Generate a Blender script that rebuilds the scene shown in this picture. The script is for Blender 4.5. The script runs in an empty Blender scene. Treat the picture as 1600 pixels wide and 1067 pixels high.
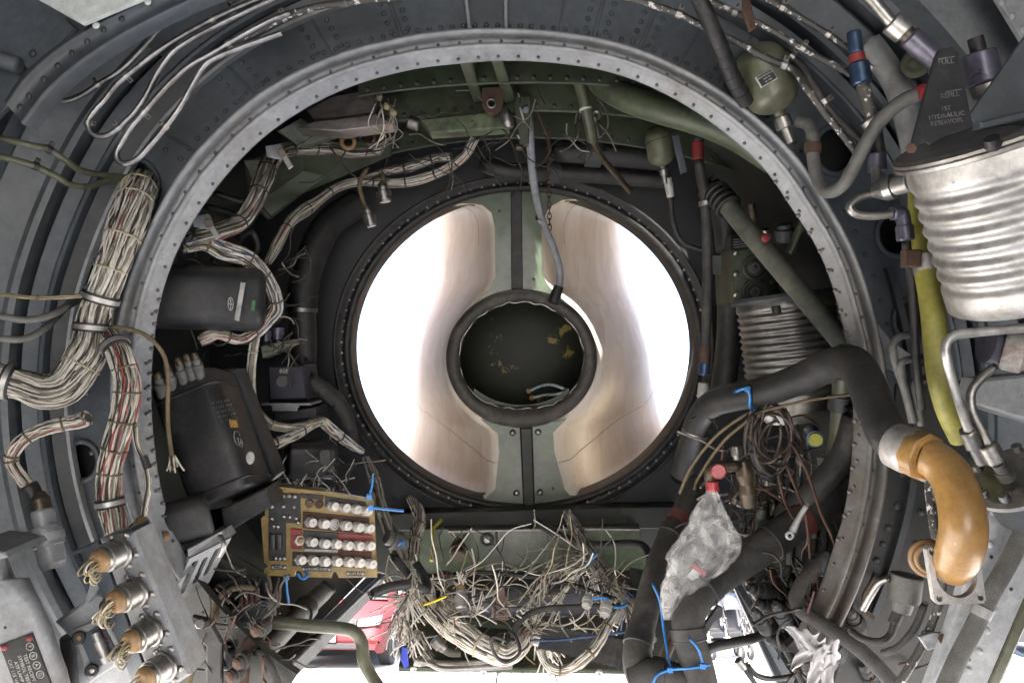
import bpy, bmesh, math, random
from mathutils import Vector, Matrix
random.seed(7)
sc = bpy.context.scene
R = math.radians
# ------------------------------------------------------------------ camera
F = 1280.0                      # focal length in photo pixels (1600 wide)
PITCH = R(15.0)
CAM = Vector((0, 0, 1.75))
RIGHT = Vector((1, 0, 0)); FWD = Vector((0, math.cos(PITCH), math.sin(PITCH))); UP = Vector((0, -math.sin(PITCH), math.cos(PITCH)))
cd = bpy.data.cameras.new('camera'); cam = bpy.data.objects.new('camera', cd); sc.collection.objects.link(cam)
cd.sensor_width = 36; cd.lens = 36 * F / 1600; cd.clip_start = 0.02; cd.clip_end = 2000
cam.location = CAM; cam.rotation_euler = (math.pi / 2 + PITCH, 0, 0)
sc.camera = cam
# ------------------------------------------------------------------ sky, sun, exposure
SUN_EL, SUN_AZ = R(58), R(205)          # azimuth clockwise from +Y (view direction): behind, over the left shoulder
w = bpy.data.worlds.new('World'); sc.world = w; w.use_nodes = True
nt = w.node_tree; bg = nt.nodes['Background']
sky = nt.nodes.new('ShaderNodeTexSky'); sky.sky_type = 'NISHITA'; sky.sun_disc = False
sky.sun_elevation = SUN_EL; sky.sun_rotation = SUN_AZ; sky.air_density = 0.85; sky.dust_density = 5.5; sky.ozone_density = 0.8
nt.links.new(sky.outputs[0], bg.inputs[0]); bg.inputs[1].default_value = 0.15
sd = bpy.data.lights.new('sun', 'SUN'); sd.energy = 4.0; sd.angle = R(0.5); sd.color = (1, .965, .92)
so = bpy.data.objects.new('sun', sd); sc.collection.objects.link(so)
SUNDIR = Vector((math.sin(SUN_AZ) * math.cos(SUN_EL), math.cos(SUN_AZ) * math.cos(SUN_EL), math.sin(SUN_EL)))
so.rotation_euler = SUNDIR.to_track_quat('Z', 'Y').to_euler(); so.location = (0, 0, 20)
sc.view_settings.view_transform = 'Standard'; sc.view_settings.look = 'None'
sc.view_settings.exposure = 3.4; sc.view_settings.gamma = 1.0; sc.view_settings.use_curve_mapping = False
sc.render.engine = 'CYCLES'
sc.cycles.max_bounces = 10; sc.cycles.diffuse_bounces = 6; sc.cycles.glossy_bounces = 4; sc.cycles.transmission_bounces = 6; sc.cycles.transparent_max_bounces = 12
sc.cycles.caustics_reflective = False; sc.cycles.caustics_refractive = False
sc.cycles.sample_clamp_indirect = 6.0
# ------------------------------------------------------------------ helpers
def P(x, y, d):                 # a point that shows at photo pixel (x, y), d metres along the view axis
    return CAM + RIGHT * ((x - 800) / F * d) + UP * ((533.5 - y) / F * d) + FWD * d
def L(u, v, d): return CAM + RIGHT * u + UP * v + FWD * d
def px(n, d): return n * d / F
def ground_at(x, y):
    v = RIGHT * ((x - 800) / F) + UP * ((533.5 - y) / F) + FWD
    t = -CAM.z / v.z
    return CAM + v * t
def PS(lst): return [P(*p) for p in lst]
COL = sc.collection
def frame_of(ax, up=None):
    ax = ax.normalized(); up = up or UP
    if abs(ax.dot(up)) > .95: up = RIGHT
    s = ax.cross(up).normalized(); t = s.cross(ax).normalized()
    return s, t, ax
def crom(pts, n, closed=False):
    out = []; m = len(pts)
    if m == 2 and not closed: return [pts[0].lerp(pts[1], i / n) for i in range(n + 1)]
    segs = m if closed else m - 1
    for i in range(segs):
        if closed: a, b, c, d = pts[(i - 1) % m], pts[i], pts[(i + 1) % m], pts[(i + 2) % m]
        else:
            b, c = pts[i], pts[i + 1]
            a = pts[i - 1] if i else b * 2 - c
            d = pts[i + 2] if i + 2 < m else c * 2 - b
        for k in range(n):
            t = k / n; t2 = t * t; t3 = t2 * t
            out.append(.5 * ((2 * b) + (c - a) * t + (2 * a - 5 * b + 4 * c - d) * t2 + (3 * b - a - 3 * c + d) * t3))
    if not closed: out.append(pts[-1].copy())
    return out
def resample(pts, n):
    ls = [0]
    for i in range(1, len(pts)): ls.append(ls[-1] + (pts[i] - pts[i - 1]).length)
    T = ls[-1] or 1e-9; out = []; j = 0
    for k in range(n + 1):
        s = T * k / n
        while j < len(ls) - 2 and ls[j + 1] < s: j += 1
        q = (s - ls[j]) / max(1e-9, ls[j + 1] - ls[j]); out.append(pts[j].lerp(pts[j + 1], min(1, max(0, q))))
    return out
def frames(pts):
    n = len(pts); tg = []
    for i in range(n):
        t = pts[min(i + 1, n - 1)] - pts[max(i - 1, 0)]
        tg.append(t.normalized() if t.length > 1e-9 else FWD.copy())
    s, t, _ = frame_of(tg[0]); out = [(s, t, tg[0])]
    for i in range(1, n):
        s = s - tg[i] * s.dot(tg[i])
        if s.length < 1e-6: s = frame_of(tg[i])[0]
        s.normalize(); out.append((s, tg[i].cross(s).normalized(), tg[i]))
    return out
def spl(v, f):                  # sample list v at fraction f
    if isinstance(v, (int, float)): return v
    x = f * (len(v) - 1); i = min(int(x), len(v) - 2); return v[i] + (v[i + 1] - v[i]) * (x - i)
class MB:
    def __init__(s): s.v = []; s.f = []; s.m = []; s.sm = []; s.mi = 0
    def add(s, vs, fs, smooth=True):
        b = len(s.v); s.v += vs
        for f in fs: s.f.append([i + b for i in f]); s.m.append(s.mi); s.sm.append(smooth)
        return s
    def tube(s, pts, r, k=10, n=6, cap=True, closed=False, raw=False, smooth=True):
        c = pts if raw else crom(pts, n, closed)
        fr = frames(c); vs = []; fs = []; N = len(c)
        for i in range(N):
            rr = spl(r, i / (N - 1)); a, b, _ = fr[i]
            for j in range(k):
                q = 2 * math.pi * j / k; vs.append(c[i] + a * (rr * math.cos(q)) + b * (rr * math.sin(q)))
        M = N if closed else N - 1
        for i in range(M):
            for j in range(k):
                i2 = (i + 1) % N; fs.append([i * k + j, i * k + (j + 1) % k, i2 * k + (j + 1) % k, i2 * k + j])
        s.add(vs, fs, smooth)
        if cap and not closed:
            s.add([vs[j].copy() for j in range(k)], [list(range(k))[::-1]], False)
            s.add([vs[(N - 1) * k + j].copy() for j in range(k)], [list(range(k))], False)
        return s
    def lathe(s, p0, p1, prof, k=20, up=None, sharp=True, sy=1.0):
        # prof: (t along p0->p1 as fraction, radius in metres); sharp: flat bands keep crisp edges
        ax = p1 - p0; a, b, n = frame_of(ax, up); ln = ax.length
        def ring(t, r): return [p0 + ax * t + a * (r * math.cos(2 * math.pi * j / k)) + b * (sy * r * math.sin(2 * math.pi * j / k)) for j in range(k)]
        if sharp:
            for (t0, r0), (t1, r1) in zip(prof, prof[1:]):
                if abs(t0 - t1) * ln < 1e-6 and abs(r0 - r1) < 1e-6: continue
                vs = ring(t0, r0) + ring(t1, r1)
                s.add(vs, [[j, (j + 1) % k, k + (j + 1) % k, k + j] for j in range(k)])
        else:
            vs = []
            for t, r in prof: vs += ring(t, r)
            s.add(vs, [[i * k + j, i * k + (j + 1) % k, (i + 1) * k + (j + 1) % k, (i + 1) * k + j] for i in range(len(prof) - 1) for j in range(k)])
        for (t, r), rev in ((prof[0], True), (prof[-1], False)):
            if r > 1e-5: s.add(ring(t, r), [list(range(k))[::-1] if rev else list(range(k))], False)
        return s
    def prism(s, front, depth, bevel=0.0, dirv=None):
        # front: polygon (world points, any winding) swept along dirv (default away from the camera)
        dv = (dirv or FWD).normalized(); n = len(front); c = sum(front, Vector()) / n
        nrm = Vector()
        for i in range(n): nrm += (front[i] - c).cross(front[(i + 1) % n] - c)
        if nrm.dot(dv) > 0: front = front[::-1]
        if bevel > 0:
            ins = []
            for i in range(n):
                e1 = (front[i] - front[i - 1]); e2 = (front[(i + 1) % n] - front[i])
                n1 = e1.cross(dv).normalized(); n2 = e2.cross(dv).normalized()
                m = n1 + n2
                if m.length < .2: m = n1
                m = m / max(.35, m.length ** 2 / 2)
                if m.dot(front[i] - c) > 0 and n1.dot(c - front[i]) > 0: m = -m
                ins.append(front[i] + m * bevel)
            # choose inset side that shrinks
            a0 = sum(((ins[i] - c).length for i in range(n))); a1 = sum(((front[i] - c).length for i in range(n)))
            if a0 > a1: ins = [front[i] * 2 - ins[i] for i in range(n)]
            mid = [p + dv * bevel for p in front]
            s.add(list(ins), [list(range(n))], False)
            s.add(ins + mid, [[i, n + i, n + (i + 1) % n, (i + 1) % n] for i in range(n)], False)
            top = mid
        else:
            s.add(list(front), [list(range(n))], False); top = front
        bk = [p + dv * depth for p in front]
        s.add(list(top) + bk, [[i, n + i, n + (i + 1) % n, (i + 1) % n] for i in range(n)], False)
        s.add(bk, [list(range(n))[::-1]], False)
        return s
    def box(s, c, sx, sy, sz, a=RIGHT, b=UP, bevel=0.0):
        # centre c, half sizes along a (sx), b (sy) and a x b (sz)
        a = a.normalized(); b = (b - a * b.dot(a)).normalized(); n = a.cross(b)
        fr = [c + a * (sx * i) + b * (sy * j) + n * sz for i, j in ((-1, -1), (1, -1), (1, 1), (-1, 1))]
        return s.prism(fr, 2 * sz, bevel, -n)
    def grid(s, rows, smooth=True, closed=False):
        n = len(rows[0]); vs = [p for r in rows for p in r]; fs = []
        for i in range(len(rows) - 1):
            for j in range(n if closed else n - 1):
                fs.append([i * n + j, i * n + (j + 1) % n, (i + 1) * n + (j + 1) % n, (i + 1) * n + j])
        return s.add(vs, fs, smooth)
    def torus(s, c, ax, R_, r, k=24, q=8, up=None, sy=1.0):
        a, b, n = frame_of(ax, up); vs = []; fs = []
        for i in range(k):
            t = 2 * math.pi * i / k; o = a * math.cos(t) + b * (sy * math.sin(t)); on = o.normalized()
            for j in range(q):
                p = 2 * math.pi * j / q; vs.append(c + o * R_ + on * (r * math.cos(p)) + n * (r * math.sin(p)))
        for i in range(k):
            for j in range(q): fs.append([i * q + j, ((i + 1) % k) * q + j, ((i + 1) % k) * q + (j + 1) % q, i * q + (j + 1) % q])
        return s.add(vs, fs)
    def band(s, c, ax, R_, w_, th, k=24, up=None, sy=1.0):      # flat strap ring
        a, b, n = frame_of(ax, up); rows = []
        for (rr, ww) in ((R_, -w_), (R_ + th, -w_), (R_ + th, w_), (R_, w_)):
            rows.append([c + a * (rr * math.cos(2 * math.pi * i / k)) + b * (sy * rr * math.sin(2 * math.pi * i / k)) + n * ww for i in range(k)])
        for i in range(4): s.grid([rows[i], rows[(i + 1) % 4]], True, True)
        return s
    def dome(s, c, nrm, r, h=.5, k=8):
        a, b, n = frame_of(nrm); vs = []; fs = []
        for i, (q, z) in enumerate(((1, 0), (.8, .62), (.4, .92))):
            for j in range(k):
                t = 2 * math.pi * j / k; vs.append(c + a * (r * q * math.cos(t)) + b * (r * q * math.sin(t)) + n * (r * h * z))
        vs.append(c + n * (r * h))
        for i in range(2):
            for j in range(k): fs.append([i * k + j, i * k + (j + 1) % k, (i + 1) * k + (j + 1) % k, (i + 1) * k + j])
        for j in range(k): fs.append([2 * k + j, 2 * k + (j + 1) % k, 3 * k])
        return s.add(vs, fs)
    def hexnut(s, p0, p1, r, k=6):
        return s.lathe(p0, p1, [(0, r * .9), (.08, r), (.92, r), (1, r * .9)], k)
    def mesh(s, name, mats, org):
        me = bpy.data.meshes.new(name); me.from_pydata([tuple(v - org) for v in s.v], [], s.f)
        for m in mats: me.materials.append(m)
        me.polygons.foreach_set('material_index', s.m); me.polygons.foreach_set('use_smooth', s.sm)
        bm = bmesh.new(); bm.from_mesh(me); bmesh.ops.recalc_face_normals(bm, faces=bm.faces); bm.to_mesh(me); bm.free()
        me.update(); return me
def tag(o, label, cat, group=None, kind=None):
    if label: o['label'] = label
    if cat: o['category'] = cat
    if group: o['group'] = group
    if kind: o['kind'] = kind
    return o
def thing(name, label, cat, loc, group=None):
    o = bpy.data.objects.new(name, None); COL.objects.link(o); o.location = loc; o.empty_display_size = .02
    return tag(o, label, cat, group)
def part(name, mb, mats, parent, label=None, kind=None):
    if not isinstance(mats, (list, tuple)): mats = [mats]
    org = base(parent); me = mb.mesh(name, mats, org)
    o = bpy.data.objects.new(name, me); COL.objects.link(o); o.parent = parent
    if label: o['label'] = label
    if kind: o['kind'] = kind
    return o
def base(o):                    # world position of an object's origin (parents never rotate or scale)
    v = Vector()
    while o: v += Vector(o.location); o = o.parent
    return v
def solo(name, mb, mats, label, cat, group=None, kind=None):
    if not isinstance(mats, (list, tuple)): mats = [mats]
    org = sum(mb.v, Vector()) / len(mb.v); me = mb.mesh(name, mats, org)
    o = bpy.data.objects.new(name, me); COL.objects.link(o); o.location = org
    return tag(o, label, cat, group, kind)
_riv = {}
def rivets(name, spots, r, parent, mt, nrm=None, h=.5):     # alike small heads sharing one mesh, one object each
    key = (mt.name, round(h, 2))
    if key not in _riv:
        b = MB(); b.dome(Vector(), Vector((0, 0, 1)), 1.0, h, 8); _riv[key] = b.mesh(name, [mt], Vector())
    org = base(parent)
    for p in spots:
        nn = nrm
        if isinstance(p, tuple): p, nn = p
        o = bpy.data.objects.new(name, _riv[key]); COL.objects.link(o); o.parent = parent
        o.location = p - org; o.rotation_mode = 'QUATERNION'; o.rotation_quaternion = (nn or -FWD).to_track_quat('Z', 'Y'); o.scale = (r, r, r)
def holed(mb, outer, holes, d, thick, bevel=0.0, to=None):     # flat plate with real holes; outlines as (u, v) in metres
    cu = bpy.data.curves.new('tmp', 'CURVE'); cu.dimensions = '2D'; cu.fill_mode = 'BOTH'; cu.extrude = thick / 2; cu.bevel_depth = bevel
    for poly in [outer] + holes:
        s = cu.splines.new('POLY'); s.points.add(len(poly) - 1); s.use_cyclic_u = True
        for q, (u, v) in zip(s.points, poly): q.co = (u, v, 0, 1)
    o = bpy.data.objects.new('tmp', cu); COL.objects.link(o); dg = bpy.context.evaluated_depsgraph_get(); me = o.evaluated_get(dg).to_mesh()
    to = to or (lambda u, v, z: L(u, v, d + thick / 2 - z))
    mb.add([to(v.co.x, v.co.y, v.co.z) for v in me.vertices], [list(f.vertices) for f in me.polygons], False)
    o.evaluated_get(dg).to_mesh_clear(); bpy.data.objects.remove(o); bpy.data.curves.remove(cu); return mb
def plane(o, a, b_):            # maps (u, v, z) onto a plane with origin o, axes a, b_ (z towards the viewer)
    a = a.normalized(); b_ = (b_ - a * b_.dot(a)).normalized(); n = a.cross(b_)
    return lambda u, v, z=0: o + a * u + b_ * v + n * z
def lettering(text, size, to, mt, parent, name='lettering', th=.0004, align='CENTER', spacing=1.0):
    cu = bpy.data.curves.new('txt', 'FONT'); cu.body = text; cu.size = size; cu.align_x = align; cu.align_y = 'CENTER'; cu.extrude = th / 2; cu.resolution_u = 2; cu.space_line = spacing
    o = bpy.data.objects.new('tmp', cu); COL.objects.link(o); dg = bpy.context.evaluated_depsgraph_get(); me = o.evaluated_get(dg).to_mesh()
    b = MB(); b.add([to(v.co.x, v.co.y, v.co.z + th / 2) for v in me.vertices], [list(f.vertices) for f in me.polygons], False)
    o.evaluated_get(dg).to_mesh_clear(); bpy.data.objects.remove(o); bpy.data.curves.remove(cu)
    return part(name, b, mt, parent)
def superbox(mb, p0, p1, ha, hb, up=None, n=4.0, endr=.15, k=36):   # rounded canister along p0->p1
    a, b, ax = frame_of(p1 - p0, up); ln = (p1 - p0).length; rows = []
    def ring(t, s):
        out = []
        for j in range(k):
            q = 2 * math.pi * j / k; c, s_ = math.cos(q), math.sin(q)
            r = (abs(c) ** n + abs(s_) ** n) ** (-1 / n); out.append(p0 + ax * (t * ln) + a * (r * c * (ha - s)) + b * (r * s_ * (hb - s)))
        return out
    e = endr * min(ha, hb)
    for i in range(5): q = math.pi / 2 * i / 4; rows.append(ring(e * (1 - math.cos(q)) / ln, e * (1 - math.sin(q))))
    for i in range(5): q = math.pi / 2 * (4 - i) / 4; rows.append(ring(1 - e * (1 - math.cos(q)) / ln, e * (1 - math.sin(q))))
    mb.grid(rows, True, True); mb.add(rows[0], [list(range(k))], False); mb.add(rows[-1], [list(range(k))[::-1]], False)
    return mb
# ------------------------------------------------------------------ materials
def newmat(name):
    m = bpy.data.materials.new(name); m.use_nodes = True; n = m.node_tree
    return m, n, n.nodes['Principled BSDF']
def noise(n, scale, detail=4, rough=.6, src=None, dist=0.0):
    t = n.nodes.new('ShaderNodeTexNoise'); t.inputs['Scale'].default_value = scale; t.inputs['Detail'].default_value = detail; t.inputs['Roughness'].default_value = rough; t.inputs['Distortion'].default_value = dist
    if src: n.links.new(src, t.inputs['Vector'])
    return t
def ramp(n, src, a, b, ca=(0, 0, 0, 1), cb=(1, 1, 1, 1)):
    r = n.nodes.new('ShaderNodeValToRGB'); r.color_ramp.elements[0].position = a; r.color_ramp.elements[1].position = b
    r.color_ramp.elements[0].color = ca; r.color_ramp.elements[1].color = cb; n.links.new(src, r.inputs[0]); return r
def mix(n, fac, a, b, mode='MIX'):
    m = n.nodes.new('ShaderNodeMix'); m.data_type = 'RGBA'; m.blend_type = mode
    if isinstance(fac, float): m.inputs[0].default_value = fac
    else: n.links.new(fac, m.inputs[0])
    for i, c in ((6, a), (7, b)):
        if isinstance(c, tuple): m.inputs[i].default_value = c if len(c) == 4 else (*c, 1)
        else: n.links.new(c, m.inputs[i])
    return m.outputs[2]
def paint(name, col, var=.2, scale=9, dirt=None, damt=.5, dscale=5, rough=.5, metal=0.0, bump=.15, bscale=160, speck=None, spthr=.66, spscale=70, stretch=None, coat=0, dlo=.48, dhi=.66, fine=.3, dust=.45):
    m, n, b = newmat(name)
    g = n.nodes.new('ShaderNodeNewGeometry'); src = g.outputs['Position']
    if stretch:
        mp = n.nodes.new('ShaderNodeMapping'); mp.inputs['Scale'].default_value = stretch; n.links.new(src, mp.inputs[0]); ssrc = mp.outputs[0]
    else: ssrc = src
    n1 = noise(n, scale, 6, .65, ssrc)
    lo = tuple(c * (1 - var) for c in col); hi = tuple(min(1, c * (1 + var)) for c in col)
    c = ramp(n, n1.outputs[0], .3, .7, (*lo, 1), (*hi, 1)).outputs[0]
    if dirt:
        n2 = noise(n, dscale, 8, .7, ssrc, .4); r2 = ramp(n, n2.outputs[0], dlo, dhi, (0, 0, 0, 1), (damt, damt, damt, 1)); c = mix(n, r2.outputs[0], c, dirt)
    if fine:
        nf = noise(n, 55, 8, .75, src, .3); c = mix(n, 1.0, c, ramp(n, nf.outputs[0], .32, .68, (1 - fine,) * 3 + (1,), (1 + fine * .35,) * 3 + (1,)).outputs[0], 'MULTIPLY')
        nb = noise(n, 17, 6, .7, src, .5); c = mix(n, 1.0, c, ramp(n, nb.outputs[0], .35, .6, (1 - fine * .8,) * 3 + (1,), (1, 1, 1, 1)).outputs[0], 'MULTIPLY')
    if dust:
        sx_ = n.nodes.new('ShaderNodeSeparateXYZ'); n.links.new(g.outputs['Normal'], sx_.inputs[0]); nd_ = noise(n, 30, 6, .7, src)
        mm = n.nodes.new('ShaderNodeMath'); mm.operation = 'MULTIPLY'; n.links.new(ramp(n, sx_.outputs[2], .15, .95, (0, 0, 0, 1), (dust,) * 3 + (1,)).outputs[0], mm.inputs[0]); n.links.new(ramp(n, nd_.outputs[0], .3, .65).outputs[0], mm.inputs[1])
        c = mix(n, mm.outputs[0], c, (.17, .15, .125))
    rr = ramp(n, n1.outputs[0], .25, .75, (max(.05, rough - .12),) * 3 + (1,), (min(1, rough + .12),) * 3 + (1,))
    n.links.new(rr.outputs[0], b.inputs['Roughness'])
    if speck:
        n3 = noise(n, spscale, 5, .7, src); r3 = ramp(n, n3.outputs[0], spthr, spthr + .03); c = mix(n, r3.outputs[0], c, speck)
    n.links.new(c, b.inputs['Base Color']); b.inputs['Metallic'].default_value = metal
    if coat: b.inputs['Coat Weight'].default_value = coat; b.inputs['Coat Roughness'].default_value = .15
    if bump:
        n4 = noise(n, bscale, 4, .6, src); bp = n.nodes.new('ShaderNodeBump'); bp.inputs['Strength'].default_value = bump; bp.inputs['Distance'].default_value = .002
        n.links.new(n4.outputs[0], bp.inputs['Height']); n.links.new(bp.outputs[0], b.inputs['Normal'])
    return m
GRIME = (.035, .03, .022)
M = {}
M['grey'] = paint('grey_paint', (.088, .106, .126), .16, 6, (.06, .06, .058), .5, 4, .5, bump=.1, speck=(.06, .06, .06), spthr=.7, spscale=30)
M['grey_d'] = paint('dark_grey_paint', (.055, .062, .067), .2, 6, (.03, .03, .03), .6, 5, .55)
M['ring'] = paint('ring_paint', (.33, .345, .365), .12, 7, (.2, .175, .135), .5, 7, .4, bump=.12, speck=(.12, .1, .08), spthr=.67, spscale=75)
M['band'] = paint('side_frame_paint', (.1, .115, .13), .14, 6, (.06, .068, .06), .6, 5, .48, speck=(.3, .3, .3), spthr=.72, spscale=60)
M['lgrey'] = paint('light_grey_paint', (.42, .44, .46), .08, 5, (.22, .2, .18), .55, 4, .45)
M['white'] = paint('white_paint', (.75, .8, .78), .05, 4, (.5, .5, .45), .3, 3, .5)
M['green'] = paint('green_primer', (.05, .07, .036), .3, 9, GRIME, .95, 9, .5, bump=.15, speck=(.03, .03, .02), spthr=.66, spscale=40)
M['green_l'] = paint('light_green_primer', (.085, .11, .062), .25, 9, GRIME, .85, 9, .45)
M['green_s'] = paint('strut_green', (.082, .118, .066), .22, 8, (.04, .042, .03), .7, 9, .38, coat=.2)
M['olive'] = paint('olive_paint', (.125, .132, .085), .18, 9, GRIME, .6, 8, .4)
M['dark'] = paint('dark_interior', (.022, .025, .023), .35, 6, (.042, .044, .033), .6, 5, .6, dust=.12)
M['grime'] = paint('grimy_dark', (.03, .031, .031), .35, 9, (.05, .045, .036), .7, 8, .55, dust=.15)
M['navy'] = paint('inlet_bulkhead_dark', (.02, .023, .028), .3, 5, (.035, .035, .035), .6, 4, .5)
M['black'] = paint('black_paint', (.021, .022, .025), .35, 14, (.06, .058, .054), .75, 14, .5, bump=.2, speck=(.2, .2, .19), spthr=.69, spscale=110, fine=.5, dust=.7)
M['rubber'] = paint('black_rubber', (.024, .024, .025), .35, 20, (.06, .057, .053), .7, 24, .52, bump=.4, bscale=380, fine=.5, dust=.25)
M['hose'] = paint('dusty_hose', (.04, .039, .038), .35, 22, (.09, .083, .072), .7, 26, .7, bump=.5, bscale=420, fine=.5, dust=.3)
M['pipe_gg'] = paint('grey_green_pipe', (.15, .16, .135), .2, 10, GRIME, .6, 9, .5)
M['hose_g'] = paint('grey_hose', (.16, .16, .15), .25, 12, GRIME, .5, 10, .6, bump=.3, bscale=260)
M['steel'] = paint('steel', (.34, .34, .345), .18, 24, (.1, .085, .07), .75, 18, .42, 1.0, .1)
M['alu'] = paint('aluminium', (.6, .59, .57), .12, 12, (.24, .22, .19), .65, 18, .5, .8, .12, speck=(.25, .23, .2), spthr=.68, spscale=110)
M['alu_d'] = paint('dull_aluminium', (.42, .41, .39), .15, 12, (.16, .13, .1), .6, 8, .42, .9, .15)
M['chip'] = paint('chipped_pipe', (.06, .058, .055), .3, 14, (.14, .12, .09), .5, 14, .5, .0, .35, 180, speck=(.7, .68, .66), spthr=.57, spscale=95)
M['brass'] = paint('aged_brass', (.115, .09, .062), .25, 25, (.07, .055, .035), .6, 20, .42, .5)
M['tan'] = paint('tan_potting', (.36, .22, .1), .2, 25, (.18, .1, .04), .5, 25, .5)
M['wire'] = paint('white_wire', (.72, .69, .62), .15, 40, (.4, .34, .26), .5, 18, .5, bump=0, fine=.2, dust=0)
M['rivet'] = paint('rivet_head', (.15, .15, .155), .2, 30, GRIME, .5, 30, .5)
M['wire_g'] = paint('grimy_wire', (.3, .27, .22), .25, 40, (.11, .09, .07), .6, 18, .55, bump=0)
M['wire_d'] = paint('dark_wire', (.05, .045, .04), .3, 40, None, rough=.6, bump=0)
M['wire_r'] = paint('red_wire', (.4, .07, .06), .2, 40, None, rough=.5, bump=0)
M['wire_b'] = paint('blue_wire', (.05, .1, .22), .2, 40, None, rough=.5, bump=0)
M['wire_k'] = paint('khaki_wire', (.4, .34, .2), .2, 40, GRIME, .4, 18, .55, bump=0)
M['core'] = paint('bundle_core', (.09, .078, .065), .3, 60, None, rough=.8, bump=0)
M['lace'] = paint('lacing_cord', (.17, .13, .075), .3, 40, GRIME, .5, 20, .8)
M['lace_w'] = paint('pale_lacing', (.5, .44, .3), .2, 40, GRIME, .4, 20, .7)
M['ochre'] = paint('ochre_board', (.33, .235, .08), .15, 12, (.1, .07, .03), .55, 9, .42)
M['orange'] = paint('orange_duct', (.47, .27, .085), .22, 7, (.3, .155, .05), .6, 10, .42, speck=(.55, .45, .32), spthr=.69, spscale=60, coat=.2)
M['yellow'] = paint('yellow_hose', (.36, .34, .075), .12, 9, (.16, .14, .05), .55, 9, .5)
M['blue'] = paint('blue_plastic', (.03, .22, .6), .1, 20, rough=.35, bump=0)
M['bluefit'] = paint('blue_anodised', (.055, .1, .18), .2, 25, GRIME, .5, 20, .35, .5)
M['purple'] = paint('violet_anodised', (.16, .155, .215), .15, 20, GRIME, .45, 15, .35, .4)
M['red'] = paint('red_paint', (.3, .035, .035), .15, 15, (.1, .025, .02), .7, 15, .5)
M['redband'] = paint('dull_red_band', (.15, .04, .035), .2, 15, (.06, .03, .025), .6, 20, .6)
M['redcap'] = paint('red_cap', (.4, .04, .05), .1, 15, rough=.35, bump=0)
M['rust'] = paint('rust', (.095, .052, .034), .35, 30, (.05, .03, .02), .6, 25, .8, bump=.5)
M['ylw'] = paint('yellow_plastic', (.7, .55, .03), .1, 20, rough=.4, bump=0)
M['glassy'] = paint('clear_knob', (.5, .48, .44), .1, 40, (.25, .2, .15), .5, 30, .25, fine=.2)
M['knobcap'] = paint('knob_cap', (.66, .64, .6), .08, 40, (.35, .3, .25), .5, 60, .3, fine=.15)
M['label'] = paint('pale_label', (.55, .55, .52), .1, 30, GRIME, .4, 40, .5)
M['letter'] = paint('white_lettering', (.62, .62, .6), .1, 60, GRIME, .4, 80, .6, bump=0)
M['letter_d'] = paint('faint_lettering', (.1, .1, .1), .2, 60, (.03, .03, .03), .8, 120, .6, bump=0)
M['letter_g'] = paint('worn_lettering', (.26, .26, .26), .1, 60, (.03, .03, .03), .95, 150, .6, bump=0)
# ================================================================== STRUCTURE
CX, CY = 795, 545
def polar(pts):
    q = sorted((math.atan2(CY - y, x - CX), math.hypot(x - CX, y - CY)) for x, y in pts)
    q = [(a if a > R(-100) else a + 2 * math.pi, r) for a, r in q]; q.sort(); return q
def pol_at(q, a):
    if a <= q[0][0]: return q[0][1]
    if a >= q[-1][0]: return q[-1][1]
    for i in range(len(q) - 1):
        if q[i][0] <= a <= q[i + 1][0]:
            a0, r0 = q[max(0, i - 1)]; a1, r1 = q[i]; a2, r2 = q[i + 1]; a3, r3 = q[min(len(q) - 1, i + 2)]
            t = (a - a1) / (a2 - a1); return r1 + (r2 - r1) * t
ring_out = polar([(1275, 1040), (1337, 930), (1371, 823), (1385, 767), (1389, 720), (1390, 640), (1383, 560), (1367, 496), (1352, 438), (1328, 378), (1299, 326), (1262, 264), (1220, 218), (1141, 150), (1062, 105), (957, 64), (880, 51), (800, 45), (715, 46), (610, 62), (505, 92), (400, 148), (340, 200), (286, 260), (248, 325), (214, 400), (186, 480), (176, 540), (172, 600), (174, 660), (182, 720), (205, 810), (250, 900)])
ring_in = polar([(1235, 1010), (1290, 910), (1300, 875), (1320, 818), (1330, 767), (1335, 720), (1338, 655), (1334, 580), (1318, 496), (1299, 428), (1277, 378), (1241, 326), (1197, 260), (1141, 210), (1062, 155), (957, 110), (880, 97), (800, 92), (715, 97), (610, 113), (505, 150), (400, 219), (362, 258), (310, 325), (268, 400), (243, 480), (234, 550), (231, 600), (233, 660), (238, 710), (252, 790), (285, 870)])
def smooth_pol(q):
    N = 300; a0, a1 = R(-44), R(215); v = [pol_at(q, a0 + (a1 - a0) * i / N) for i in range(N + 1)]
    for _ in range(14): v = [v[0]] + [(v[i - 1] + v[i] * 2 + v[i + 1]) / 4 for i in range(1, N)] + [v[-1]]
    return lambda a: spl(v, min(1, max(0, (a - a0) / (a1 - a0))))
RO = smooth_pol(ring_out); RI = smooth_pol(ring_in)
RD = 1.30
def ringpt(a, f, d):            # f 0 = outer edge, 1 = inner edge of the ring frame
    r = RO(a) + (RI(a) - RO(a)) * f
    return L((CX + r * math.cos(a) - 800) / F * RD, (533.5 - CY + r * math.sin(a)) / F * RD, d)
A0, A1 = R(-44), R(215)
N = 220
prof = [(-.03, .12), (-.03, .03), (0, .008), (.05, -.006), (.12, -.014), (.2, -.015), (.27, -.009), (.31, .001), (.33, .004), (.5, .005), (.535, .0), (.56, -.009), (.61, -.014), (.67, -.014), (.72, -.009), (.75, -.002), (1.0, .004), (1.003, .012)]
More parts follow.
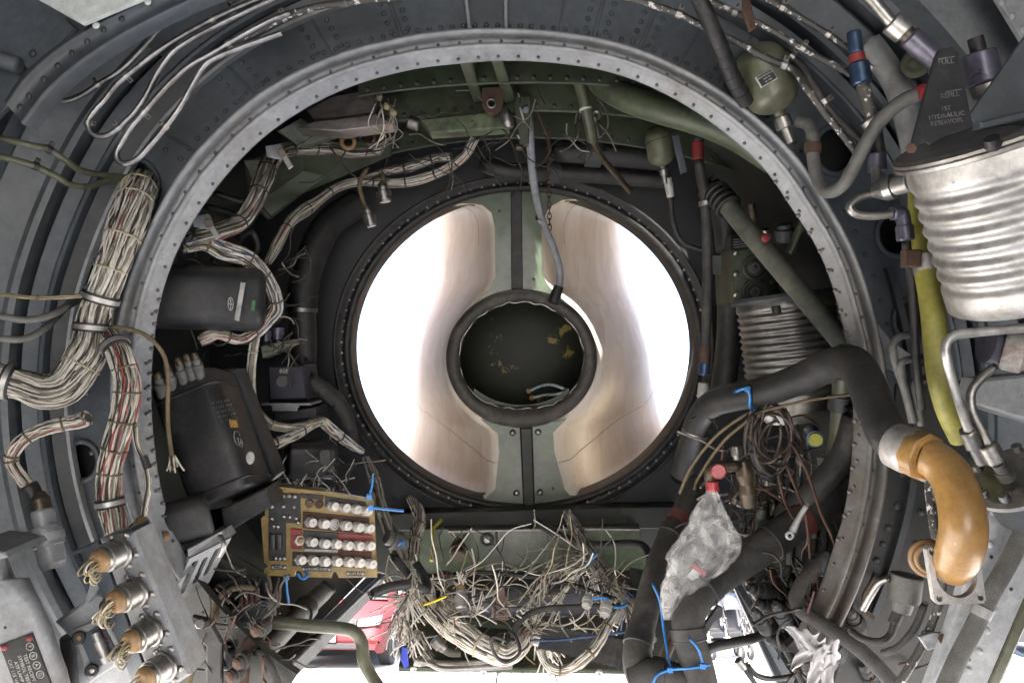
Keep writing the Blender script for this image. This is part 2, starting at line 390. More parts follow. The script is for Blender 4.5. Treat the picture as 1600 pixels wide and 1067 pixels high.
def ring_mat():      # ring paint mixed unevenly towards dark brown at the lower right
    m = M['ring'].copy(); m.name = 'ring_paint_browned'; n = m.node_tree; b_ = n.nodes['Principled BSDF']; src = b_.inputs['Base Color'].links[0].from_socket
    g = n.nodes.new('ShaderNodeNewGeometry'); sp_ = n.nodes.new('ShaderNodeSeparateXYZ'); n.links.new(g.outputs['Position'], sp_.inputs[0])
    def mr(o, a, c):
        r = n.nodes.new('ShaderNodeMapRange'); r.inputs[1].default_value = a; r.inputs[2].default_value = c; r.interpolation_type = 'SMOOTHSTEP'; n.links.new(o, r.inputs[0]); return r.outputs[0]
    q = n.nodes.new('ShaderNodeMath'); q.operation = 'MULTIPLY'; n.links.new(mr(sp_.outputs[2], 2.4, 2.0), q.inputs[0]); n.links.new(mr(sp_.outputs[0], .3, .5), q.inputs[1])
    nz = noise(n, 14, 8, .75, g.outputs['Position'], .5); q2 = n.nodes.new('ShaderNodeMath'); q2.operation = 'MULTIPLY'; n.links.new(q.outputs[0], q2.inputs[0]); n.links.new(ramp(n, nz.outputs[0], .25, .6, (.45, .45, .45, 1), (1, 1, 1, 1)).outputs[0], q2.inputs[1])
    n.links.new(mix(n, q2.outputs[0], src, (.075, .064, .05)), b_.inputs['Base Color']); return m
T = thing('ring_frame', 'pale grey riveted ring frame arching round the engine bay', 'ring frame', P(800, 70, RD))
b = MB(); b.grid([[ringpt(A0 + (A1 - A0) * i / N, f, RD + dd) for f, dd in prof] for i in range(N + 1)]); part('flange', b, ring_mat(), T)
sp = []; sp2 = []
for i in range(66):
    a = A0 + (A1 - A0) * (i + .5) / 66
    sp.append(ringpt(a, .41, RD + .004)); sp2.append(ringpt(a + .012, .93, RD + .002))
rivets('rivet', sp, .003, T, M['rivet'], h=.7); rivets('rivet', sp2, .003, T, M['rivet'], h=.7)
sp = []
for i in range(18): sp.append(ringpt(R(-30) + R(62) * i / 17, 1.0, RD + .006)); sp.append(ringpt(R(172) + R(34) * i / 17, 1.0, RD + .006))
rivets('bolt_end', sp, .004, T, M['rivet'], h=1.1)
# gusset foot on the right of the ring
b = MB(); b.prism(PS([(1362, 470, 1.31), (1372, 505, 1.31), (1392, 530, 1.31), (1432, 560, 1.31), (1400, 580, 1.31), (1345, 560, 1.31), (1342, 500, 1.31)]), .012, .002); part('gusset', b, M['ring'], T)
# ---- bulkhead web outside the ring
T = thing('bulkhead', 'dark grey riveted bulkhead web outside the ring frame', 'bulkhead', P(800, 10, 1.36))
WD = 1.345
def webpt(a, px_out, d):        # px_out pixels (at ring depth) outside the ring
    r = RO(a) + px_out
    return L((CX + r * math.cos(a) - 800) / F * RD, (533.5 - CY + r * math.sin(a)) / F * RD, d)
holes = [(132, 425, 20), (128, 720, 26), (212, 292, 36), (120, 568, 26), (1400, 365, 30), (1424, 500, 28), (1305, 235, 32)]
def webplane(x, y): return P(x, y, WD)
def to_uv(p): q = p - CAM; return (q.dot(RIGHT), q.dot(UP))
oo = [to_uv(webpt(A0 + (A1 - A0) * i / 150, 300, WD)) for i in range(151)] + [to_uv(webpt(A1 - (A1 - A0) * i / 150, -26, WD)) for i in range(151)]
hh = []
for hx, hy, hr in holes:
    u, v = to_uv(P(hx, hy, WD)); rr = px(hr, WD); hh.append([(u + rr * math.cos(2 * math.pi * i / 28), v + rr * 1.18 * math.sin(2 * math.pi * i / 28)) for i in range(28)])
b = MB(); holed(b, oo, hh, WD, .003); part('web', b, M['grey'], T)
for hx, hy, hr in holes:
    b = MB(); b.torus(P(hx, hy, WD - .001), FWD, px(hr, WD), .005, 28, 8, sy=1.18); part('hole_rim', b, M['grey'], T)
# plate seams and stiffeners across the web
def radial(a, q0, q1, wd, th, mt, name='stiffener'):
    b = MB(); t = Vector((0, 0, 0)); p0 = webpt(a, q0, WD); p1 = webpt(a, q1, WD); ax = (p1 - p0); sd_ = ax.cross(FWD).normalized()
    b.prism([p0 + sd_ * wd - FWD * th, p1 + sd_ * wd - FWD * th, p1 - sd_ * wd - FWD * th, p0 - sd_ * wd - FWD * th], th + .002, .001)
    return part(name, b, mt, T)
for deg, wd in ((52, .0022), (59, .0022), (66.5, .003), (74.8, .003), (81, .002), (109, .003), (121, .002), (135, .0025), (43, .002), (148, .002)):
    radial(R(deg), -8, 165, wd, .0035, M['grey'])
for deg in (90.5, 97): radial(R(deg), -4, 90, .003, .02, M['lgrey'], 'upright_clip')
sp = []
for i in range(60):
    a = R(32) + R(118) * i / 59; sp.append(webpt(a, 26 + 5 * math.sin(a * 3), WD))
for deg in (50.5, 53.5, 65, 68, 73, 76.5, 107.5, 110.5, 119, 123, 133, 137):
    for q in (12, 28, 44, 60, 76): sp.append(webpt(R(deg), q, WD))
for i in range(16): sp.append(webpt(R(-30) + R(56) * i / 15, 34, WD)); sp.append(webpt(R(150) + R(60) * i / 15, 60, WD))
rivets('rivet', sp, .0046, T, M['grey'], h=.6)
# concentric outer angles on the left, top and right
def arc_band(name, a0, a1, q0, q1, d0, d1, mt, th=.02, n=70, lip=0):
    b = MB(); rows = []
    for i in range(n + 1):
        a = R(a0) + R(a1 - a0) * i / n
        pr = [webpt(a, q0, d0 + th), webpt(a, q0, d0)]
        if lip: pr += [webpt(a, q0 + (q1 - q0) * .12, d0 - lip), webpt(a, q0 + (q1 - q0) * .25, d0 - lip * .3)]
        pr += [webpt(a, q1 - (q1 - q0) * .1, d1), webpt(a, q1, d1 + .004), webpt(a, q1, d1 + th)]
        rows.append(pr)
    b.grid(rows, False); return part(name, b, mt, T)
arc_band('frame_angle', 112, 215, 84, 90, 1.33, 1.33, M['lgrey'], .015)  # pale grey paints the bright highlight along the flange edge
arc_band('frame_angle', 112, 215, 91, 116, 1.338, 1.332, M['grey_d'], .02)  # dark grey paints the shadow strip beside that edge
arc_band('frame_angle', 112, 215, 117, 150, 1.318, 1.312, M['grey'], .03, lip=.004)
arc_band('frame_angle', 140, 215, 158, 230, 1.295, 1.27, M['band'], .05, lip=.004)
arc_band('frame_angle', -4, 62, 118, 140, 1.31, 1.30, M['grey'], .03, lip=.004)
arc_band('frame_angle', -20, 60, 150, 205, 1.29, 1.27, M['grey'], .05, lip=.005)
arc_band('frame_angle', -20, 55, 212, 460, 1.25, 1.2, M['band'], .05, lip=.005)
arc_band('frame_angle', -36, 12, 52, 64, 1.33, 1.33, M['grey_d'], .02)
# ---- upper-left frame flange, nearer the camera
T = thing('arched_former', 'grey curved frame flange under the white panel at upper left', 'frame', P(150, 100, 1.12))
def strip(name, low, high, d, mt, th=.03, lip=.004, T=T):
    lo = crom([P(x, y, d) for x, y in low], 8); hi = crom([P(x, y, d) for x, y in high], 8)
    n = 60; lo = resample(lo, n); hi = resample(hi, n); rows = []
    for a, c in zip(lo, hi):
        rows.append([a + FWD * th, a, a.lerp(c, .04) - FWD * lip, a.lerp(c, .12) - FWD * lip, a.lerp(c, .17), a.lerp(c, .72), a.lerp(c, .76) - FWD * lip, a.lerp(c, .86) - FWD * lip, a.lerp(c, .92), c, c + FWD * th])
    bb = MB(); bb.grid(rows); return part(name, bb, mt, T)
strip('flange', [(38, 196), (78, 145), (125, 103), (190, 60), (250, 28), (320, -4), (420, -40)], [(6, 158), (40, 112), (90, 70), (140, 40), (190, 14), (240, -12), (330, -50)], 1.12, M['grey'])
rivets('rivet', [P(x, y, 1.119) for x, y in ((31, 167), (45, 150), (68, 124), (90, 103), (112, 83), (136, 65), (162, 47), (190, 30))], .0045, T, M['grey_d'])
rivets('screw', [P(150, 40, 1.112), P(231, 3, 1.112)], .0052, T, M['white'], h=.3)
# white access panel above it
b = MB(); b.prism(PS([(50, -6, 1.1), (128, 38, 1.1), (232, -6, 1.1)]), .008, .001); T = solo('access_panel', b, M['white'], 'pale white panel corner at the top left edge', 'panel')
T = thing('corner_plate', 'dark grey plate filling the top left corner beside the white panel', 'plate', P(20, 60, 1.17)); b = MB(); b.prism(PS([(-60, -40, 1.17), (60, -12, 1.17), (134, 42, 1.17), (60, 112, 1.17), (8, 170, 1.17), (-60, 240, 1.17)]), .01, .001); part('plate', b, M['grey'], T)
b = MB(); superbox(b, P(-40, 82, 1.14), P(34, 104, 1.15), .012, .012, n=3, endr=.6); part('rounded_bar', b, M['band'], T); b = MB(); b.prism(PS([(30, 96, 1.155), (100, 26, 1.155), (116, 44, 1.155), (48, 112, 1.155)]), .008, .001); part('cover_strip', b, M['grey'], T); rivets('bolt', [P(51, 84, 1.154)], .006, T, M['grey_d'])
T = thing('corner_plate', 'pale grey riveted skin plate in the top right corner', 'plate', P(1590, 20, 1.16)); b = MB(); b.prism(PS([(1536, -40, 1.16), (1660, -40, 1.16), (1660, 130, 1.16), (1598, 62, 1.16)]), .01, .001); part('plate', b, M['lgrey'], T); rivets('rivet', [P(1566, 4, 1.159), P(1582, 26, 1.159), P(1598, 46, 1.159)], .006, T, M['lgrey'])
def in_slot(c):              # roof gap that lets a patch of sun fall on the strut and the right duct wall
    q = c - CAM; d = q.dot(FWD); t = (2.132 - d) / -SUNDIR.dot(FWD)
    if t < 0 or SUNDIR.dot(FWD) > -.05 or q.dot(UP) < .3: return False
    u = q.dot(RIGHT) - SUNDIR.dot(RIGHT) * t; v = q.dot(UP) - SUNDIR.dot(UP) * t
    x = 800 + u / 2.132 * F; y = 533.5 - v / 2.132 * F
    return 836 < x < 1075 and 384 < y < 486
def roof(mb, rows):
    for i in range(len(rows) - 1):
        for j in range(len(rows[0]) - 1):
            f = [rows[i][j], rows[i][j + 1], rows[i + 1][j + 1], rows[i + 1][j]]
            if not in_slot(sum(f, Vector()) / 4): mb.add(f, [[0, 1, 2, 3]])
# ---- inner bay wall behind the ring
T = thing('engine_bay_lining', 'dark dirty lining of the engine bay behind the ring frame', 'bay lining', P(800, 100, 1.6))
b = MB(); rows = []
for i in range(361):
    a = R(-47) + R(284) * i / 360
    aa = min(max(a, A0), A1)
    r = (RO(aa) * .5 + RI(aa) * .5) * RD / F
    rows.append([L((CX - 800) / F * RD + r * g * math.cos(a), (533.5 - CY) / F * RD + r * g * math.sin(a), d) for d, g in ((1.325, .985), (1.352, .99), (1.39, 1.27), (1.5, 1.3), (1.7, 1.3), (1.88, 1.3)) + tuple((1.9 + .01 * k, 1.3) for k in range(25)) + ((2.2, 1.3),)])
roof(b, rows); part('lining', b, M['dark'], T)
# ---- outer skin of the fuselage (closes the bay overhead and at the sides, open astern; unseen rear stretch wraps lower to dim the bay)
b = MB(); rows = []
for i in range(61):
    rows.append([L(1.02 * math.cos(a), .92 * math.sin(a), d) for d, a in ((d_, R(-e_) + R(180 + 2 * e_) * i / 60) for d_, e_ in ((-2.6, 66), (-1.6, 66), (-.8, 64), (0, 60), (.6, 44), (1.0, 32), (1.34, 30)))])
b.grid(rows); so_ = solo('fuselage_skin', b, M['grey'], None, None, None, 'structure')
b = MB(); rows = []
for i in range(61):
    pass
for i in range(361):
    a = R(-30) + R(240) * i / 360
    rows.append([L(1.02 * math.cos(a), .92 * math.sin(a), d) for d in [1.34, 1.6] + [1.8 + .01 * k for k in range(30)] + [2.25]])
roof(b, rows); solo('fuselage_skin', b, M['grey'], None, None, None, 'structure')
b = MB()
for i in range(41):
    pass
rows = []
for i in range(61):
    a = R(-36) + R(250) * i / 60; aa = min(max(a, A0), A1); r = (RO(aa) * .5 + RI(aa) * .5) * RD / F * 1.25
    rows.append([L((CX - 800) / F * RD + r * math.cos(a), (533.5 - CY) / F * RD + r * math.sin(a), 2.16), L(1.03 * math.cos(a), .93 * math.sin(a), 2.16)])
b.grid(rows)
for a in (R(-34), R(212)):
    aa = min(max(a, A0), A1); r = (RO(aa) * .5 + RI(aa) * .5) * RD / F * 1.2
    b.grid([[L((CX - 800) / F * RD + r * math.cos(a), (533.5 - CY) / F * RD + r * math.sin(a), d), L(1.05 * math.cos(a), .95 * math.sin(a), d)] for d in (1.35, 2.2)])
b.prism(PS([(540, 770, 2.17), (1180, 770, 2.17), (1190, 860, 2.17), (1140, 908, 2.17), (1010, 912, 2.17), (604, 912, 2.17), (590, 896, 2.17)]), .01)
solo('fuselage_skin', b, M['dark'], None, None, None, 'structure')  # dark closures added behind the lining and under the inlet against light leaks
# ================================================================== INLET
ID = 2.12
ICX, ICY, IRX, IRY = 818, 543, 272, 246
def ipt(a, k, d, k2=None): # point on the inlet ellipse scaled k (pixels measured at ID)
    return L((ICX + IRX * k * math.cos(a) - 800) / F * ID, (533.5 - ICY + IRY * k * math.sin(a)) / F * ID, d)
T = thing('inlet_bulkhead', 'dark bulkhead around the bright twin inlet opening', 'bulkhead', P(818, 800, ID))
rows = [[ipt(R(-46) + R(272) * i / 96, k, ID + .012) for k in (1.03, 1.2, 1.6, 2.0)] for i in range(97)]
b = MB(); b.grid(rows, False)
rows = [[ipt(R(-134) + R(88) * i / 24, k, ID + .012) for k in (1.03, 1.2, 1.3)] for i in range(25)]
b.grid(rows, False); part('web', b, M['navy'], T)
T = thing('inlet_lip', 'dark riveted seal ring round the inlet opening', 'seal ring', P(818, 792, ID))
b = MB(); pr = [(.995, .09), (.995, .01), (1.0, -.002), (1.02, -.006), (1.03, -.002), (1.035, .002), (1.062, .003), (1.075, -.012), (1.09, -.014), (1.1, 0), (1.1, .02)]
b.grid([[ipt(2 * math.pi * i / 120, k, ID + dd) for k, dd in pr] for i in range(121)]); part('seal', b, M['rubber'], T)
rivets('rivet', [ipt(2 * math.pi * (i + .5) / 96, 1.047, ID + .002) for i in range(96)], .0042, T, M['alu_d'], h=.6)
# ---- duct walls
def duct_mat():
    m, n, b = newmat('stained_duct_paint'); g = n.nodes.new('ShaderNodeNewGeometry'); mp = n.nodes.new('ShaderNodeMapping'); mp.inputs['Scale'].default_value = (3.0, .35, 1.0); n.links.new(g.outputs['Position'], mp.inputs[0])
    n1 = noise(n, 2.6, 6, .62, mp.outputs[0], .8); c = ramp(n, n1.outputs[0], .3, .72, (.74, .66, .56, 1), (.87, .82, .75, 1)).outputs[0]
    n2 = noise(n, 5.5, 8, .72, mp.outputs[0], .9); r2 = ramp(n, n2.outputs[0], .44, .68, (0, 0, 0, 1), (.5, .5, .5, 1)); c = mix(n, r2.outputs[0], c, (.52, .37, .24))
    n3 = noise(n, 26, 6, .7, g.outputs['Position']); r3 = ramp(n, n3.outputs[0], .62, .72, (0, 0, 0, 1), (.5, .5, .5, 1)); c = mix(n, r3.outputs[0], c, (.36, .3, .25))
    n.links.new(c, b.inputs['Base Color']); b.inputs['Roughness'].default_value = .6
    return m
M['duct'] = duct_mat(); M['seam'] = paint('seam_brown', (.3, .22, .15), .2, 20, fine=.2, dust=0)
left_near = [(560, 440), (610, 372), (652, 336), (690, 322), (724, 318), (748, 321), (764, 334), (771, 356), (772, 400), (772, 432), (764, 450), (744, 468), (722, 492), (704, 528), (697, 562), (704, 604), (724, 636), (752, 660), (776, 676), (778, 705), (776, 740), (772, 764), (756, 780), (730, 784), (688, 766), (637, 728), (587, 676), (556, 618)]
left_far = [(662, 330), (668, 332), (674, 336), (680, 342), (684, 348), (682, 362), (679, 380), (676, 400), (672, 424), (669, 446), (665, 466), (661, 488), (657, 510), (653, 534), (649, 556), (645, 578), (640, 602), (635, 626), (630, 650), (626, 668), (622, 682), (618, 692), (612, 698), (604, 698), (596, 694), (588, 688), (580, 678), (572, 664)]
NF = 3.7
def mirror(lst): return [(2 * 820 - x, y) for x, y in lst]
right_near = [(1074, 440), (1030, 372), (990, 336), (950, 318), (905, 312), (876, 314), (860, 326), (849, 350), (848, 400), (850, 432), (862, 450), (890, 470), (912, 496), (928, 530), (935, 562), (930, 604), (912, 636), (888, 658), (866, 672), (868, 705), (876, 740), (884, 762), (900, 774), (926, 772), (956, 766), (1000, 728), (1050, 676), (1081, 618)]
right_far = [(990, 330), (984, 332), (978, 336), (972, 342), (968, 350), (972, 366), (977, 384), (982, 402), (988, 424), (993, 446), (998, 466), (1003, 488), (1008, 510), (1013, 534), (1018, 556), (1022, 578), (1028, 598), (1034, 618), (1040, 636), (1046, 652), (1050, 664), (1054, 672), (1058, 676), (1062, 674), (1066, 668), (1070, 660), (1074, 650), (1078, 640)]
def duct(side, near, far):
    T = thing('inlet_duct', ('left' if side < 0 else 'right') + ' pale stained inlet duct beside the green strut', 'air duct', P(818 + side * 130, 700, ID + .1))
    nn = 110
    nr = resample(crom([P(x, y, ID + .02) for x, y in near], 8), nn); fr = resample(crom([P(x, y, NF) for x, y in far], 8), nn)
    # keep parameter correspondence by control point rather than by arc length
    nr = crom([P(x, y, ID + .02) for x, y in near], 4); fr = crom([P(x, y, NF) for x, y in far], 4)
    rows = []
    for k in range(21):
        t = k / 20; rows.append([p.lerp(q, t) + (q - p).normalized() * 0 for p, q in zip(nr, fr)])
    # ease lateral shape: hub bulge fades quickly
    rows = []
    for k in range(21):
        t = k / 20; e = 1 - (1 - t) ** 1.5; row = []
        for p, q in zip(nr, fr):
            dp = (p - CAM).dot(FWD); dq = (q - CAM).dot(FWD); d = dp + (dq - dp) * t
            up_, uq = (p - CAM).dot(RIGHT), (q - CAM).dot(RIGHT); vp, vq = (p - CAM).dot(UP), (q - CAM).dot(UP)
            row.append(L(up_ + (uq - up_) * (.5 * t + .5 * e), vp + (vq - vp) * t, d))
        rows.append(row)
    first = [L((p - CAM).dot(RIGHT) - side * .034 * max(0, min(1, (.24 - abs((p - CAM).dot(RIGHT) - .03)) / .03)), (p - CAM).dot(UP), ID + .03) for p in nr]
    b = MB(); b.grid([first] + rows); part('inner_wall', b, M['duct'], T)
    # plate seams, thin proud ribs lying on the wall
    def seam(fr_, j0, j1, r=.001):
        pts = []
        for j in range(j0, j1 + 1):
            x = fr_(j); i = min(19, int(x)); pts.append(rows[i][j].lerp(rows[i + 1][j], x - i))
        bb = MB(); bb.tube(pts, r, 5, 1); part('seam', bb, M['seam'], T)
    seam(lambda j: 1.6 + (j - 12) * .05, 16, 30)
    # line running forward along the lower wall
    for j in (78,):
        pts = [rows[i][j - int(i * .9)] for i in range(0, 19)]; bb = MB(); bb.tube(pts, .0012, 5, 2); part('seam', bb, M['seam'], T)
    # outboard wall, widening forward from the lip; unseen, length set to light the inner wall
    rows2 = []
    for k in range(11):
        t = k / 10; d = ID + .05 + (3.3 - ID) * t; g = d / ID * 1.02; row = []
        for i in range(49):
            a = (R(90) + R(180) * i / 48) if side < 0 else (R(-90) + R(180) * i / 48)
            row.append(L(((ICX - 800 + IRX * math.cos(a)) / F * ID) * g, ((533.5 - ICY + IRY * math.sin(a)) / F * ID) * (g if math.sin(a) > -2 else 1), d))
        rows2.append(row)
    b = MB(); b.grid(rows2); part('outer_wall', b, M['duct'], T)
duct(-1, left_near, left_far); duct(1, right_near, right_far)
# ---- centre strut
T = thing('centre_strut', 'green painted strut splitting the inlet above and below the hub', 'strut', P(820, 780, ID))
b = MB(); b.prism(PS([(700, 322, ID + .012), (726, 316, ID + .012), (752, 319, ID + .012), (768, 332, ID + .012), (773, 356, ID + .012), (774, 432, ID + .012), (766, 452, ID + .012), (745, 472, ID + .012), (765, 466, ID + .012), (790, 460, ID + .012), (815, 457, ID + .012), (840, 460, ID + .012), (865, 466, ID + .012), (885, 472, ID + .012), (860, 450, ID + .012), (847, 430, ID + .012), (846, 350, ID + .012), (858, 324, ID + .012), (878, 312, ID + .012), (910, 308, ID + .012), (905, 290, ID + .012), (820, 282, ID + .012), (735, 290, ID + .012)]), .05, .0); part('upper_web', b, M['green_s'], T)
b = MB(); b.prism(PS([(752, 655, ID + .012), (778, 678, ID + .012), (780, 705, ID + .012), (774, 764, ID + .012), (756, 782, ID + .012), (735, 792, ID + .012), (818, 800, ID + .012), (902, 788, ID + .012), (882, 764, ID + .012), (866, 705, ID + .012), (864, 676, ID + .012), (885, 655, ID + .012), (865, 660, ID + .012), (840, 663, ID + .012), (815, 664, ID + .012), (790, 663, ID + .012), (765, 660, ID + .012)]), .05); part('lower_web', b, M['green_s'], T)
b = MB(); b.prism(PS([(798, 284, ID + .008), (815, 284, ID + .008), (817, 452, ID + .008), (799, 452, ID + .008)]), .01, .002); part('seal_strip', b, M['rubber'], T)
b = MB(); b.prism(PS([(812, 668, ID), (832, 668, ID), (836, 796, ID), (818, 800, ID)]), .02, .004); part('seal_strip', b, M['rubber'], T)
rivets('bolt', [P(807, 770, ID + .011), P(844, 769, ID + .011), P(801, 676, ID + .011), P(841, 675, ID + .011)], .009, T, M['alu_d'], h=.7)
rivets('screw', [P(780, 330, ID + .011), P(834, 436, ID + .011), P(864, 763, ID + .011)], .004, T, M['dark'], h=.3)
# ---- hub
M['hubseal'] = paint('worn_hub_rubber', (.06, .056, .05), .3, 20, (.14, .12, .09), .7, 18, .6, bump=.3)
T = thing('hub_ring', 'dark rubber rimmed hub ring in the centre of the inlet', 'hub ring', P(815, 668, ID - .02))
HD = ID - .012
def hpt(a, rx, ry, d, cx=815, cy=560, jit=0):
    return L((cx + rx * math.cos(a) - 800) / F * HD, (533.5 - cy + ry * math.sin(a)) / F * HD, d)
rows = []
for i in range(97):
    a = 2 * math.pi * i / 96; jx = 1.2 * math.sin(a * 5) + 1.0 * math.sin(a * 11 + 1)
    low = max(0, -math.sin(a)) ** 3 * 12
    rows.append([hpt(a, 119, 109, HD + .05), hpt(a, 119, 109, HD + .012), hpt(a, 117, 107, HD), hpt(a, 108, 99, HD - .006), hpt(a, 101, 93 - low * .3, HD - .002), hpt(a, 98.5 + jx * .4, 90 - low * .6, HD + .004), hpt(a, 98 + jx, 89 - low + jx, HD + .02), hpt(a, 98, 90 - low, HD + .05)])
b = MB(); b.grid(rows); part('seal', b, M['hubseal'], T)
b = MB(); b.tube([hpt(2 * math.pi * i / 60, 98.5 + 1.5 * math.sin(i * 1.7), 88.5 + 1.6 * math.sin(i * 2.3) - max(0, -math.sin(2 * math.pi * i / 60)) ** 3 * 9, HD + .012) for i in range(60)], .0016, 6, 3, closed=True); part('torn_edge', b, M['alu'], T)
def hub_mat():
    m, n, bs = newmat('hub_interior'); g = n.nodes.new('ShaderNodeNewGeometry'); n1 = noise(n, 11, 8, .7, g.outputs['Position'], .3); r1 = ramp(n, n1.outputs[0], .6, .62)
    n2 = noise(n, 60, 6, .7, g.outputs['Position']); r2 = ramp(n, n2.outputs[0], .66, .7)
    c = mix(n, r1.outputs[0], (.03, .034, .026), (.3, .24, .08)); c = mix(n, r2.outputs[0], c, (.12, .12, .09)); n.links.new(c, bs.inputs['Base Color']); bs.inputs['Roughness'].default_value = .6; return m
b = MB(); b.grid([[hpt(2 * math.pi * i / 64, 104 * q, 98 * q, HD + dd) for q, dd in ((1.0, .04), (1.08, .12), (1.06, .2), (.95, .26), (.6, .3), (.001, .31))] for i in range(65)]); part('cavity', b, hub_mat(), T)
b = MB(); b.prism([hpt(R(-140) + R(100) * i / 12, 99, 90, HD + .03) for i in range(13)] + [hpt(R(-40) - R(100) * i / 12, 98, 76, HD + .03, cy=558) for i in range(13)], .004); part('lower_plate', b, M['green'], T)
# sprung wires in the hub
for i, pts in enumerate(([(884, 608, 2.14), (862, 601, 2.16), (845, 603, 2.2), (829, 610, 2.2)], [(884, 612, 2.14), (868, 616, 2.16), (850, 617, 2.2), (834, 621, 2.2)])):
    b = MB(); b.tube(PS(pts), .004, 6, 6); T = thing('severed_cable', ('upper' if i == 0 else 'lower') + ' pale blue cut cable curling inside the dark hub', 'cable', P(*pts[0])); part('sheath', b, paint('pale_blue_wire' + str(i), (.5, .62, .68), .15, 30, (.3, .2, .1), .5, 30, .3), T)
    b = MB(); b.lathe(P(*pts[-1]), P(pts[-1][0] - 7, pts[-1][1] + 1, 2.2), [(0, .007), (.7, .008), (1, .004)], 8); part('lug', b, M['tan'], T)
# ================================================================== GROUND
def gmat(name, c0, c1, sc_):
    m, n, bs = newmat(name); g = n.nodes.new('ShaderNodeNewGeometry'); n1 = noise(n, sc_, 8, .7, g.outputs['Position']); n.links.new(ramp(n, n1.outputs[0], .3, .7, (*c0, 1), (*c1, 1)).outputs[0], bs.inputs['Base Color']); bs.inputs['Roughness'].default_value = .9; return m
b = MB(); b.add([Vector(q) for q in ((-400, -400, 0), (400, -400, 0), (400, 900, 0), (-400, 900, 0))], [[0, 1, 2, 3]], False)
solo('ground', b, gmat('pale_concrete', (.29, .28, .26), (.38, .37, .35), .8), None, None, None, 'structure')
# ================================================================== HELPERS FOR FITTINGS
def dmean(pts): return sum(p[2] for p in pts) / len(pts)
def pipe(name, label, cat, pts, rpx, mt, group=None, n=6, k=10, clamps=(), cm=None, ends=None):
    d = dmean(pts); W = PS(pts); c = crom(W, n); r = px(rpx, d)
    T = thing(name, label, cat, W[0], group); b = MB(); b.tube(c, r, k, raw=True); part('tube', b, mt, T)
    rs = resample(c, 200)
    for f in clamps:
        i = max(1, min(199, int(f * 200))); ax = rs[i + 1 if i < 200 else i] - rs[i - 1]
        b = MB(); b.band(rs[i], ax, r * 1.02, r * .75, r * .28, 16); s_ = ax.cross(FWD).normalized()
        b.box(rs[i] + s_ * r * 1.9, r * .8, r * .7, r * .2, s_, ax); cl = part('clamp', b, cm or M['alu_d'], T)
        b = MB(); b.hexnut(rs[i] + s_ * r * 2.2 - FWD * r * .2, rs[i] + s_ * r * 2.2 - FWD * r * .9, r * .5); part('clamp_bolt', b, M['brass'], cl)
    if ends:
        for e in ends:
            i = 0 if e == 0 else 200; p = rs[i]; ax = (rs[1] - rs[0]) if e == 0 else (rs[199] - rs[200]); ax.normalize()
            b = MB(); b.hexnut(p - ax * r * .5, p + ax * r * 2.2, r * 1.75); b.lathe(p + ax * r * 2.2, p + ax * r * 3.4, [(0, r * 1.4), (1, r * 1.2)], 14); part('fitting', b, M['alu_d'], T)
    return T
WIRES = None
def strands(mb, c, R0, n, seed, rw, twist=1.2, fray=0.0, weights=(7, 3, 1.2, .5, .15)):
    # wires of a bundle; materials 0 white 1 grimy 2 dark 3 red 4 blue
    rnd = random.Random(seed); fr = frames(c); N = len(c)
    for w_ in range(n):
        a = 2 * math.pi * w_ / n + rnd.uniform(-.2, .2); rad = rnd.choice((.98, .93, .86, .78)); tw = rnd.uniform(-.5, .5) + twist * rnd.choice((.3, .6, 1)); ph = rnd.uniform(0, 6.3); am = rnd.uniform(.02, .16); fq = rnd.uniform(3, 8)
        mb.mi = rnd.choices(range(5), weights)[0]; pts = []
        for i in range(N):
            f = i / (N - 1); rr = spl(R0, f); q = a + tw * f + am * math.sin(fq * f * 6.28 + ph) ; r_ = rr * rad * (1 + .06 * math.sin(fq * 1.3 * f * 6.28 + ph * 2))
            if fray and f > .8: r_ *= 1 + fray * (f - .8) * 5 * rnd.uniform(.4, 1.6)
            s_, t_, _ = fr[i]; pts.append(c[i] + s_ * (r_ * math.cos(q)) + t_ * (r_ * math.sin(q)))
        mb.tube(pts, rw, 5, raw=True, cap=False)
    mb.mi = 0
WM = lambda: [M['wire'], M['wire_g'], M['wire_d'], M['wire_r'], M['wire_b']]
def bundle(name, label, pts, rpx, n=50, seed=1, ties=(), tie_m=None, clamps=(), wpx=1.35, twist=1.2, fray=0, group=None, weights=(7, 3, 1.2, .5, .15), seg=48, mats=None):
    d = dmean(pts); c = resample(crom(PS(pts), 10), seg); RR = [px(q, d) for q in rpx] if isinstance(rpx, (list, tuple)) else px(rpx, d)
    T = thing(name, label, 'wire bundle', c[0], group)
    b = MB(); b.tube(c, [q * .8 for q in RR] if isinstance(RR, list) else RR * .8, 10, raw=True); part('core', b, M['core'], T)
    b = MB(); strands(b, c, RR, n, seed, px(wpx, d), twist, fray, weights); part('strands', b, mats or WM(), T, kind='stuff')
    for f in ties:
        i = int(f * seg); i = max(1, min(seg - 1, i)); b = MB(); b.torus(c[i], c[i + 1] - c[i - 1], spl(RR, f) * 1.03, px(1.9, d), 22, 6); part('cable_tie', b, tie_m or M['lace'], T)
    for f in clamps:
        i = int(f * seg); i = max(1, min(seg - 1, i)); ax = c[i + 1] - c[i - 1]; r = spl(RR, f)
        b = MB(); b.band(c[i], ax, r * 1.04, px(7, d), px(4, d), 26); cl = part('clamp_cushion', b, M['rubber'], T)
        b = MB(); b.band(c[i], ax, r * 1.04 + px(3.5, d), px(3.6, d), px(1.6, d), 26); part('clamp_strap', b, M['alu'], cl)
    return T
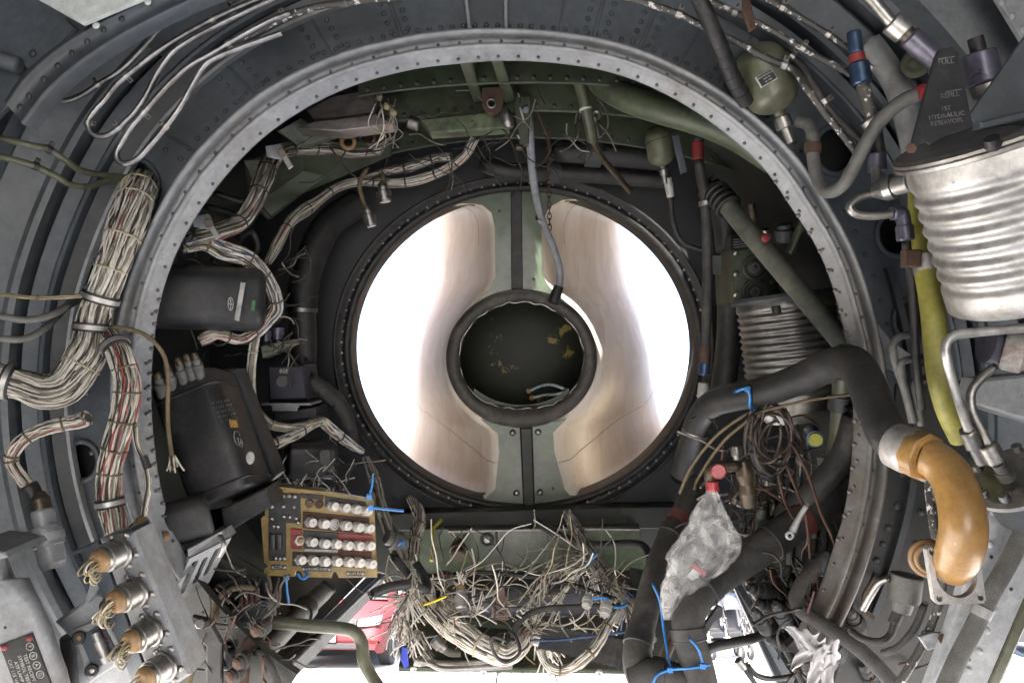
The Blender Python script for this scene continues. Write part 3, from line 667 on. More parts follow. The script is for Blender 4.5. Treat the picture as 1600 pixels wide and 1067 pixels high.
def tuft(mb, p, dirv, n, ln, rw, seed, spread=.6, droop=0.0, curl=.3, weights=(7, 2, .4, .2, .1)):   # loose cut wire ends
    rnd = random.Random(seed); s_, t_, ax = frame_of(dirv)
    for _ in range(n):
        mb.mi = rnd.choices(range(5), weights)[0]
        v = (ax + s_ * rnd.uniform(-spread, spread) + t_ * rnd.uniform(-spread, spread)).normalized(); l_ = ln * rnd.uniform(.5, 1.15); q = p + (s_ * rnd.uniform(-1, 1) + t_ * rnd.uniform(-1, 1)) * rw * 4; pts = [q]
        side = (s_ * rnd.uniform(-1, 1) + t_ * rnd.uniform(-1, 1)) * curl
        for k in range(1, 5):
            v = (v + side * .35 + UP * (-droop * k * .25)).normalized(); q = q + v * (l_ / 4); pts.append(q)
        mb.tube(pts, rw, 5, 3, cap=False)
    mb.mi = 0
def connector(name, label, p0, p1, rpx, body, nose=None, group=None, ribs=5, wires=0, seed=1, cat='connector', wcol=None):
    d = (p0[2] + p1[2]) / 2; a, c = P(*p0), P(*p1); r = px(rpx, d); T = thing(name, label, cat, a, group)
    b = MB(); b.lathe(a, c, [(0, r * .72), (.03, r * .8), (.28, r * .8), (.28, r), (.33, r * 1.05), (.6, r * 1.05), (.62, r * .95), (.9, r * .95), (.95, r * .85), (1, r * .8)], 22); part('shell', b, body, T)
    b = MB()
    for i in range(ribs): b.band(a.lerp(c, .35 + .25 * i / max(1, ribs - 1)), c - a, r * 1.04, r * .03, r * .05, 22)
    part('knurled_ring', b, body, T)
    if nose: b = MB(); b.lathe(a, a - (c - a) * .3, [(0, r * .7), (.6, r * .68), (1, r * .4)], 16); part('boot', b, nose, T)
    if wires: b = MB(); tuft(b, a - (c - a) * .25, a - c, wires, r * 2.6, px(1.3, d), seed, .45, .2); part('wire_ends', b, wcol or WM(), T, kind='stuff')
    return T
# ================================================================== LEFT SIDE, OUTSIDE THE RING
D = 1.2
pipe('hydraulic_tube', 'outermost bare metal tube of the upper left set, ending behind the flange', 'tube', [(84, 156, D), (105, 157, D), (131, 147, D), (155, 131, D), (189, 110, D), (218, 81, D), (236, 60, D), (255, 39, D), (283, 28, D), (328, 5, D), (370, -14, D)], 4.2, M['steel'], 'metal tubes at upper left', clamps=(.22,))
pipe('hydraulic_tube', 'bare metal tube with hairpin bend, higher of the two at upper left', 'tube', [(420, -8, D), (381, 8, D), (341, 26, D), (289, 54, D), (249, 79, D), (215, 105, D), (184, 131, D), (163, 157, D), (150, 171, D), (138, 190, D), (143, 208, D), (163, 213, D), (184, 202, D), (197, 189, D), (210, 176, D), (228, 150, D), (244, 118, D), (260, 94, D), (273, 79, D), (302, 60, D), (346, 37, D), (394, 14, D), (430, -2, D)], 4.6, M['steel'], 'metal tubes at upper left', clamps=(.13, .345, .475, .56))
pipe('hydraulic_tube', 'bare metal tube with the lowest, longest hairpin bend at upper left', 'tube', [(460, 18, D), (420, 34, D), (375, 58, D), (331, 84, D), (294, 105, D), (262, 134, D), (236, 163, D), (218, 184, D), (205, 199, D), (192, 220, D), (183, 238, D), (185, 251, D), (197, 256, D), (215, 248, D), (236, 226, D), (260, 197, D), (283, 165, D), (302, 131, D), (320, 102, D), (341, 89, D), (381, 73, D), (440, 52, D)], 4.8, M['steel'], 'metal tubes at upper left', clamps=(.16, .4, .66))
for i, (lab, pts, r) in enumerate((
    ('chipped dark pipe running over the top left of the ring, upper one', [(330, 40, 1.23), (372, 18, 1.23), (410, 2, 1.23), (450, -15, 1.23)], 6.5),
    ('chipped dark pipe curving over the top left of the ring, lower one', [(366, 64, 1.24), (400, 50, 1.24), (430, 34, 1.24), (466, 19, 1.24), (505, 9, 1.24), (560, 3, 1.24), (640, -6, 1.24)], 5.5),
    ('chipped white speckled pipe descending along the top right of the ring', [(960, -10, 1.22), (1010, 5, 1.22), (1060, 22, 1.22), (1100, 42, 1.22), (1150, 66, 1.22), (1200, 92, 1.22), (1240, 110, 1.22), (1262, 140, 1.2), (1290, 178, 1.2), (1320, 215, 1.2), (1342, 245, 1.2)], 5.5),
    ('chipped pipe in the middle of the three at upper right', [(1085, -10, 1.22), (1130, 12, 1.22), (1180, 34, 1.22), (1230, 62, 1.22), (1275, 88, 1.22), (1330, 118, 1.22), (1350, 150, 1.23)], 5),
    ('uppermost chipped pipe at upper right, nearest the corner', [(1180, -10, 1.22), (1240, 22, 1.22), (1290, 52, 1.22), (1330, 80, 1.22), (1362, 108, 1.22)], 5),
    ('dark smooth pipe bending down inside the upper right chipped pipes', [(1190, 72, 1.26), (1225, 82, 1.26), (1248, 98, 1.26), (1270, 130, 1.26), (1300, 175, 1.26), (1352, 225, 1.26)], 5.5))):
    pipe('chipped_pipe', lab, 'pipe', pts, r, M['chip'] if i != 5 else M['hose'], 'chipped pipes over the ring', clamps=(.3,) if i < 2 else (.22, .6))
pipe('conduit', 'upper olive tube crossing the left edge into the web hole', 'tube', [(-8, 214, 1.15), (50, 228, 1.16), (75, 233, 1.18), (100, 249, 1.2), (125, 266, 1.24), (160, 274, 1.28), (238, 281, 1.36)], 5, M['olive'], clamps=(.27,), cm=M['rubber'])
pipe('conduit', 'lower olive tube dipping below the other at the left edge', 'tube', [(-8, 243, 1.15), (32, 253, 1.16), (60, 262, 1.18), (90, 277, 1.2), (112, 289, 1.23), (142, 291, 1.26), (182, 280, 1.3), (238, 284, 1.36)], 5, M['olive'], clamps=(.2,), cm=M['rubber'])
pipe('cable', 'upper grey cable sweeping from the left edge behind the harness', 'cable', [(-8, 492, 1.15), (40, 500, 1.17), (80, 492, 1.2), (110, 476, 1.24), (135, 462, 1.3)], 5.5, M['hose_g'])
pipe('cable', 'lower grey cable sweeping from the left edge behind the harness', 'cable', [(-8, 528, 1.15), (35, 530, 1.17), (66, 516, 1.2), (90, 494, 1.24), (112, 468, 1.32)], 5.5, M['hose_g'])
bundle('thin_wire_loom', 'thin khaki wire loom crossing to the main harness at far left', [(-8, 459, 1.17), (60, 465, 1.18), (128, 462, 1.2)], 2.6, 6, 5, (.5,), wpx=1.0, mats=[M['wire_k'], M['wire_k'], M['wire_d'], M['wire_k'], M['wire_k']])
bundle('wire_harness', 'thick white wire harness leaving the web hole down the left side', [(226, 284, 1.345), (216, 300, 1.30), (204, 335, 1.27), (186, 385, 1.25), (170, 430, 1.24), (157, 465, 1.24), (149, 495, 1.24), (146, 520, 1.24), (139, 548, 1.23), (122, 578, 1.22), (98, 606, 1.21), (66, 612, 1.2), (30, 600, 1.19), (-14, 590, 1.18)], [22, 27, 27, 28, 27, 24, 23, 24, 26, 28, 27, 25, 22, 22], 120, 3, (.1, .17, .31, .42, .73), M['lace_w'], (.5, .6, .955), wpx=1.5, seg=64)
bundle('wire_harness', 'thick white wire branch hanging straight down beside the ring', [(160, 508, 1.25), (176, 535, 1.23), (190, 562, 1.22), (199, 600, 1.22), (195, 640, 1.22), (185, 680, 1.22), (175, 715, 1.22), (170, 750, 1.22), (172, 785, 1.22), (179, 815, 1.22), (184, 842, 1.23)], [12, 16, 18, 18, 19, 19, 18, 17, 17, 17, 15], 80, 8, (.08, .25, .36, .48, .62, .72), M['lace'], (.15, .84), wpx=1.5)
bundle('wire_loom', 'slender white wire loom curling left into a black boot', [(138, 652, 1.2), (122, 658, 1.2), (94, 663, 1.19), (52, 677, 1.18), (26, 698, 1.17), (18, 720, 1.17), (29, 740, 1.17), (48, 764, 1.17), (60, 784, 1.17)], [12, 11, 10, 9.5, 9.5, 9.5, 9, 9, 7], 40, 11, (.2, .45, .62, .65), M['lace'], wpx=1.3)
b = MB(); b.lathe(P(44, 758, 1.165), P(66, 792, 1.165), [(0, px(13, 1.16)), (.1, px(14, 1.16)), (.85, px(11, 1.16)), (1, px(10, 1.16))], 18); solo('connector_boot', b, M['rubber'], 'black rubber boot on the slender wire loom', 'boot')
connector('circular_connector', 'large ribbed grey connector held in a clamp at lower left', (66, 796, 1.16), (84, 888, 1.15), 21, M['ring'], M['brass'], ribs=7)
b = MB(); b.band(P(74, 839, 1.155), P(84, 888, 1.15) - P(66, 796, 1.16), px(22, 1.155), px(6, 1.155), px(3, 1.155), 26); T = thing('clamp_arm', 'pale grey clamp arm gripping the large ribbed connector', 'clamp', P(0, 856, 1.15)); part('strap', b, M['lgrey'], T)
b = MB(); b.prism(PS([(-20, 850, 1.14), (34, 836, 1.14), (50, 840, 1.14), (52, 852, 1.14), (38, 858, 1.14), (-20, 874, 1.14)]), .012, .002); part('arm', b, M['lgrey'], T)
b = MB(); b.hexnut(P(40, 847, 1.14), P(40, 847, 1.12), .008); part('bolt', b, M['alu_d'], T)
bundle('thin_wire_loom', 'thin pale wire pair with black sleeve beside the hanging branch', [(211, 664, 1.2), (214, 694, 1.2), (226, 722, 1.2), (232, 756, 1.2), (226, 796, 1.21), (222, 822, 1.22)], 4, 10, 15, (.9,), wpx=1.1)
b = MB(); b.lathe(P(224, 712, 1.195), P(231, 732, 1.195), [(0, px(6, 1.2)), (1, px(6, 1.2))], 12); solo('sleeve', b, M['rubber'], 'small black sleeve on the thin pale wire pair', 'sleeve')
pipe('cable', 'brown cable drooping in front of the tilted black box', 'cable', [(172, 510, 1.22), (200, 514, 1.23), (228, 524, 1.24), (252, 548, 1.26), (262, 580, 1.27), (262, 640, 1.28), (264, 680, 1.28), (272, 735, 1.28)], 3.4, M['lace'])
b = MB(); tuft(b, P(268, 712, 1.28), P(272, 742, 1.28) - P(266, 700, 1.28), 12, .028, .0014, 4, .25, 0); solo('frayed_end', b, WM(), 'frayed brassy end of the brown drooping cable', 'wire end')
connector('circular_connector', 'tan capped connector between the hanging branch and the connector box', (221, 820, 1.2), (214, 846, 1.22), 17, M['brass'], M['tan'], ribs=3)
# ================================================================== LOWER LEFT
T = thing('equipment_cover', 'pale grey rounded cover with a black data plate at bottom left', 'cover', P(40, 1067, 1.05))
b = MB(); CD = 1.04
edge = [(10, 866), (24, 902), (46, 902), (66, 944), (81, 976), (92, 1010), (105, 1044), (116, 1090)]
rows = []
for x, y in edge:
    rows.append([P(x - 130, y + 22, CD + .0), P(x - 40, y + 7, CD), P(x - 24, y + 4, CD + .001), P(x - 12, y + 2, CD + .006), P(x - 5, y + 1, CD + .016), P(x, y, CD + .032), P(x, y, CD + .12)])
b.grid(rows); b.prism(PS([(-60, 856, CD + .005), (6, 862, CD + .005), (12, 870, CD + .005), (-60, 892, CD + .005)]), .1, .002); part('cover_shell', b, M['lgrey'], T)
o_ = P(34, 1050, CD - .002); ax_ = P(73, 1066, 1) - P(40, 994, 1); to = plane(P(39, 1034, CD - .0025), RIGHT * .92 + UP * .4, UP)
ang = math.atan2(994 - 1007, 40 - 5) ; pa = (RIGHT * math.cos(-ang) + UP * math.sin(-ang)); to = plane(P(42, 1036, CD - .0015), pa, UP)
b = MB(); b.prism([to(u, v, .001) for u, v in ((-.024, -.05), (.02, -.05), (.02, .034), (-.024, .034))], .003, .0005); pl = part('data_plate', b, M['black'], T)
for i, ch in enumerate('FBAG'):
    q = to(.012, .019 - i * .0125, .0015); b = MB(); b.torus(q, FWD, .0046, .0006, 18, 5); part('circle_mark', b, M['letter'], pl)
    lettering(ch, .0065, plane(q, -UP * .9 + RIGHT * .35, RIGHT), M['letter'], pl)
for u, s_ in ((.002, 'TEST RECEPT'), (-.005, 'SYMBOL TEST'), (-.012, 'ATF LAMP'), (-.019, 'CAT 115 VAC')):
    lettering(s_, .0062, plane(to(u, -.006, .0013), -UP * .93 + RIGHT * .33, RIGHT), M['letter'], pl)
rivets('rivet', [to(-.019, .029, .001), to(.015, .029, .001)], .0045, T, M['red'], h=.5); rivets('rivet', [P(8, 980, CD - .0005)], .002, T, M['dark'], h=.3)
# connector box
CB = 1.09
def tilt(p, d0=CB): return P(p[0], p[1], d0)
T = thing('connector_box', 'tilted grey box carrying four sockets in a row at lower left', 'junction box', P(225, 1060, CB))
b = MB(); b.prism(PS([(154, 842, CB), (208, 831, CB), (298, 1054, CB), (244, 1090, CB)]), .06, .004); part('box_shell', b, M['ring'], T)
b = MB(); b.prism(PS([(132, 856, CB + .02), (153, 844, CB + .004), (243, 1090, CB + .004), (214, 1090, CB + .02)]), .03, .001); part('side_flange', b, M['grey'], T)
b = MB(); b.prism(PS([(112, 862, CB + .03), (206, 824, CB + .012), (208, 830, CB + .012), (114, 868, CB + .03)]), .05, .001); part('top_flange', b, M['grey'], T)
nd = (-FWD * 1.0 - RIGHT * .42 - UP * .12).normalized()
for i, (x, y) in enumerate(((188, 862), (213, 924), (236, 985), (258, 1040))):
    c = P(x, y, CB); r = px(21, CB)
    b = MB(); b.lathe(c, c + nd * .030, [(0, r * 1.15), (.12, r * 1.15), (.14, r), (.45, r), (.5, r * 1.06), (.8, r * 1.06), (.82, r * .92), (1, r * .92)], 28); sk = part('socket', b, M['alu_d'], T)
    b = MB(); b.lathe(c + nd * .028, c + nd * .040, [(0, r * .86), (.5, r * .84), (.8, r * .74), (1, r * .5)], 24, sharp=False); part('potting', b, M['tan'], sk)
    b = MB(); rnd = random.Random(40 + i)
    for k in range((9, 16, 10, 7)[i]):
        q = c + nd * .038 + (UP * rnd.uniform(-1, 1) + RIGHT * rnd.uniform(-1, 1)) * r * .32; b.mi = rnd.choice((0, 0, 1))
        dn = -UP * rnd.uniform(.5, 1) + RIGHT * rnd.uniform(-.5, .3); b.tube([q, q + nd * .012 + dn * .004, q + nd * .016 + dn * .016, q + nd * .010 + dn * .024, q + nd * .002 + dn * .02], .0011, 5, 4)
    part('wire_loops', b, [M['wire_k'], M['wire']], sk, kind='stuff')
    rivets('screw', [P(x - 14, y - 22, CB - .001), P(x + 24, y + 4, CB - .001), P(x + 8, y - 26, CB - .001), P(x + 14, y + 22, CB - .001)], .0045, T, M['alu_d'], h=.5)
# chains of the socket caps
for i, (x, y) in enumerate(((196, 890), (222, 946), (246, 1005))):
    b = MB()
    for k in range(9): b.torus(P(x + 2.6 * k * .6, y + 4 * k * .55 + (k % 3), CB - .003), (RIGHT if k % 2 else FWD) + UP * .3, .0022, .0006, 10, 4)
    solo('bead_chain', b, M['steel'], ('topmost', 'middle', 'lowest')[i] + ' small chain hanging on the tilted connector box', 'chain', 'cap chains on connector box')
# terminal plate on its pale arm
T = thing('support_bracket', 'pale grey arm reaching from the cover to the connector box', 'bracket', P(120, 960, 1.13))
b = MB(); b.prism(PS([(84, 972, 1.13), (148, 926, 1.13), (162, 928, 1.13), (190, 950, 1.13), (205, 990, 1.13), (215, 1075, 1.13), (170, 1075, 1.13), (120, 1075, 1.13), (112, 1000, 1.13)]), .02, .004); part('arm', b, M['lgrey'], T)
b = MB(); b.prism(PS([(132, 942, 1.12), (146, 892, 1.12), (160, 900, 1.12), (162, 910, 1.12), (138, 942, 1.12)]), .01, .001); part('web_plate', b, M['lgrey'], T)
T = thing('terminal_plate', 'small framed terminal plate with a silver resistor at lower left', 'terminal block', P(150, 1067, 1.115))
b = MB(); b.prism(PS([(112, 984, 1.115), (160, 963, 1.115), (202, 1026, 1.115), (138, 1068, 1.115)]), .01, .002); part('plate', b, M['lgrey'], T)
b = MB(); b.prism(PS([(124, 996, 1.112), (158, 972, 1.112), (184, 1022, 1.112), (146, 1048, 1.112)]), .004, .0005); part('inset', b, M['grey'], T)
b = MB(); b.lathe(P(148, 986, 1.105), P(168, 1034, 1.105), [(0, .004), (.04, .006), (.3, .006), (.3, .0072), (.55, .0072), (.55, .0058), (.8, .0058), (.8, .0074), (1, .006)], 16); part('resistor', b, M['alu'], T)
for x, y, m_ in ((166, 946, 'tan'), (123, 996, 'tan'), (192, 1014, 'alu_d'), (143, 1047, 'alu')):
    b = MB(); b.lathe(P(x, y, 1.113), P(x, y, 1.103), [(0, .009), (.6, .009), (1, .007)], 18); g = part('grommet', b, M['rubber'], T)
    b = MB(); b.dome(P(x, y, 1.103), -FWD, .004, .6, 10); part('screw', b, M[m_], g)
rivets('rivet', [P(159, 981, 1.111), P(166, 1000, 1.111), P(174, 1019, 1.111)], .003, T, M['red'], h=.4)
b = MB(); superbox(b, P(118, 990, 1.16), P(128, 1075, 1.16), .02, .02, n=2.2); solo('canister', b, M['alu_d'], 'ribbed pale canister behind the terminal plate frame', 'canister')
# slotted bracket
T = thing('slotted_bracket', 'grey angled bracket with long slots below the tilted black box', 'bracket', P(300, 940, 1.3))
def quadmap(q, d):
    A_, B_, C_, D_ = [P(x, y, dd) for (x, y), dd in zip(q, d)]
    return lambda s_, t_: A_.lerp(B_, s_).lerp(D_.lerp(C_, s_), t_)
qm = quadmap([(294, 871), (360, 838), (325, 908), (262, 947)], (1.3, 1.36, 1.36, 1.3))
nq = (qm(1, 0) - qm(0, 0)).cross(qm(0, 1) - qm(0, 0)).normalized()
slot = lambda x0, x1, y0, y1: [(x0 + .02, y0), (x1 - .02, y0), (x1, y0 + .06), (x1, y1 - .06), (x1 - .02, y1), (x0 + .02, y1), (x0, y1 - .06), (x0, y0 + .06)]
b = MB(); holed(b, [(0, 0), (1, 0), (1, 1), (0, 1)], [slot(.12, .3, .15, .85), slot(.42, .56, .2, .75), slot(.66, .8, .12, .7)], 0, .02, to=lambda u, v, z: qm(u, v) + nq * (z * .3)); part('slotted_plate', b, M['ring'], T)
b = MB(); b.prism([qm(0, 0), qm(1, 0), P(352, 826, 1.36), P(292, 858, 1.3)], .03, .001); part('top_flange', b, M['ring'], T)
b = MB(); b.prism(PS([(232, 872, 1.31), (294, 862, 1.31), (294, 874, 1.31), (262, 945, 1.31), (240, 935, 1.31)]), .02, .001); part('side_plate', b, M['grey_d'], T)
b = MB(); b.tube(PS([(343, 834, 1.3), (350, 852, 1.29), (344, 868, 1.3)]), .004, 8); part('latch', b, M['alu_d'], T)
T = thing('relay_box', 'ribbed black relay box above the slotted bracket', 'box', P(270, 840, 1.34)); b = MB(); superbox(b, P(256, 822, 1.33), P(328, 800, 1.36), .034, .034, n=4, endr=.3); part('body', b, M['black'], T)
b = MB(); b.lathe(P(262, 836, 1.31), P(244, 840, 1.3), [(0, .013), (.5, .013), (.5, .011), (1, .009)], 14); part('plug', b, M['tan'], T)
# ================================================================== LEFT SIDE, INSIDE THE RING
T = thing('black_canister', 'long dark rounded canister with white emblem behind the ring left', 'canister', P(320, 515, 1.5))
ca, cb = P(215, 462, 1.46), P(412, 470, 1.54)
b = MB(); superbox(b, ca, cb, .062, .058, UP, n=4.5, endr=.3); part('case', b, M['black'], T)
sx, sy_, sz = frame_of(cb - ca, UP); 
def onface(x, y, d): return P(x, y, d)
b = MB(); b.prism(PS([(376, 441, 1.438), (383, 442, 1.438), (373, 502, 1.438), (366, 500, 1.438)]), .003, .0005); part('label_strip', b, M['label'], T)
b = MB(); b.tube([P(360.5 + 4 * math.cos(q), 475 + 10 * math.sin(q), 1.437) for q in [2 * math.pi * i / 20 for i in range(20)]], .0008, 5, 2, closed=True); em = part('emblem', b, M['letter'], T)
b = MB(); b.prism(PS([(357, 474, 1.436), (364, 475, 1.436), (364, 476.5, 1.436), (357, 475.5, 1.436)]), .001); b.prism(PS([(359.8, 467, 1.4365), (361, 467, 1.4365), (361, 484, 1.4365), (359.8, 484, 1.4365)]), .001); part('emblem_bar', b, M['letter'], em)
b = MB(); b.prism(PS([(393, 468, 1.445), (400, 469, 1.447), (398, 487, 1.447), (391, 486, 1.445)]), .004, .001); part('green_sticker', b, paint('green_sticker', (.03, .14, .06), .2, 30), T)
T = thing('tilted_black_box', 'large scuffed black box leaning beside the ring at left', 'box', P(350, 790, 1.5))
b = MB(); superbox(b, P(303, 596, 1.5), P(366, 778, 1.46), .064, .06, RIGHT * .9 + UP * .35, n=6, endr=.12); part('case', b, M['black'], T)
ax = (P(366, 778, 1.46) - P(303, 596, 1.5)).normalized()
for f in (.12, .9):
    c = P(303, 596, 1.5).lerp(P(366, 778, 1.46), f); b = MB(); superbox(b, c, c + ax * .006, .0655, .0615, RIGHT * .9 + UP * .35, n=6, endr=.05); part('band', b, M['black'], T)
b = MB(); b.prism(PS([(357, 655, 1.412), (369, 656, 1.412), (372, 668, 1.412), (360, 668, 1.412)]), .005, .0005); part('orange_tag', b, paint('orange_tag', (.3, .17, .03), .15, 50), T)
b = MB(); b.lathe(P(391, 715, 1.412), P(391, 715, 1.406), [(0, .0075), (.6, .0075), (1, .006)], 18, sy=1.5); part('oval_badge', b, M['label'], T)
to = plane(P(371, 684, 1.408), RIGHT * .5 - UP * .85, RIGHT)
for q_ in (0, 1):
    b = MB(); b.tube([P(371 + q_ * 4 + (5 - q_ * 2) * math.cos(2 * math.pi * i / 18) + 2 * math.sin(2 * math.pi * i / 18), 684 + q_ * 3 + 11 * math.sin(2 * math.pi * i / 18), 1.407) for i in range(18 - q_ * 7)], .0009, 5, 2); part('chalk_scribble', b, M['letter_g'], T)
to = plane(P(340, 628, 1.416), RIGHT * .97 + UP * .2, UP)
for k in range(5): lettering('XI HV VIII', .008, plane(P(344 + k * 3.4, 628 + k * 7, 1.418), RIGHT * .97 + UP * .2, UP), M['letter_d'], T)
b = MB(); b.prism(PS([(346, 577, 1.56), (368, 577, 1.56), (432, 742, 1.53), (424, 752, 1.53)]), .06, .002); solo('mounting_plate', b, M['grey_d'], 'grey green mounting plate behind the tilted black box', 'plate')
b = MB(); b.prism(PS([(345, 795, 1.42), (415, 762, 1.42), (425, 790, 1.42), (350, 835, 1.42)]), .09, .003); solo('black_cover', b, M['black'], 'plain black cover under the tilted black box', 'cover')
# row of plugs on the tilted box
for i, (x, y) in enumerate(((247, 590), (262, 578), (280, 568), (293, 562), (305, 560))):
    connector('plug', ('leftmost', 'second from left', 'middle', 'second from right', 'rightmost')[i] + ' tan plug in the row on top of the tilted box', (x, y, 1.42), (x + 8, y + 30, 1.44), 8.5, M['hose_g'], M['brass'], 'plugs on the tilted box', ribs=3)
# wiring above and right of the canister
Wg = (3, 5, 2.5, .4, .1)
bundle('wire_loom', 'brown banded wire loom climbing behind the ring at upper left', [(300, 372, 1.45), (340, 362, 1.46), (375, 348, 1.5), (395, 320, 1.52), (410, 285, 1.55), (425, 250, 1.6), (445, 236, 1.65), (480, 232, 1.7), (520, 232, 1.74), (552, 238, 1.78), (590, 236, 1.8), (610, 222, 1.82)], [11, 11, 11, 12, 13, 12, 11, 10, 10, 10, 7, 4], 60, 21, (.18, .3, .4, .5, .6, .7, .8), M['wire_d'], weights=Wg, wpx=1.5)
bundle('wire_loom', 'grey wire loom sagging above the dark canister', [(285, 385, 1.44), (320, 378, 1.46), (350, 392, 1.48), (385, 402, 1.5), (410, 425, 1.53), (425, 450, 1.56), (432, 480, 1.58), (420, 500, 1.58), (400, 520, 1.57)], [11, 12, 14, 12, 10, 9, 10, 9, 8], 60, 22, (.15, .4, .55, .75), M['lace'], weights=(3, 5, 1.5, .2, .1), wpx=1.5)
bundle('wire_loom', 'pale wire loom under the dark canister', [(315, 532, 1.5), (340, 522, 1.5), (370, 530, 1.52), (395, 520, 1.54), (410, 500, 1.56), (428, 470, 1.58)], [10, 8, 7, 6, 7, 5], 34, 23, (.3, .6), M['lace'], weights=(4, 5, 1, .2, .1), wpx=1.4)
bundle('wire_loom', 'pale wire loom dropping past the navy box and bending right', [(404, 505, 1.58), (396, 545, 1.62), (392, 590, 1.65), (395, 630, 1.67), (415, 658, 1.68), (445, 668, 1.7), (480, 664, 1.74), (502, 656, 1.78)], [6, 6, 6, 6.5, 6.5, 6, 6, 5], 30, 24, (.2, .5, .68, .9), M['lace_w'], weights=(5, 4, 1, .2, .1), wpx=1.5)
bundle('wire_loom', 'pale wire loom rising right from behind the tilted box', [(408, 698, 1.64), (436, 690, 1.68), (465, 676, 1.72), (498, 658, 1.78), (520, 672, 1.82), (545, 692, 1.86), (566, 705, 1.9)], [8, 8, 8, 7, 8, 7, 4], 34, 25, (.12, .35, .5, .75), M['wire_d'], weights=(4, 5, 1, .2, .1), wpx=1.5)
bundle('wire_loom', 'pale fan of wires strapped along the upper left of the inlet', [(416, 415, 1.62), (432, 385, 1.68), (455, 345, 1.74), (492, 318, 1.82), (525, 294, 1.88), (560, 284, 1.92), (600, 286, 1.94), (640, 284, 1.95), (690, 268, 1.93), (725, 245, 1.9), (742, 215, 1.88)], [3, 7, 6, 9, 6, 6, 6, 7, 7, 6, 6], 42, 26, (.2, .33, .45, .62, .72, .82, .9), M['wire_d'], weights=(5, 4, 1.2, .2, .1), wpx=1.5)
bundle('wire_loom', 'short grey wire loom sagging above the inlet rim', [(560, 282, 1.95), (600, 270, 1.95), (640, 262, 1.94), (680, 248, 1.93), (705, 246, 1.92)], [3, 6, 7, 7, 6], 26, 27, (.5, .8), M['wire_d'], weights=(3, 5, 2, .2, .1), wpx=1.5)
for i, (pts, c0, c1) in enumerate(((((575, 262, 1.8), (562, 285, 1.8), (566, 310, 1.8), (576, 335, 1.8)), (574, 328, 1.8), (581, 354, 1.8)), (((598, 270, 1.85), (600, 290, 1.85), (600, 296, 1.85)), (598, 292, 1.85), (602, 316, 1.85)))):
    pipe('lead', ('long' if i == 0 else 'short') + ' brown lead hanging over the inlet rim with a plug', 'lead', list(pts), 3.5, M['lace'])
    connector('hanging_plug', ('larger' if i == 0 else 'smaller') + ' silver plug dangling over the inlet rim at upper left', c0, c1, 9 if i == 0 else 11, M['alu_d'], M['brass'], ribs=3)
# P-clamp tabs on looms
for i, (x, y, d) in enumerate(((318, 348, 1.42), (432, 238, 1.5))):
    T = thing('loom_bracket', ('lower' if i == 0 else 'upper') + ' pale metal clamp bracket on the brown banded loom', 'bracket', P(x, y, d), 'loom clamp brackets')
    b = MB(); b.prism(PS([(x - 18, y - 10, d), (x + 6, y - 14, d), (x + 12, y, d), (x + 4, y + 10, d), (x - 16, y + 6, d)]), .012, .002); part('tab', b, M['lgrey'], T)
    b = MB(); b.prism(PS([(x + 4, y + 2, d - .004), (x + 12, y - 2, d - .004), (x + 26, y + 22, d - .004), (x + 19, y + 27, d - .004)]), .004, .001); part('strap', b, M['alu'], T)
    b = MB(); b.hexnut(P(x + 8, y + 1, d - .004), P(x + 8, y + 1, d - .016), .008); part('nut', b, M['brass'], T)
# clutter of small hoses left of the inlet
for i, pts in enumerate(([(370, 420, 1.55), (390, 408, 1.6), (402, 385, 1.62), (392, 362, 1.6), (372, 372, 1.56)], [(330, 405, 1.5), (350, 420, 1.52), (378, 424, 1.55), (400, 418, 1.6)], [(330, 300, 1.6), (360, 310, 1.62), (400, 322, 1.66), (420, 340, 1.7)], [(318, 322, 1.58), (350, 330, 1.62), (395, 345, 1.66)])):
    pipe('small_hose', ('looped black hose above the canister', 'short black hose lying on the canister', 'upper thin black hose behind the brown loom', 'lower thin black hose behind the brown loom')[i], 'hose', pts, 5, M['rubber'], 'small black hoses at left')
T = thing('corrugated_hose', 'wide black corrugated hose curving down left of the inlet', 'hose', P(478, 480, 1.95)); c = resample(crom(PS([(560, 318, 2.02), (515, 350, 1.98), (488, 400, 1.95), (474, 450, 1.94), (472, 486, 1.94)]), 10), 90)
b = MB(); b.tube(c, [px(23, 1.95) * (1 + .05 * math.cos(i * math.pi)) for i in range(91)], 16, raw=True); part('bellows', b, M['rubber'], T)
b = MB(); b.lathe(P(472, 484, 1.94), P(474, 592, 1.96), [(0, px(21, 1.95)), (.5, px(22, 1.95)), (1, px(19, 1.95))], 18); part('sleeve', b, M['rubber'], T)
b = MB(); b.band(P(472, 485, 1.94), UP, px(22.5, 1.94), px(3, 1.94), px(1.5, 1.94), 26); part('hose_clip', b, M['steel'], T)
T = thing('navy_box', 'small navy box marked in white left of the inlet', 'box', P(445, 625, 1.8)); b = MB(); b.prism(PS([(418, 572, 1.8), (474, 570, 1.8), (480, 624, 1.8), (420, 626, 1.8)]), .12, .004); part('case', b, paint('navy_case', (.022, .022, .04), .25, 8, rough=.5), T)
lettering('808', .014, plane(P(444, 580, 1.797), RIGHT, UP), M['letter'], T)
b = MB(); b.lathe(P(441, 596, 1.8), P(441, 596, 1.79), [(0, .014), (1, .013)], 18); part('dial', b, M['black'], T)
T = thing('shelf_bracket', 'thin grey shelf bracket under the navy box', 'bracket', P(445, 640, 1.78)); b = MB(); b.prism(PS([(408, 630, 1.78), (486, 630, 1.78), (486, 633, 1.78), (408, 633, 1.78)]), .1); b.prism(PS([(424, 633, 1.78), (468, 633, 1.78), (464, 642, 1.78), (426, 642, 1.78)]), .004); part('shelf', b, M['ring'], T)
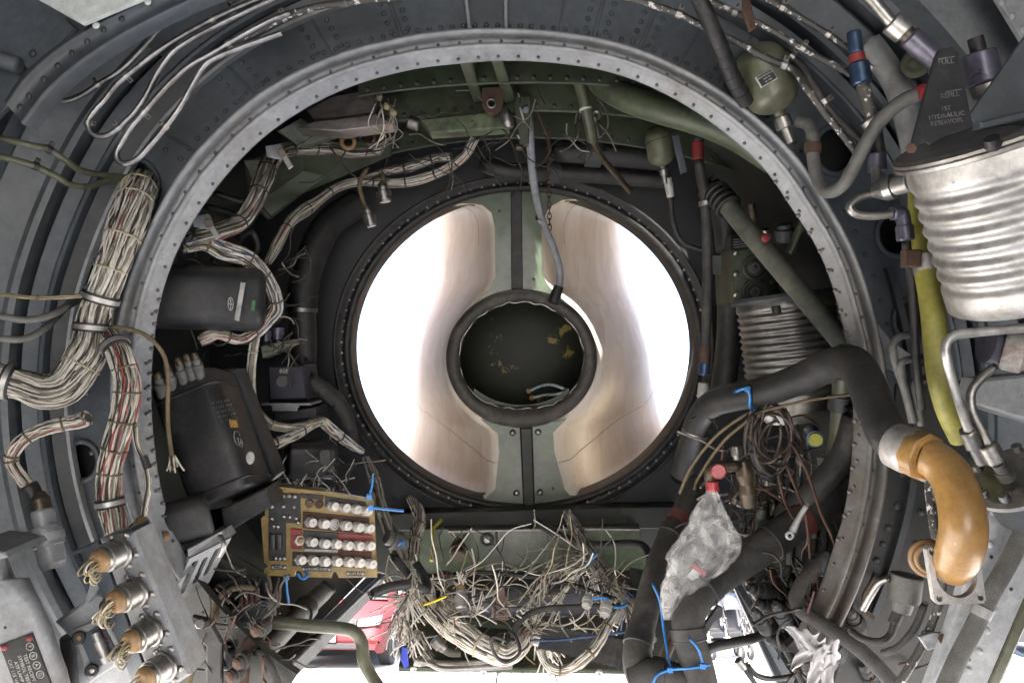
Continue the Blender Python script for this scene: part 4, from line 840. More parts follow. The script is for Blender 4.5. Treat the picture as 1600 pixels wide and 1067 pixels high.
b = MB(); b.prism(PS([(428, 645, 1.8), (494, 636, 1.8), (496, 652, 1.8), (430, 658, 1.8)]), .1, .002); part('tray', b, M['black'], T)
T = thing('dark_module', 'dark round edged module above the fuse panel', 'box', P(480, 745, 1.75)); b = MB(); superbox(b, P(446, 718, 1.76), P(524, 716, 1.8), .036, .04, UP, n=5, endr=.3); part('case', b, M['black'], T)
b = MB(); superbox(b, P(508, 714, 1.73), P(508, 714, 1.715), .012, .016, n=4); part('window', b, M['grey_d'], T)
T = thing('yellow_bracket', 'yellow green bracket carrying two cups beside the inlet', 'bracket', P(420, 555, 1.72)); b = MB(); b.prism(PS([(406, 540, 1.72), (456, 530, 1.74), (458, 538, 1.74), (410, 560, 1.72)]), .05, .002); part('plate', b, M['olive'], T)
for x, y in ((416, 522), (434, 518)):
    b = MB(); b.lathe(P(x, y + 12, 1.7), P(x, y - 6, 1.7), [(0, .009), (.4, .009), (.4, .013), (1, .013)], 16); part('cup', b, M['purple'], T)
T = pipe('jointed_duct', 'taped grey duct slanting under the navy box to the inlet rim', 'duct', [(480, 590, 1.86), (505, 608, 1.88), (528, 628, 1.92), (545, 665, 1.97), (552, 700, 2.0)], 12, M['hose'], clamps=())
b = MB()
for x, y, d in ((505, 608, 1.88), (528, 628, 1.92)): b.band(P(x, y, d), P(25, 22, 1) - P(0, 0, 1), px(12.3, d), px(2, d), px(1, d), 18)
part('joint_band', b, M['rubber'], T)
# ================================================================== TOP OF THE BAY, GREEN STRUCTURE
def poly(name, label, cat, pts, th, mt, bev=.002, group=None):
    b = MB(); b.prism(PS(pts), th, bev); return solo(name, b, mt, label, cat, group)
def arcframe(label, y, d, x0, x1, sag, hgt, mt):
    T = thing('cross_frame', label, 'frame', P((x0 + x1) / 2, y, d), 'green cross frames overhead'); b = MB(); n = 24; rows = []
    for i in range(n + 1):
        x = x0 + (x1 - x0) * i / n; q = (x - 830) / 300; yy = y + sag * q * q
        rows.append([P(x, yy - hgt, d), P(x, yy, d), P(x, yy + 3, d + .002), P(x, yy + 3, d + .05), P(x, yy, d + .052)])
    b.grid(rows, False); part('angle', b, mt, T)
    rivets('rivet', [P(x, y + sag * ((x - 830) / 300) ** 2 - 7, d - .001) for x in range(int(x0) + 14, int(x1), 26)], .005, T, M['grey_d'], h=.5); return T
arcframe('nearest green cross frame just under the ring top', 128, 1.55, 560, 1090, 26, 60, M['green'])
arcframe('second green cross frame above the inlet', 172, 1.74, 540, 1120, 34, 42, M['green_l'])
arcframe('farthest green cross frame, lowest above the inlet', 214, 1.95, 500, 1160, 46, 44, M['green'])
for i, pts in enumerate(([(716, 94, 1.38), (736, 94, 1.38), (756, 160, 1.72), (740, 162, 1.72)], [(766, 92, 1.38), (784, 92, 1.38), (806, 160, 1.72), (788, 162, 1.72)])):
    b = MB(); b.prism(PS(pts), .05, .002, UP); solo('roof_beam', b, M['green_l'], ('left' if i == 0 else 'right') + ' green longitudinal roof beam behind the top of the ring', 'beam', 'green roof beams')
T = thing('lug', 'rounded dark rusty lug with a hole between the roof beams', 'lug', P(769, 175, 1.6))
hl = [to_uv(P(768 + 5 * math.cos(q), 162 + 5 * math.sin(q), 1.6)) for q in [2 * math.pi * i / 14 for i in range(14)]]
b = MB(); holed(b, [to_uv(P(x, y, 1.6)) for x, y in ((753, 138), (785, 136), (786, 164), (780, 172), (770, 177), (760, 174), (754, 166))], [hl], 1.6, .02); part('plate', b, M['rust'], T)
b = MB(); b.torus(P(768, 162, 1.598), FWD, px(6.5, 1.6), .002, 18, 6); part('bush', b, M['steel'], T)
T = thing('peeling_beam', 'green box beam with peeling paint below the lug', 'beam', P(730, 200, 1.7)); b = MB(); b.prism(PS([(655, 186, 1.68), (786, 173, 1.68), (796, 200, 1.68), (672, 208, 1.68)]), .05, .003)
part('beam', b, paint('peeling_green', (.13, .17, .09), .2, 9, (.03, .028, .02), .9, 20, .5, speck=(.02, .018, .015), spthr=.62, spscale=45), T)
b = MB(); b.lathe(P(788, 172, 1.67), P(796, 200, 1.67), [(0, .01), (.3, .013), (.7, .013), (1, .009)], 14); part('pin', b, M['alu_d'], T)
b = MB(); b.hexnut(P(638, 190, 1.68), P(655, 196, 1.68), .014); part('nut', b, M['alu_d'], T)
T = thing('metal_box_beam', 'grimy bare metal box beam at upper left of the bay', 'beam', P(540, 200, 1.6)); b = MB(); b.prism(PS([(478, 172, 1.6), (520, 150, 1.6), (582, 140, 1.6), (588, 176, 1.6), (490, 188, 1.6)]), .04, .002); b.prism(PS([(462, 200, 1.57), (490, 190, 1.57), (588, 178, 1.57), (614, 194, 1.57), (530, 205, 1.57)]), .06, .002); part('beam', b, paint('grimy_metal', (.34, .31, .3), .25, 10, (.07, .05, .035), .75, 8, .4, .6, stretch=(1, 1, 4)), T)
poly('sloped_panel', 'light green sloped panel left of the metal box beam', 'panel', [(432, 205, 1.62), (470, 184, 1.62), (522, 214, 1.66), (470, 230, 1.66)], .02, M['green_l'])
poly('roof_panel', 'dark green riveted roof panel at upper left behind the looms', 'panel', [(380, 250, 1.72), (470, 232, 1.72), (610, 216, 1.78), (610, 240, 1.8), (545, 250, 1.84), (470, 300, 1.84), (420, 340, 1.8), (390, 320, 1.75)], .02, M['green'])
for i, (x, y) in enumerate(((544, 222), (575, 216))):
    b = MB(); b.torus(P(x, y, 1.68), FWD, px(10, 1.68), px(3.6, 1.68), 22, 8); solo('grommet', b, M['tan'] if i == 0 else M['brass'], ('orange' if i == 0 else 'dark') + ' ring grommet beside the metal box beam', 'grommet')
for i, (x, y) in enumerate(((582, 138), (592, 152), (604, 166), (614, 176))):
    connector('terminal_stud', ('topmost', 'second from top', 'third from top', 'lowest')[i] + ' of the brass terminals on the metal box beam', (x, y, 1.56), (x - 8, y - 6, 1.58), 8, M['brass'], M['wire_k'], 'brass terminals overhead', ribs=2)
b = MB(); rnd = random.Random(3)
for k in range(9):
    x = 586 + k * 4; b.mi = rnd.choice((0, 1, 1)); b.tube(PS([(x, 160 + rnd.uniform(-6, 10), 1.55), (x + rnd.uniform(-14, 14), 195, 1.56), (x + rnd.uniform(-16, 16), 212, 1.58), (x + rnd.uniform(-22, 6), 232, 1.62)]), .0012, 5, 5)
solo('loose_wires', b, WM(), 'thin loose wires dangling from the brass terminals', 'wires', kind='stuff')
# roof ledge clutter on the right
T = pipe('green_duct', 'fat green duct elbow tucked under the ring at upper right', 'duct', [(930, 96, 1.62), (934, 118, 1.6), (952, 138, 1.58), (988, 156, 1.56), (1036, 172, 1.54), (1092, 188, 1.52), (1150, 212, 1.5), (1210, 250, 1.48)], 23, M['green_l'], k=18)
T = thing('drop_tube', 'grey tube dropping beside the green duct to a brass end', 'tube', P(905, 110, 1.6)); b = MB(); b.tube(PS([(895, 98, 1.6), (908, 140, 1.61), (916, 172, 1.62), (922, 200, 1.64), (926, 220, 1.66)]), px(9, 1.62), 14); part('tube', b, M['olive'], T)
b = MB(); b.band(P(915, 171, 1.62), P(918, 182, 1.62) - P(915, 171, 1.62), px(9.3, 1.62), px(2, 1.62), px(1, 1.62), 16); part('white_band', b, M['white'], T)
b = MB(); b.tube(PS([(925, 216, 1.66), (934, 236, 1.7), (946, 254, 1.74), (962, 272, 1.78), (985, 300, 1.84)]), px(5, 1.7), 10); part('brass_tail', b, M['brass'], T)
T = thing('eye_rod', 'short steel rod with an eye right of the drop tube', 'rod', P(934, 216, 1.7)); b = MB(); b.tube(PS([(932, 186, 1.7), (935, 216, 1.7)]), .005, 10, 4); part('rod', b, M['alu_d'], T); b = MB(); b.torus(P(931, 180, 1.7), FWD, .008, .004, 16, 8); part('eye', b, M['alu_d'], T)
def bottle(name, label, p0, p1, rpx, mt, neck=.3, group=None):
    d = (p0[2] + p1[2]) / 2; a, c = P(*p0), P(*p1); r = px(rpx, d); T = thing(name, label, 'bottle', a, group); b = MB(); pr = []
    for i in range(9): q = math.pi / 2 * i / 8; pr.append((.28 * (1 - math.cos(q)), r * max(.05, math.sin(q))))
    pr += [(.5, r), (.7, r)]
    for i in range(1, 8): q = math.pi / 2 * i / 8; pr.append((.7 + .24 * math.sin(q), r * max(.22, math.cos(q))))
    pr += [(1, r * .22)]
    b.lathe(a, c, pr, 26, sharp=False); part('body', b, mt, T)
    ax = (c - a); b = MB(); b.band(a + ax * .62, ax, r * 1.0, r * .03, r * .02, 26); part('weld_seam', b, mt, T)
    b = MB(); b.hexnut(c, c + ax.normalized() * r * .5, r * .34); b.lathe(c + ax.normalized() * r * .5, c + ax.normalized() * r * 1.1, [(0, r * .2), (1, r * .18)], 12); part('neck_fitting', b, M['alu_d'], T); return T
bottle('accumulator', 'small olive bottle hanging near the inlet at upper right', (1026, 196, 1.78), (1036, 264, 1.8), 21, M['olive'])
poly('strap', 'flat grey strap beside the small olive bottle', 'strap', [(1050, 212, 1.74), (1061, 208, 1.74), (1074, 268, 1.76), (1064, 272, 1.76)], .006, M['grey'])
for i, (pts, r) in enumerate((([(858, 236, 1.98), (930, 240, 1.98), (1030, 250, 1.98)], 17), ([(750, 255, 2.0), (800, 268, 2.0), (900, 272, 2.02), (1040, 282, 2.02)], 13), ([(1100, 285, 1.9), (1130, 330, 1.9), (1140, 420, 1.92), (1140, 520, 1.95), (1130, 610, 1.95)], 20))):
    pipe('dark_pipe', ('upper horizontal black pipe above the inlet', 'lower horizontal black pipe just over the inlet rim', 'thick black pipe dropping right of the inlet')[i], 'pipe', pts, r, M['rubber'], k=14, clamps=(.4,), cm=M['grey_d'])
# hanging hose, chain and strut cable in the middle
T = thing('hanging_hose', 'pale grey flexible hose hanging down into the hub', 'hose', P(825, 178, 1.75)); c = crom(PS([(818, 166, 1.72), (826, 190, 1.74), (829, 230, 1.78), (832, 270, 1.84), (840, 318, 1.92), (850, 352, 2.0), (864, 385, 2.05), (874, 420, 2.08), (874, 445, 2.08), (866, 462, 2.08)]), 6)
b = MB(); b.tube(c, px(6, 1.95), 12, raw=True); part('tube', b, paint('pale_hose', (.32, .34, .37), .12, 15, (.1, .1, .1), .5, 12, .5), T)
b = MB(); b.band(P(844, 342, 1.98), P(858, 372, 2.02) - P(844, 342, 1.98), px(6.3, 2.0), px(4, 2.0), px(1.2, 2), 14); part('clip', b, M['alu_d'], T)
b = MB(); b.lathe(P(873, 448, 2.08), P(864, 474, 2.075), [(0, px(8, 2.08)), (.6, px(9, 2.08)), (1, px(8, 2.08))], 14); part('end_sleeve', b, M['rubber'], T)
T = thing('rusty_chain', 'rusty chain hanging beside the pale hose', 'chain', P(858, 180, 1.8))
for k in range(20):
    f = k / 19; x = 856 + 3 * f; y = 200 + 164 * f; d = 1.82 + .22 * f; b = MB(); c = P(x, y, d); a_ = RIGHT if k % 2 else (FWD + RIGHT * .3); s_, t_, n_ = frame_of(a_, UP)
    b.tube([c + t_ * (.009 * math.cos(q)) * 1.0 + s_ * (.0045 * math.sin(q)) for q in [2 * math.pi * i / 10 for i in range(10)]], .0014, 5, 2, closed=True); part('link', b, M['rust'], T)
pipe('thin_cable', 'thin rusty cable looping above the chain', 'cable', [(838, 168, 1.75), (846, 190, 1.77), (856, 215, 1.8), (860, 235, 1.8), (848, 256, 1.8)], 1.6, M['rust'])
T = thing('slotted_hanger', 'pale slotted hanger strip above the hanging hose', 'bracket', P(812, 200, 1.72)); b = MB(); b.prism(PS([(800, 150, 1.72), (830, 150, 1.72), (826, 226, 1.72), (812, 226, 1.72)]), .02, .002); part('strip', b, M['green_l'], T)
b = MB(); b.hexnut(P(806, 231, 1.7), P(818, 231, 1.7), .007); part('bolt', b, M['brass'], T)
for i, (x0, y0, x1, y1) in enumerate(((808, 146, 810, 152), (811, 168, 818, 192), (807, 211, 810, 217))):
    b = MB(); b.prism(PS([(x0, y0, 1.716), (x0 + 3, y0, 1.716), (x1 + 3, y1, 1.716), (x1, y1, 1.716)]), .002, .0003); part('daylight_slot', b, M['alu'], T)  # bright metal slivers painted in for daylight showing through roof gaps
# vertical hose right of the inlet
T = thing('drain_hose', 'slim black hose with red collar dropping right of the inlet', 'hose', P(1092, 220, 1.7)); b = MB(); b.tube(PS([(1091, 246, 1.7), (1096, 280, 1.71), (1102, 318, 1.72), (1105, 400, 1.75), (1104, 480, 1.78), (1102, 545, 1.8)]), px(8, 1.75), 12); part('tube', b, M['hose'], T)
for nm, p0, p1, r, m_ in (('top_tube', (1096, 172, 1.7), (1088, 200, 1.7), 6, 'brass'), ('coupler', (1089, 196, 1.7), (1090, 222, 1.7), 10, 'rubber'), ('red_collar', (1090, 222, 1.7), (1091, 250, 1.7), 9, 'red'), ('white_ring', (1102, 314, 1.72), (1103, 322, 1.72), 11, 'alu_d'), ('brown_sleeve', (1102, 540, 1.8), (1101, 566, 1.8), 9, 'rust'), ('navy_sleeve', (1101, 566, 1.8), (1100, 586, 1.8), 9, 'bluefit'), ('clear_end', (1100, 598, 1.8), (1098, 622, 1.8), 9, 'label')):
    b = MB(); d = p0[2]; b.lathe(P(*p0), P(*p1), [(0, px(r, d) * .9), (.1, px(r, d)), (.9, px(r, d)), (1, px(r, d) * .9)], 16); part(nm, b, M[m_], T)
T = pipe('sensor_lead', 'dark lead with orange and white end tag right of the inlet top', 'lead', [(1040, 262, 1.82), (1044, 285, 1.82), (1048, 310, 1.84), (1052, 345, 1.88), (1066, 378, 1.9), (1100, 392, 1.9)], 4, M['rubber'])
b = MB(); b.lathe(P(1043, 278, 1.81), P(1048, 308, 1.82), [(0, px(6, 1.8)), (.3, px(6, 1.8)), (.3, px(7, 1.8)), (1, px(6, 1.8))], 12); part('tag', b, M['label'], T)
T = pipe('diagonal_pipe', 'grey green pipe slanting down behind the ring at right', 'pipe', [(1118, 296, 1.72), (1140, 326, 1.68), (1200, 398, 1.6), (1260, 468, 1.52), (1328, 548, 1.44)], 16, M['pipe_gg'], k=16)
b = MB(); ax = P(1200, 398, 1.6) - P(1140, 326, 1.68)
for f in (-.35, -.25, -.15, -.05): b.torus(P(1140, 326, 1.68) + ax * f, ax, px(18, 1.68), px(4, 1.68), 20, 8)
part('collar', b, M['rubber'], T); b = MB(); b.dome(P(1196, 372, 1.575), -FWD, px(7, 1.6), .3, 12); part('red_mark', b, M['red'], T)
pipe('short_strut', 'short olive strut pipe behind the ring right of the diagonal pipe', 'strut', [(1258, 340, 1.6), (1234, 396, 1.62)], 7, M['olive'])
T = thing('gearbox_panel', 'dark olive gearbox face with two round ports right of the inlet', 'gearbox', P(1180, 470, 1.8)); b = MB(); b.prism(PS([(1142, 388, 1.8), (1212, 380, 1.8), (1220, 470, 1.8), (1146, 472, 1.8)]), .15, .005); part('housing', b, M['green'], T)
for y, r in ((418, 18), (456, 18)):
    b = MB(); b.torus(P(1180, y, 1.798), FWD, px(r, 1.8), .004, 24, 8); b.lathe(P(1180, y, 1.8), P(1180, y, 1.788), [(0, px(11, 1.8)), (.7, px(11, 1.8)), (1, px(7, 1.8))], 18); p_ = part('port', b, M['grey_d'], T)
    b = MB(); b.dome(P(1180, y, 1.788), -FWD, .006, .6); part('port_screw', b, M['rust'], p_)
rivets('bolt', [P(x, y, 1.797) for x, y in ((1150, 395), (1150, 460), (1206, 390), (1150, 428), (1206, 440))], .007, T, M['alu_d'])
b = MB()
for k in range(4): b.prism(PS([(1146, 374 + k * 4, 1.79), (1200, 368 + k * 4, 1.79), (1200, 369.4 + k * 4, 1.79), (1146, 375.4 + k * 4, 1.79)]), .002)
part('placard_lines', b, M['letter_g'], T)
b = MB(); b.prism(PS([(1142, 368, 1.797), (1204, 362, 1.797), (1204, 386, 1.797), (1142, 392, 1.797)]), .05, .002); part('placard', b, M['black'], T)
for i, (x, y) in enumerate(((1174, 318), (1226, 350), (1196, 358))):
    connector('valve', ('tall brass', 'squat dark', 'small silver')[i] + ' valve above the gearbox face', (x, y, 1.74), (x + 2, y + (36, 28, 16)[i], 1.75), (7, 16, 8)[i], (M['brass'], M['grey_d'], M['alu_d'])[i], None, 'valves above the gearbox', ribs=3, cat='valve')
def bellows(name, label, p0, p1, rpx, nrib, amp, mt, up=None, plain=.12):
    a, c = P(*p0), P(*p1); d = (p0[2] + p1[2]) / 2; r = px(rpx, d); pr = [(0, r * .98), (plain, r)]; m = nrib * 8
    for i in range(m + 1): pr.append((plain + .02 + (1 - 2 * plain - .04) * i / m, r * (1 - amp * (.5 - .5 * math.cos(2 * math.pi * nrib * i / m)))))
    pr += [(1 - plain, r), (.985, r), (1, r * .95), (1.0, .001)]
    T = thing(name, label, 'reservoir', c); b = MB(); b.lathe(a, c, pr, 56, up, sharp=False); part('corrugated_body', b, mt, T); return T
T = bellows('small_bellows', 'dull corrugated metal bellows behind the ring at right', (1226, 470, 1.72), (1244, 612, 1.72), 75, 11, .05, M['alu_d'], plain=.05)
b = MB(); ax = (P(1244, 612, 1.72) - P(1226, 470, 1.72)).normalized(); b.lathe(P(1226, 470, 1.72) - ax * .014, P(1226, 470, 1.72), [(0, px(80, 1.72)), (.5, px(82, 1.72)), (1, px(80, 1.72))], 48); part('top_flange', b, M['grey_d'], T)
b = MB(); b.lathe(P(1244, 612, 1.72), P(1250, 656, 1.72), [(0, px(70, 1.72)), (.6, px(68, 1.72)), (1, px(50, 1.72))], 40); part('cup', b, M['alu_d'], T)
b = MB(); b.hexnut(P(1212, 478, 1.62), P(1214, 490, 1.62), .009); part('drain_plug', b, M['rubber'], T)
# ================================================================== RIGHT SIDE, OUTSIDE THE RING
T = bellows('hydraulic_reservoir', 'large bright corrugated metal reservoir at the right edge', (1552, 212, 1.0), (1622, 452, 1.035), 132, 7, .04, M['alu'], plain=.13)
a_, c_ = P(1552, 212, 1.0), P(1622, 452, 1.035); ax = (c_ - a_).normalized()
b = MB(); b.lathe(a_ - ax * .010, a_ + ax * .008, [(0, px(140, 1)), (.25, px(147, 1)), (.45, px(147, 1)), (.5, px(144, 1)), (.6, px(147, 1)), (.85, px(146, 1)), (1, px(134, 1))], 64); part('top_flange', b, M['alu_d'], T)
b = MB(); b.lathe(P(1549, 216, .872), P(1553, 232, .878), [(0, .008), (.7, .009), (1, .007)], 12); s_ = part('bleed_screw', b, M['rubber'], T); b = MB(); b.lathe(P(1553, 231, .878), P(1554, 236, .879), [(0, .005), (1, .004)], 10); part('screw_tip', b, M['rust'], s_)
T = thing('level_plate', 'black triangular level plate lettered FULL and REFILL above the reservoir', 'sign', P(1475, 225, 1.0)); PD = .93
b = MB(); b.prism(PS([(1467, 78, PD), (1488, 74, PD), (1498, 84, PD), (1521, 200, PD), (1476, 214, PD), (1454, 226, PD), (1447, 222, PD), (1428, 230, PD), (1425, 222, PD), (1461, 90, PD)]), .004, .0007); part('plate', b, M['black'], T)
dirx = RIGHT * .985 + UP * .14
for s_, x, y, sz in (('FULL', 1478, 97, .0085), ('REFILL', 1484, 149, .0078), ('1ST', 1478, 170, .007), ('HYDRAULIC', 1479, 181, .0075), ('RESERVOIR', 1479, 191, .0075)):
    lettering(s_, sz, plane(P(x, y, PD - .0006), dirx, UP), M['letter_g'], T)
for x0, y0, x1, y1 in ((1466, 92, 1491, 88), (1478, 143, 1503, 139)):
    b = MB(); b.prism(PS([(x0, y0, PD - .0004), (x1, y1, PD - .0004), (x1, y1 + 1.5, PD - .0004), (x0, y0 + 1.5, PD - .0004)]), .0008); part('level_line', b, M['letter_g'], T)
b = MB(); b.hexnut(P(1424, 232, PD), P(1424, 232, PD - .008), .006); part('corner_bolt', b, M['rust'], T)
T = thing('gusset_sheet', 'plain grey gusset sheet standing on the reservoir at top right', 'bracket', P(1560, 195, 1.0)); b = MB(); b.prism(PS([(1516, 178, .94), (1602, 56, .94), (1640, 56, .94), (1640, 190, .94), (1536, 198, .94), (1524, 198, .94)]), .004, .001); part('sheet', b, M['grey'], T)
b = MB(); b.prism(PS([(1532, 190, .925), (1640, 164, .925), (1640, 180, .925), (1534, 200, .925)]), .018, .002); part('foot', b, M['grey'], T)
T = thing('violet_fitting', 'fat violet anodised cylinder fitting right of the level plate', 'fitting', P(1538, 140, 1.1)); b = MB(); b.lathe(P(1530, 84, 1.1), P(1540, 132, 1.1), [(0, px(24, 1.1)), (.05, px(26, 1.1)), (.95, px(26, 1.1)), (1, px(24, 1.1))], 28); part('cap', b, M['purple'], T)
b = MB(); b.hexnut(P(1540, 132, 1.1), P(1544, 150, 1.1), px(22, 1.1)); part('nut', b, M['alu_d'], T); b = MB(); b.lathe(P(1524, 60, 1.1), P(1530, 84, 1.1), [(0, px(12, 1.1)), (1, px(12, 1.1))], 14); part('stem', b, M['rubber'], T)
T = thing('violet_coupling', 'violet anodised coupling on a bare pipe at the top right', 'coupling', P(1430, 60, 1.12)); b = MB(); b.tube(PS([(1345, -20, 1.12), (1366, 4, 1.12), (1388, 30, 1.12), (1396, 36, 1.12)]), px(10, 1.12), 14); part('tube', b, M['alu_d'], T)
b = MB(); b.hexnut(P(1392, 34, 1.12), P(1414, 52, 1.12), px(19, 1.12)); part('nut', b, M['alu'], T); b = MB(); b.lathe(P(1412, 50, 1.12), P(1422, 59, 1.12), [(0, px(14, 1.12)), (1, px(14, 1.12))], 18); part('thread', b, M['brass'], T)
b = MB(); b.lathe(P(1420, 57, 1.12), P(1466, 98, 1.12), [(0, px(16, 1.12)), (.05, px(18, 1.12)), (1, px(18, 1.12))], 24); part('barrel', b, M['purple'], T)
b = MB(); b.lathe(P(1432, 100, 1.2), P(1430, 98, 1.19), [(0, px(22, 1.2)), (.5, px(22, 1.2)), (1, px(16, 1.2))], 22); b.dome(P(1430, 98, 1.19), -FWD, px(10, 1.19), .6, 12); solo('round_port', b, M['olive'], 'round olive port behind the violet coupling', 'port')
pipe('curved_duct', 'pale grey curved duct running down beside the reservoir', 'duct', [(1352, 62, 1.26), (1378, 95, 1.26), (1402, 135, 1.26), (1420, 190, 1.25), (1434, 260, 1.24), (1448, 320, 1.24)], 20, M['ring'], k=18)
T = thing('blue_fitting', 'blue and red anodised union on a chipped riser at upper right', 'fitting', P(1345, 140, 1.18))
for nm, p0, p1, r, m_ in (('dark_tube', (1334, 50, 1.18), (1338, 84, 1.18), 11, 'bluefit'), ('red_band', (1338, 84, 1.18), (1341, 98, 1.18), 12, 'red'), ('blue_nut', (1341, 98, 1.18), (1347, 132, 1.18), 16, 'bluefit'), ('chipped_riser', (1347, 132, 1.18), (1364, 186, 1.18), 10, 'chip'), ('clamp_block', (1358, 184, 1.18), (1370, 198, 1.18), 17, 'alu_d'), ('lower_hose', (1366, 198, 1.18), (1374, 250, 1.18), 11, 'rubber'), ('violet_nut', (1368, 240, 1.17), (1371, 268, 1.17), 15, 'purple')):
    b = MB(); d = p0[2]; (b.hexnut(P(*p0), P(*p1), px(r, d)) if 'nut' in nm else b.lathe(P(*p0), P(*p1), [(0, px(r, d) * .92), (.08, px(r, d)), (.92, px(r, d)), (1, px(r, d) * .92)], 18)); part(nm, b, M[m_], T)
T = pipe('u_hose', 'dusty grey hose making a U beside the ring at right', 'hose', [(1438, 146, 1.1), (1408, 160, 1.11), (1376, 188, 1.13), (1352, 226, 1.15), (1334, 262, 1.17), (1316, 290, 1.2), (1294, 300, 1.23), (1279, 284, 1.25), (1271, 248, 1.26), (1270, 212, 1.26), (1262, 194, 1.27), (1246, 190, 1.28)], 10.5, M['hose_g'], k=14, n=8)
b = MB(); b.lathe(P(1432, 148, 1.1), P(1446, 141, 1.1), [(0, px(11.5, 1.1)), (.5, px(12, 1.1)), (1, px(11, 1.1))], 16); part('red_white_end', b, M['redcap'], T); b = MB(); b.band(P(1270, 232, 1.26), UP, px(11.5, 1.26), px(8, 1.26), px(1.5, 1.26), 16); part('rust_band', b, M['rust'], T)
T = bottle('accumulator', 'large olive bottle with a dark label outside the ring at upper right', (1176, 70, 1.26), (1220, 182, 1.27), 40, M['olive'])
tl = plane(P(1198, 122, 1.218), RIGHT * .86 + UP * .5, UP); b = MB(); b.prism([tl(u, v, 0) for u, v in ((-.014, -.009), (.014, -.009), (.014, .009), (-.014, .009))], .004, .0005); lb = part('label_border', b, M['label'], T)
b = MB(); b.prism([tl(u, v, .0006) for u, v in ((-.0128, -.0078), (.0128, -.0078), (.0128, .0078), (-.0128, .0078))], .002); part('label_face', b, M['black'], lb)
for k, s_ in enumerate(('ACCUMULATOR', '3000 PSI', 'AIR 1000')): lettering(s_, .0034, plane(tl(0, .0045 - k * .0045, .0008), RIGHT * .86 + UP * .5, UP), M['letter'], lb)
T = thing('ribbed_hose', 'thick black ribbed hose crossing the ring top at right', 'hose', P(1090, 0, 1.2)); c = resample(crom(PS([(1086, -14, 1.18), (1108, 32, 1.19), (1128, 80, 1.21), (1146, 125, 1.23), (1166, 160, 1.26)]), 8), 60); b = MB(); b.tube(c, px(13, 1.2), 16, raw=True); part('tube', b, M['rubber'], T)
b = MB()
for i in range(28, 58, 5): b.band(c[i], c[i + 1] - c[i - 1], px(13, 1.2), px(1.2, 1.2), px(1.2, 1.2), 16)
part('rib', b, M['rubber'], T)
poly('rusty_strap', 'orange rusty strap near the top edge right of centre', 'strap', [(1160, -8, 1.17), (1172, -8, 1.17), (1182, 44, 1.17), (1172, 50, 1.17), (1162, 20, 1.17)], .006, M['rust'])
# valve with bent tube
T = thing('tee_valve', 'grey tee valve with a silver cap beside the reservoir', 'valve', P(1390, 292, 1.12))
b = MB(); b.lathe(P(1364, 300, 1.13), P(1424, 284, 1.09), [(0, px(10, 1.12)), (.2, px(16, 1.12)), (.35, px(20, 1.12)), (.55, px(20, 1.12)), (.58, px(13, 1.12)), (.95, px(13, 1.12)), (1, px(11, 1.12))], 22); part('body', b, M['alu_d'], T)
b = MB(); b.lathe(P(1400, 291, 1.1), P(1422, 285, 1.08), [(0, px(14.5, 1.1)), (.9, px(14.5, 1.1)), (1, px(13, 1.1))], 20); part('cap', b, M['alu'], T)
b = MB(); b.lathe(P(1372, 300, 1.13), P(1368, 262, 1.14), [(0, px(9, 1.12)), (1, px(8, 1.12))], 14); part('riser', b, M['alu_d'], T)
b = MB(); b.tube(PS([(1368, 302, 1.13), (1344, 308, 1.13), (1328, 322, 1.13), (1336, 334, 1.13), (1362, 338, 1.13), (1396, 334, 1.13)]), px(6.5, 1.13), 12); part('bent_tube', b, M['alu_d'], T)
b = MB(); b.tube(PS([(1392, 334, 1.13), (1408, 333, 1.13), (1412, 346, 1.13), (1413, 360, 1.13)]), px(11, 1.13), 14); part('violet_elbow', b, M['purple'], T); b = MB(); b.hexnut(P(1413, 352, 1.13), P(1415, 376, 1.13), px(13.5, 1.13)); part('violet_nut', b, M['purple'], T)
pipe('dark_hose', 'slim dark hose running down left of the yellow hose', 'hose', [(1415, 374, 1.15), (1418, 400, 1.15), (1424, 440, 1.15), (1428, 490, 1.15), (1432, 560, 1.16), (1440, 640, 1.17)], 6.5, M['rubber'])
T = pipe('yellow_hose', 'yellow green hose hanging down past the bright reservoir', 'hose', [(1438, 290, 1.17), (1438, 330, 1.16), (1440, 370, 1.15), (1446, 415, 1.14), (1453, 455, 1.13), (1459, 500, 1.12), (1463, 550, 1.12), (1470, 600, 1.12), (1483, 645, 1.13), (1502, 685, 1.14)], 18, M['yellow'], k=18)
b = MB(); b.band(P(1446, 412, 1.14), P(1450, 440, 1.14) - P(1444, 400, 1.14), px(18.5, 1.14), px(16, 1.14), px(2, 1.14), 22); cl = part('clamp', b, M['alu_d'], T)
b = MB(); b.box(P(1424, 404, 1.12), .012, .012, .006, RIGHT, UP, .002); part('clamp_lug', b, M['rust'], cl)
T = pipe('bent_tube', 'bright silver tube with a square bend below the reservoir', 'tube', [(1625, 510, 1.02), (1570, 515, 1.02), (1510, 521, 1.02), (1488, 526, 1.02), (1478, 540, 1.02), (1480, 565, 1.02), (1494, 615, 1.03), (1512, 668, 1.04), (1516, 680, 1.04)], 7.5, M['alu'], n=8, k=14)
b = MB(); b.hexnut(P(1511, 672, 1.04), P(1523, 698, 1.05), px(14, 1.04)); b.lathe(P(1523, 698, 1.05), P(1534, 722, 1.06), [(0, px(10, 1.04)), (1, px(9, 1.04))], 14); part('nut', b, M['alu_d'], T)
T = pipe('bent_tube', 'shorter dull tube curving down to a hex nut at right', 'tube', [(1556, 572, 1.04), (1532, 592, 1.04), (1518, 612, 1.04), (1519, 640, 1.04), (1532, 668, 1.04), (1546, 696, 1.04)], 7, M['alu_d'], n=8, k=12)
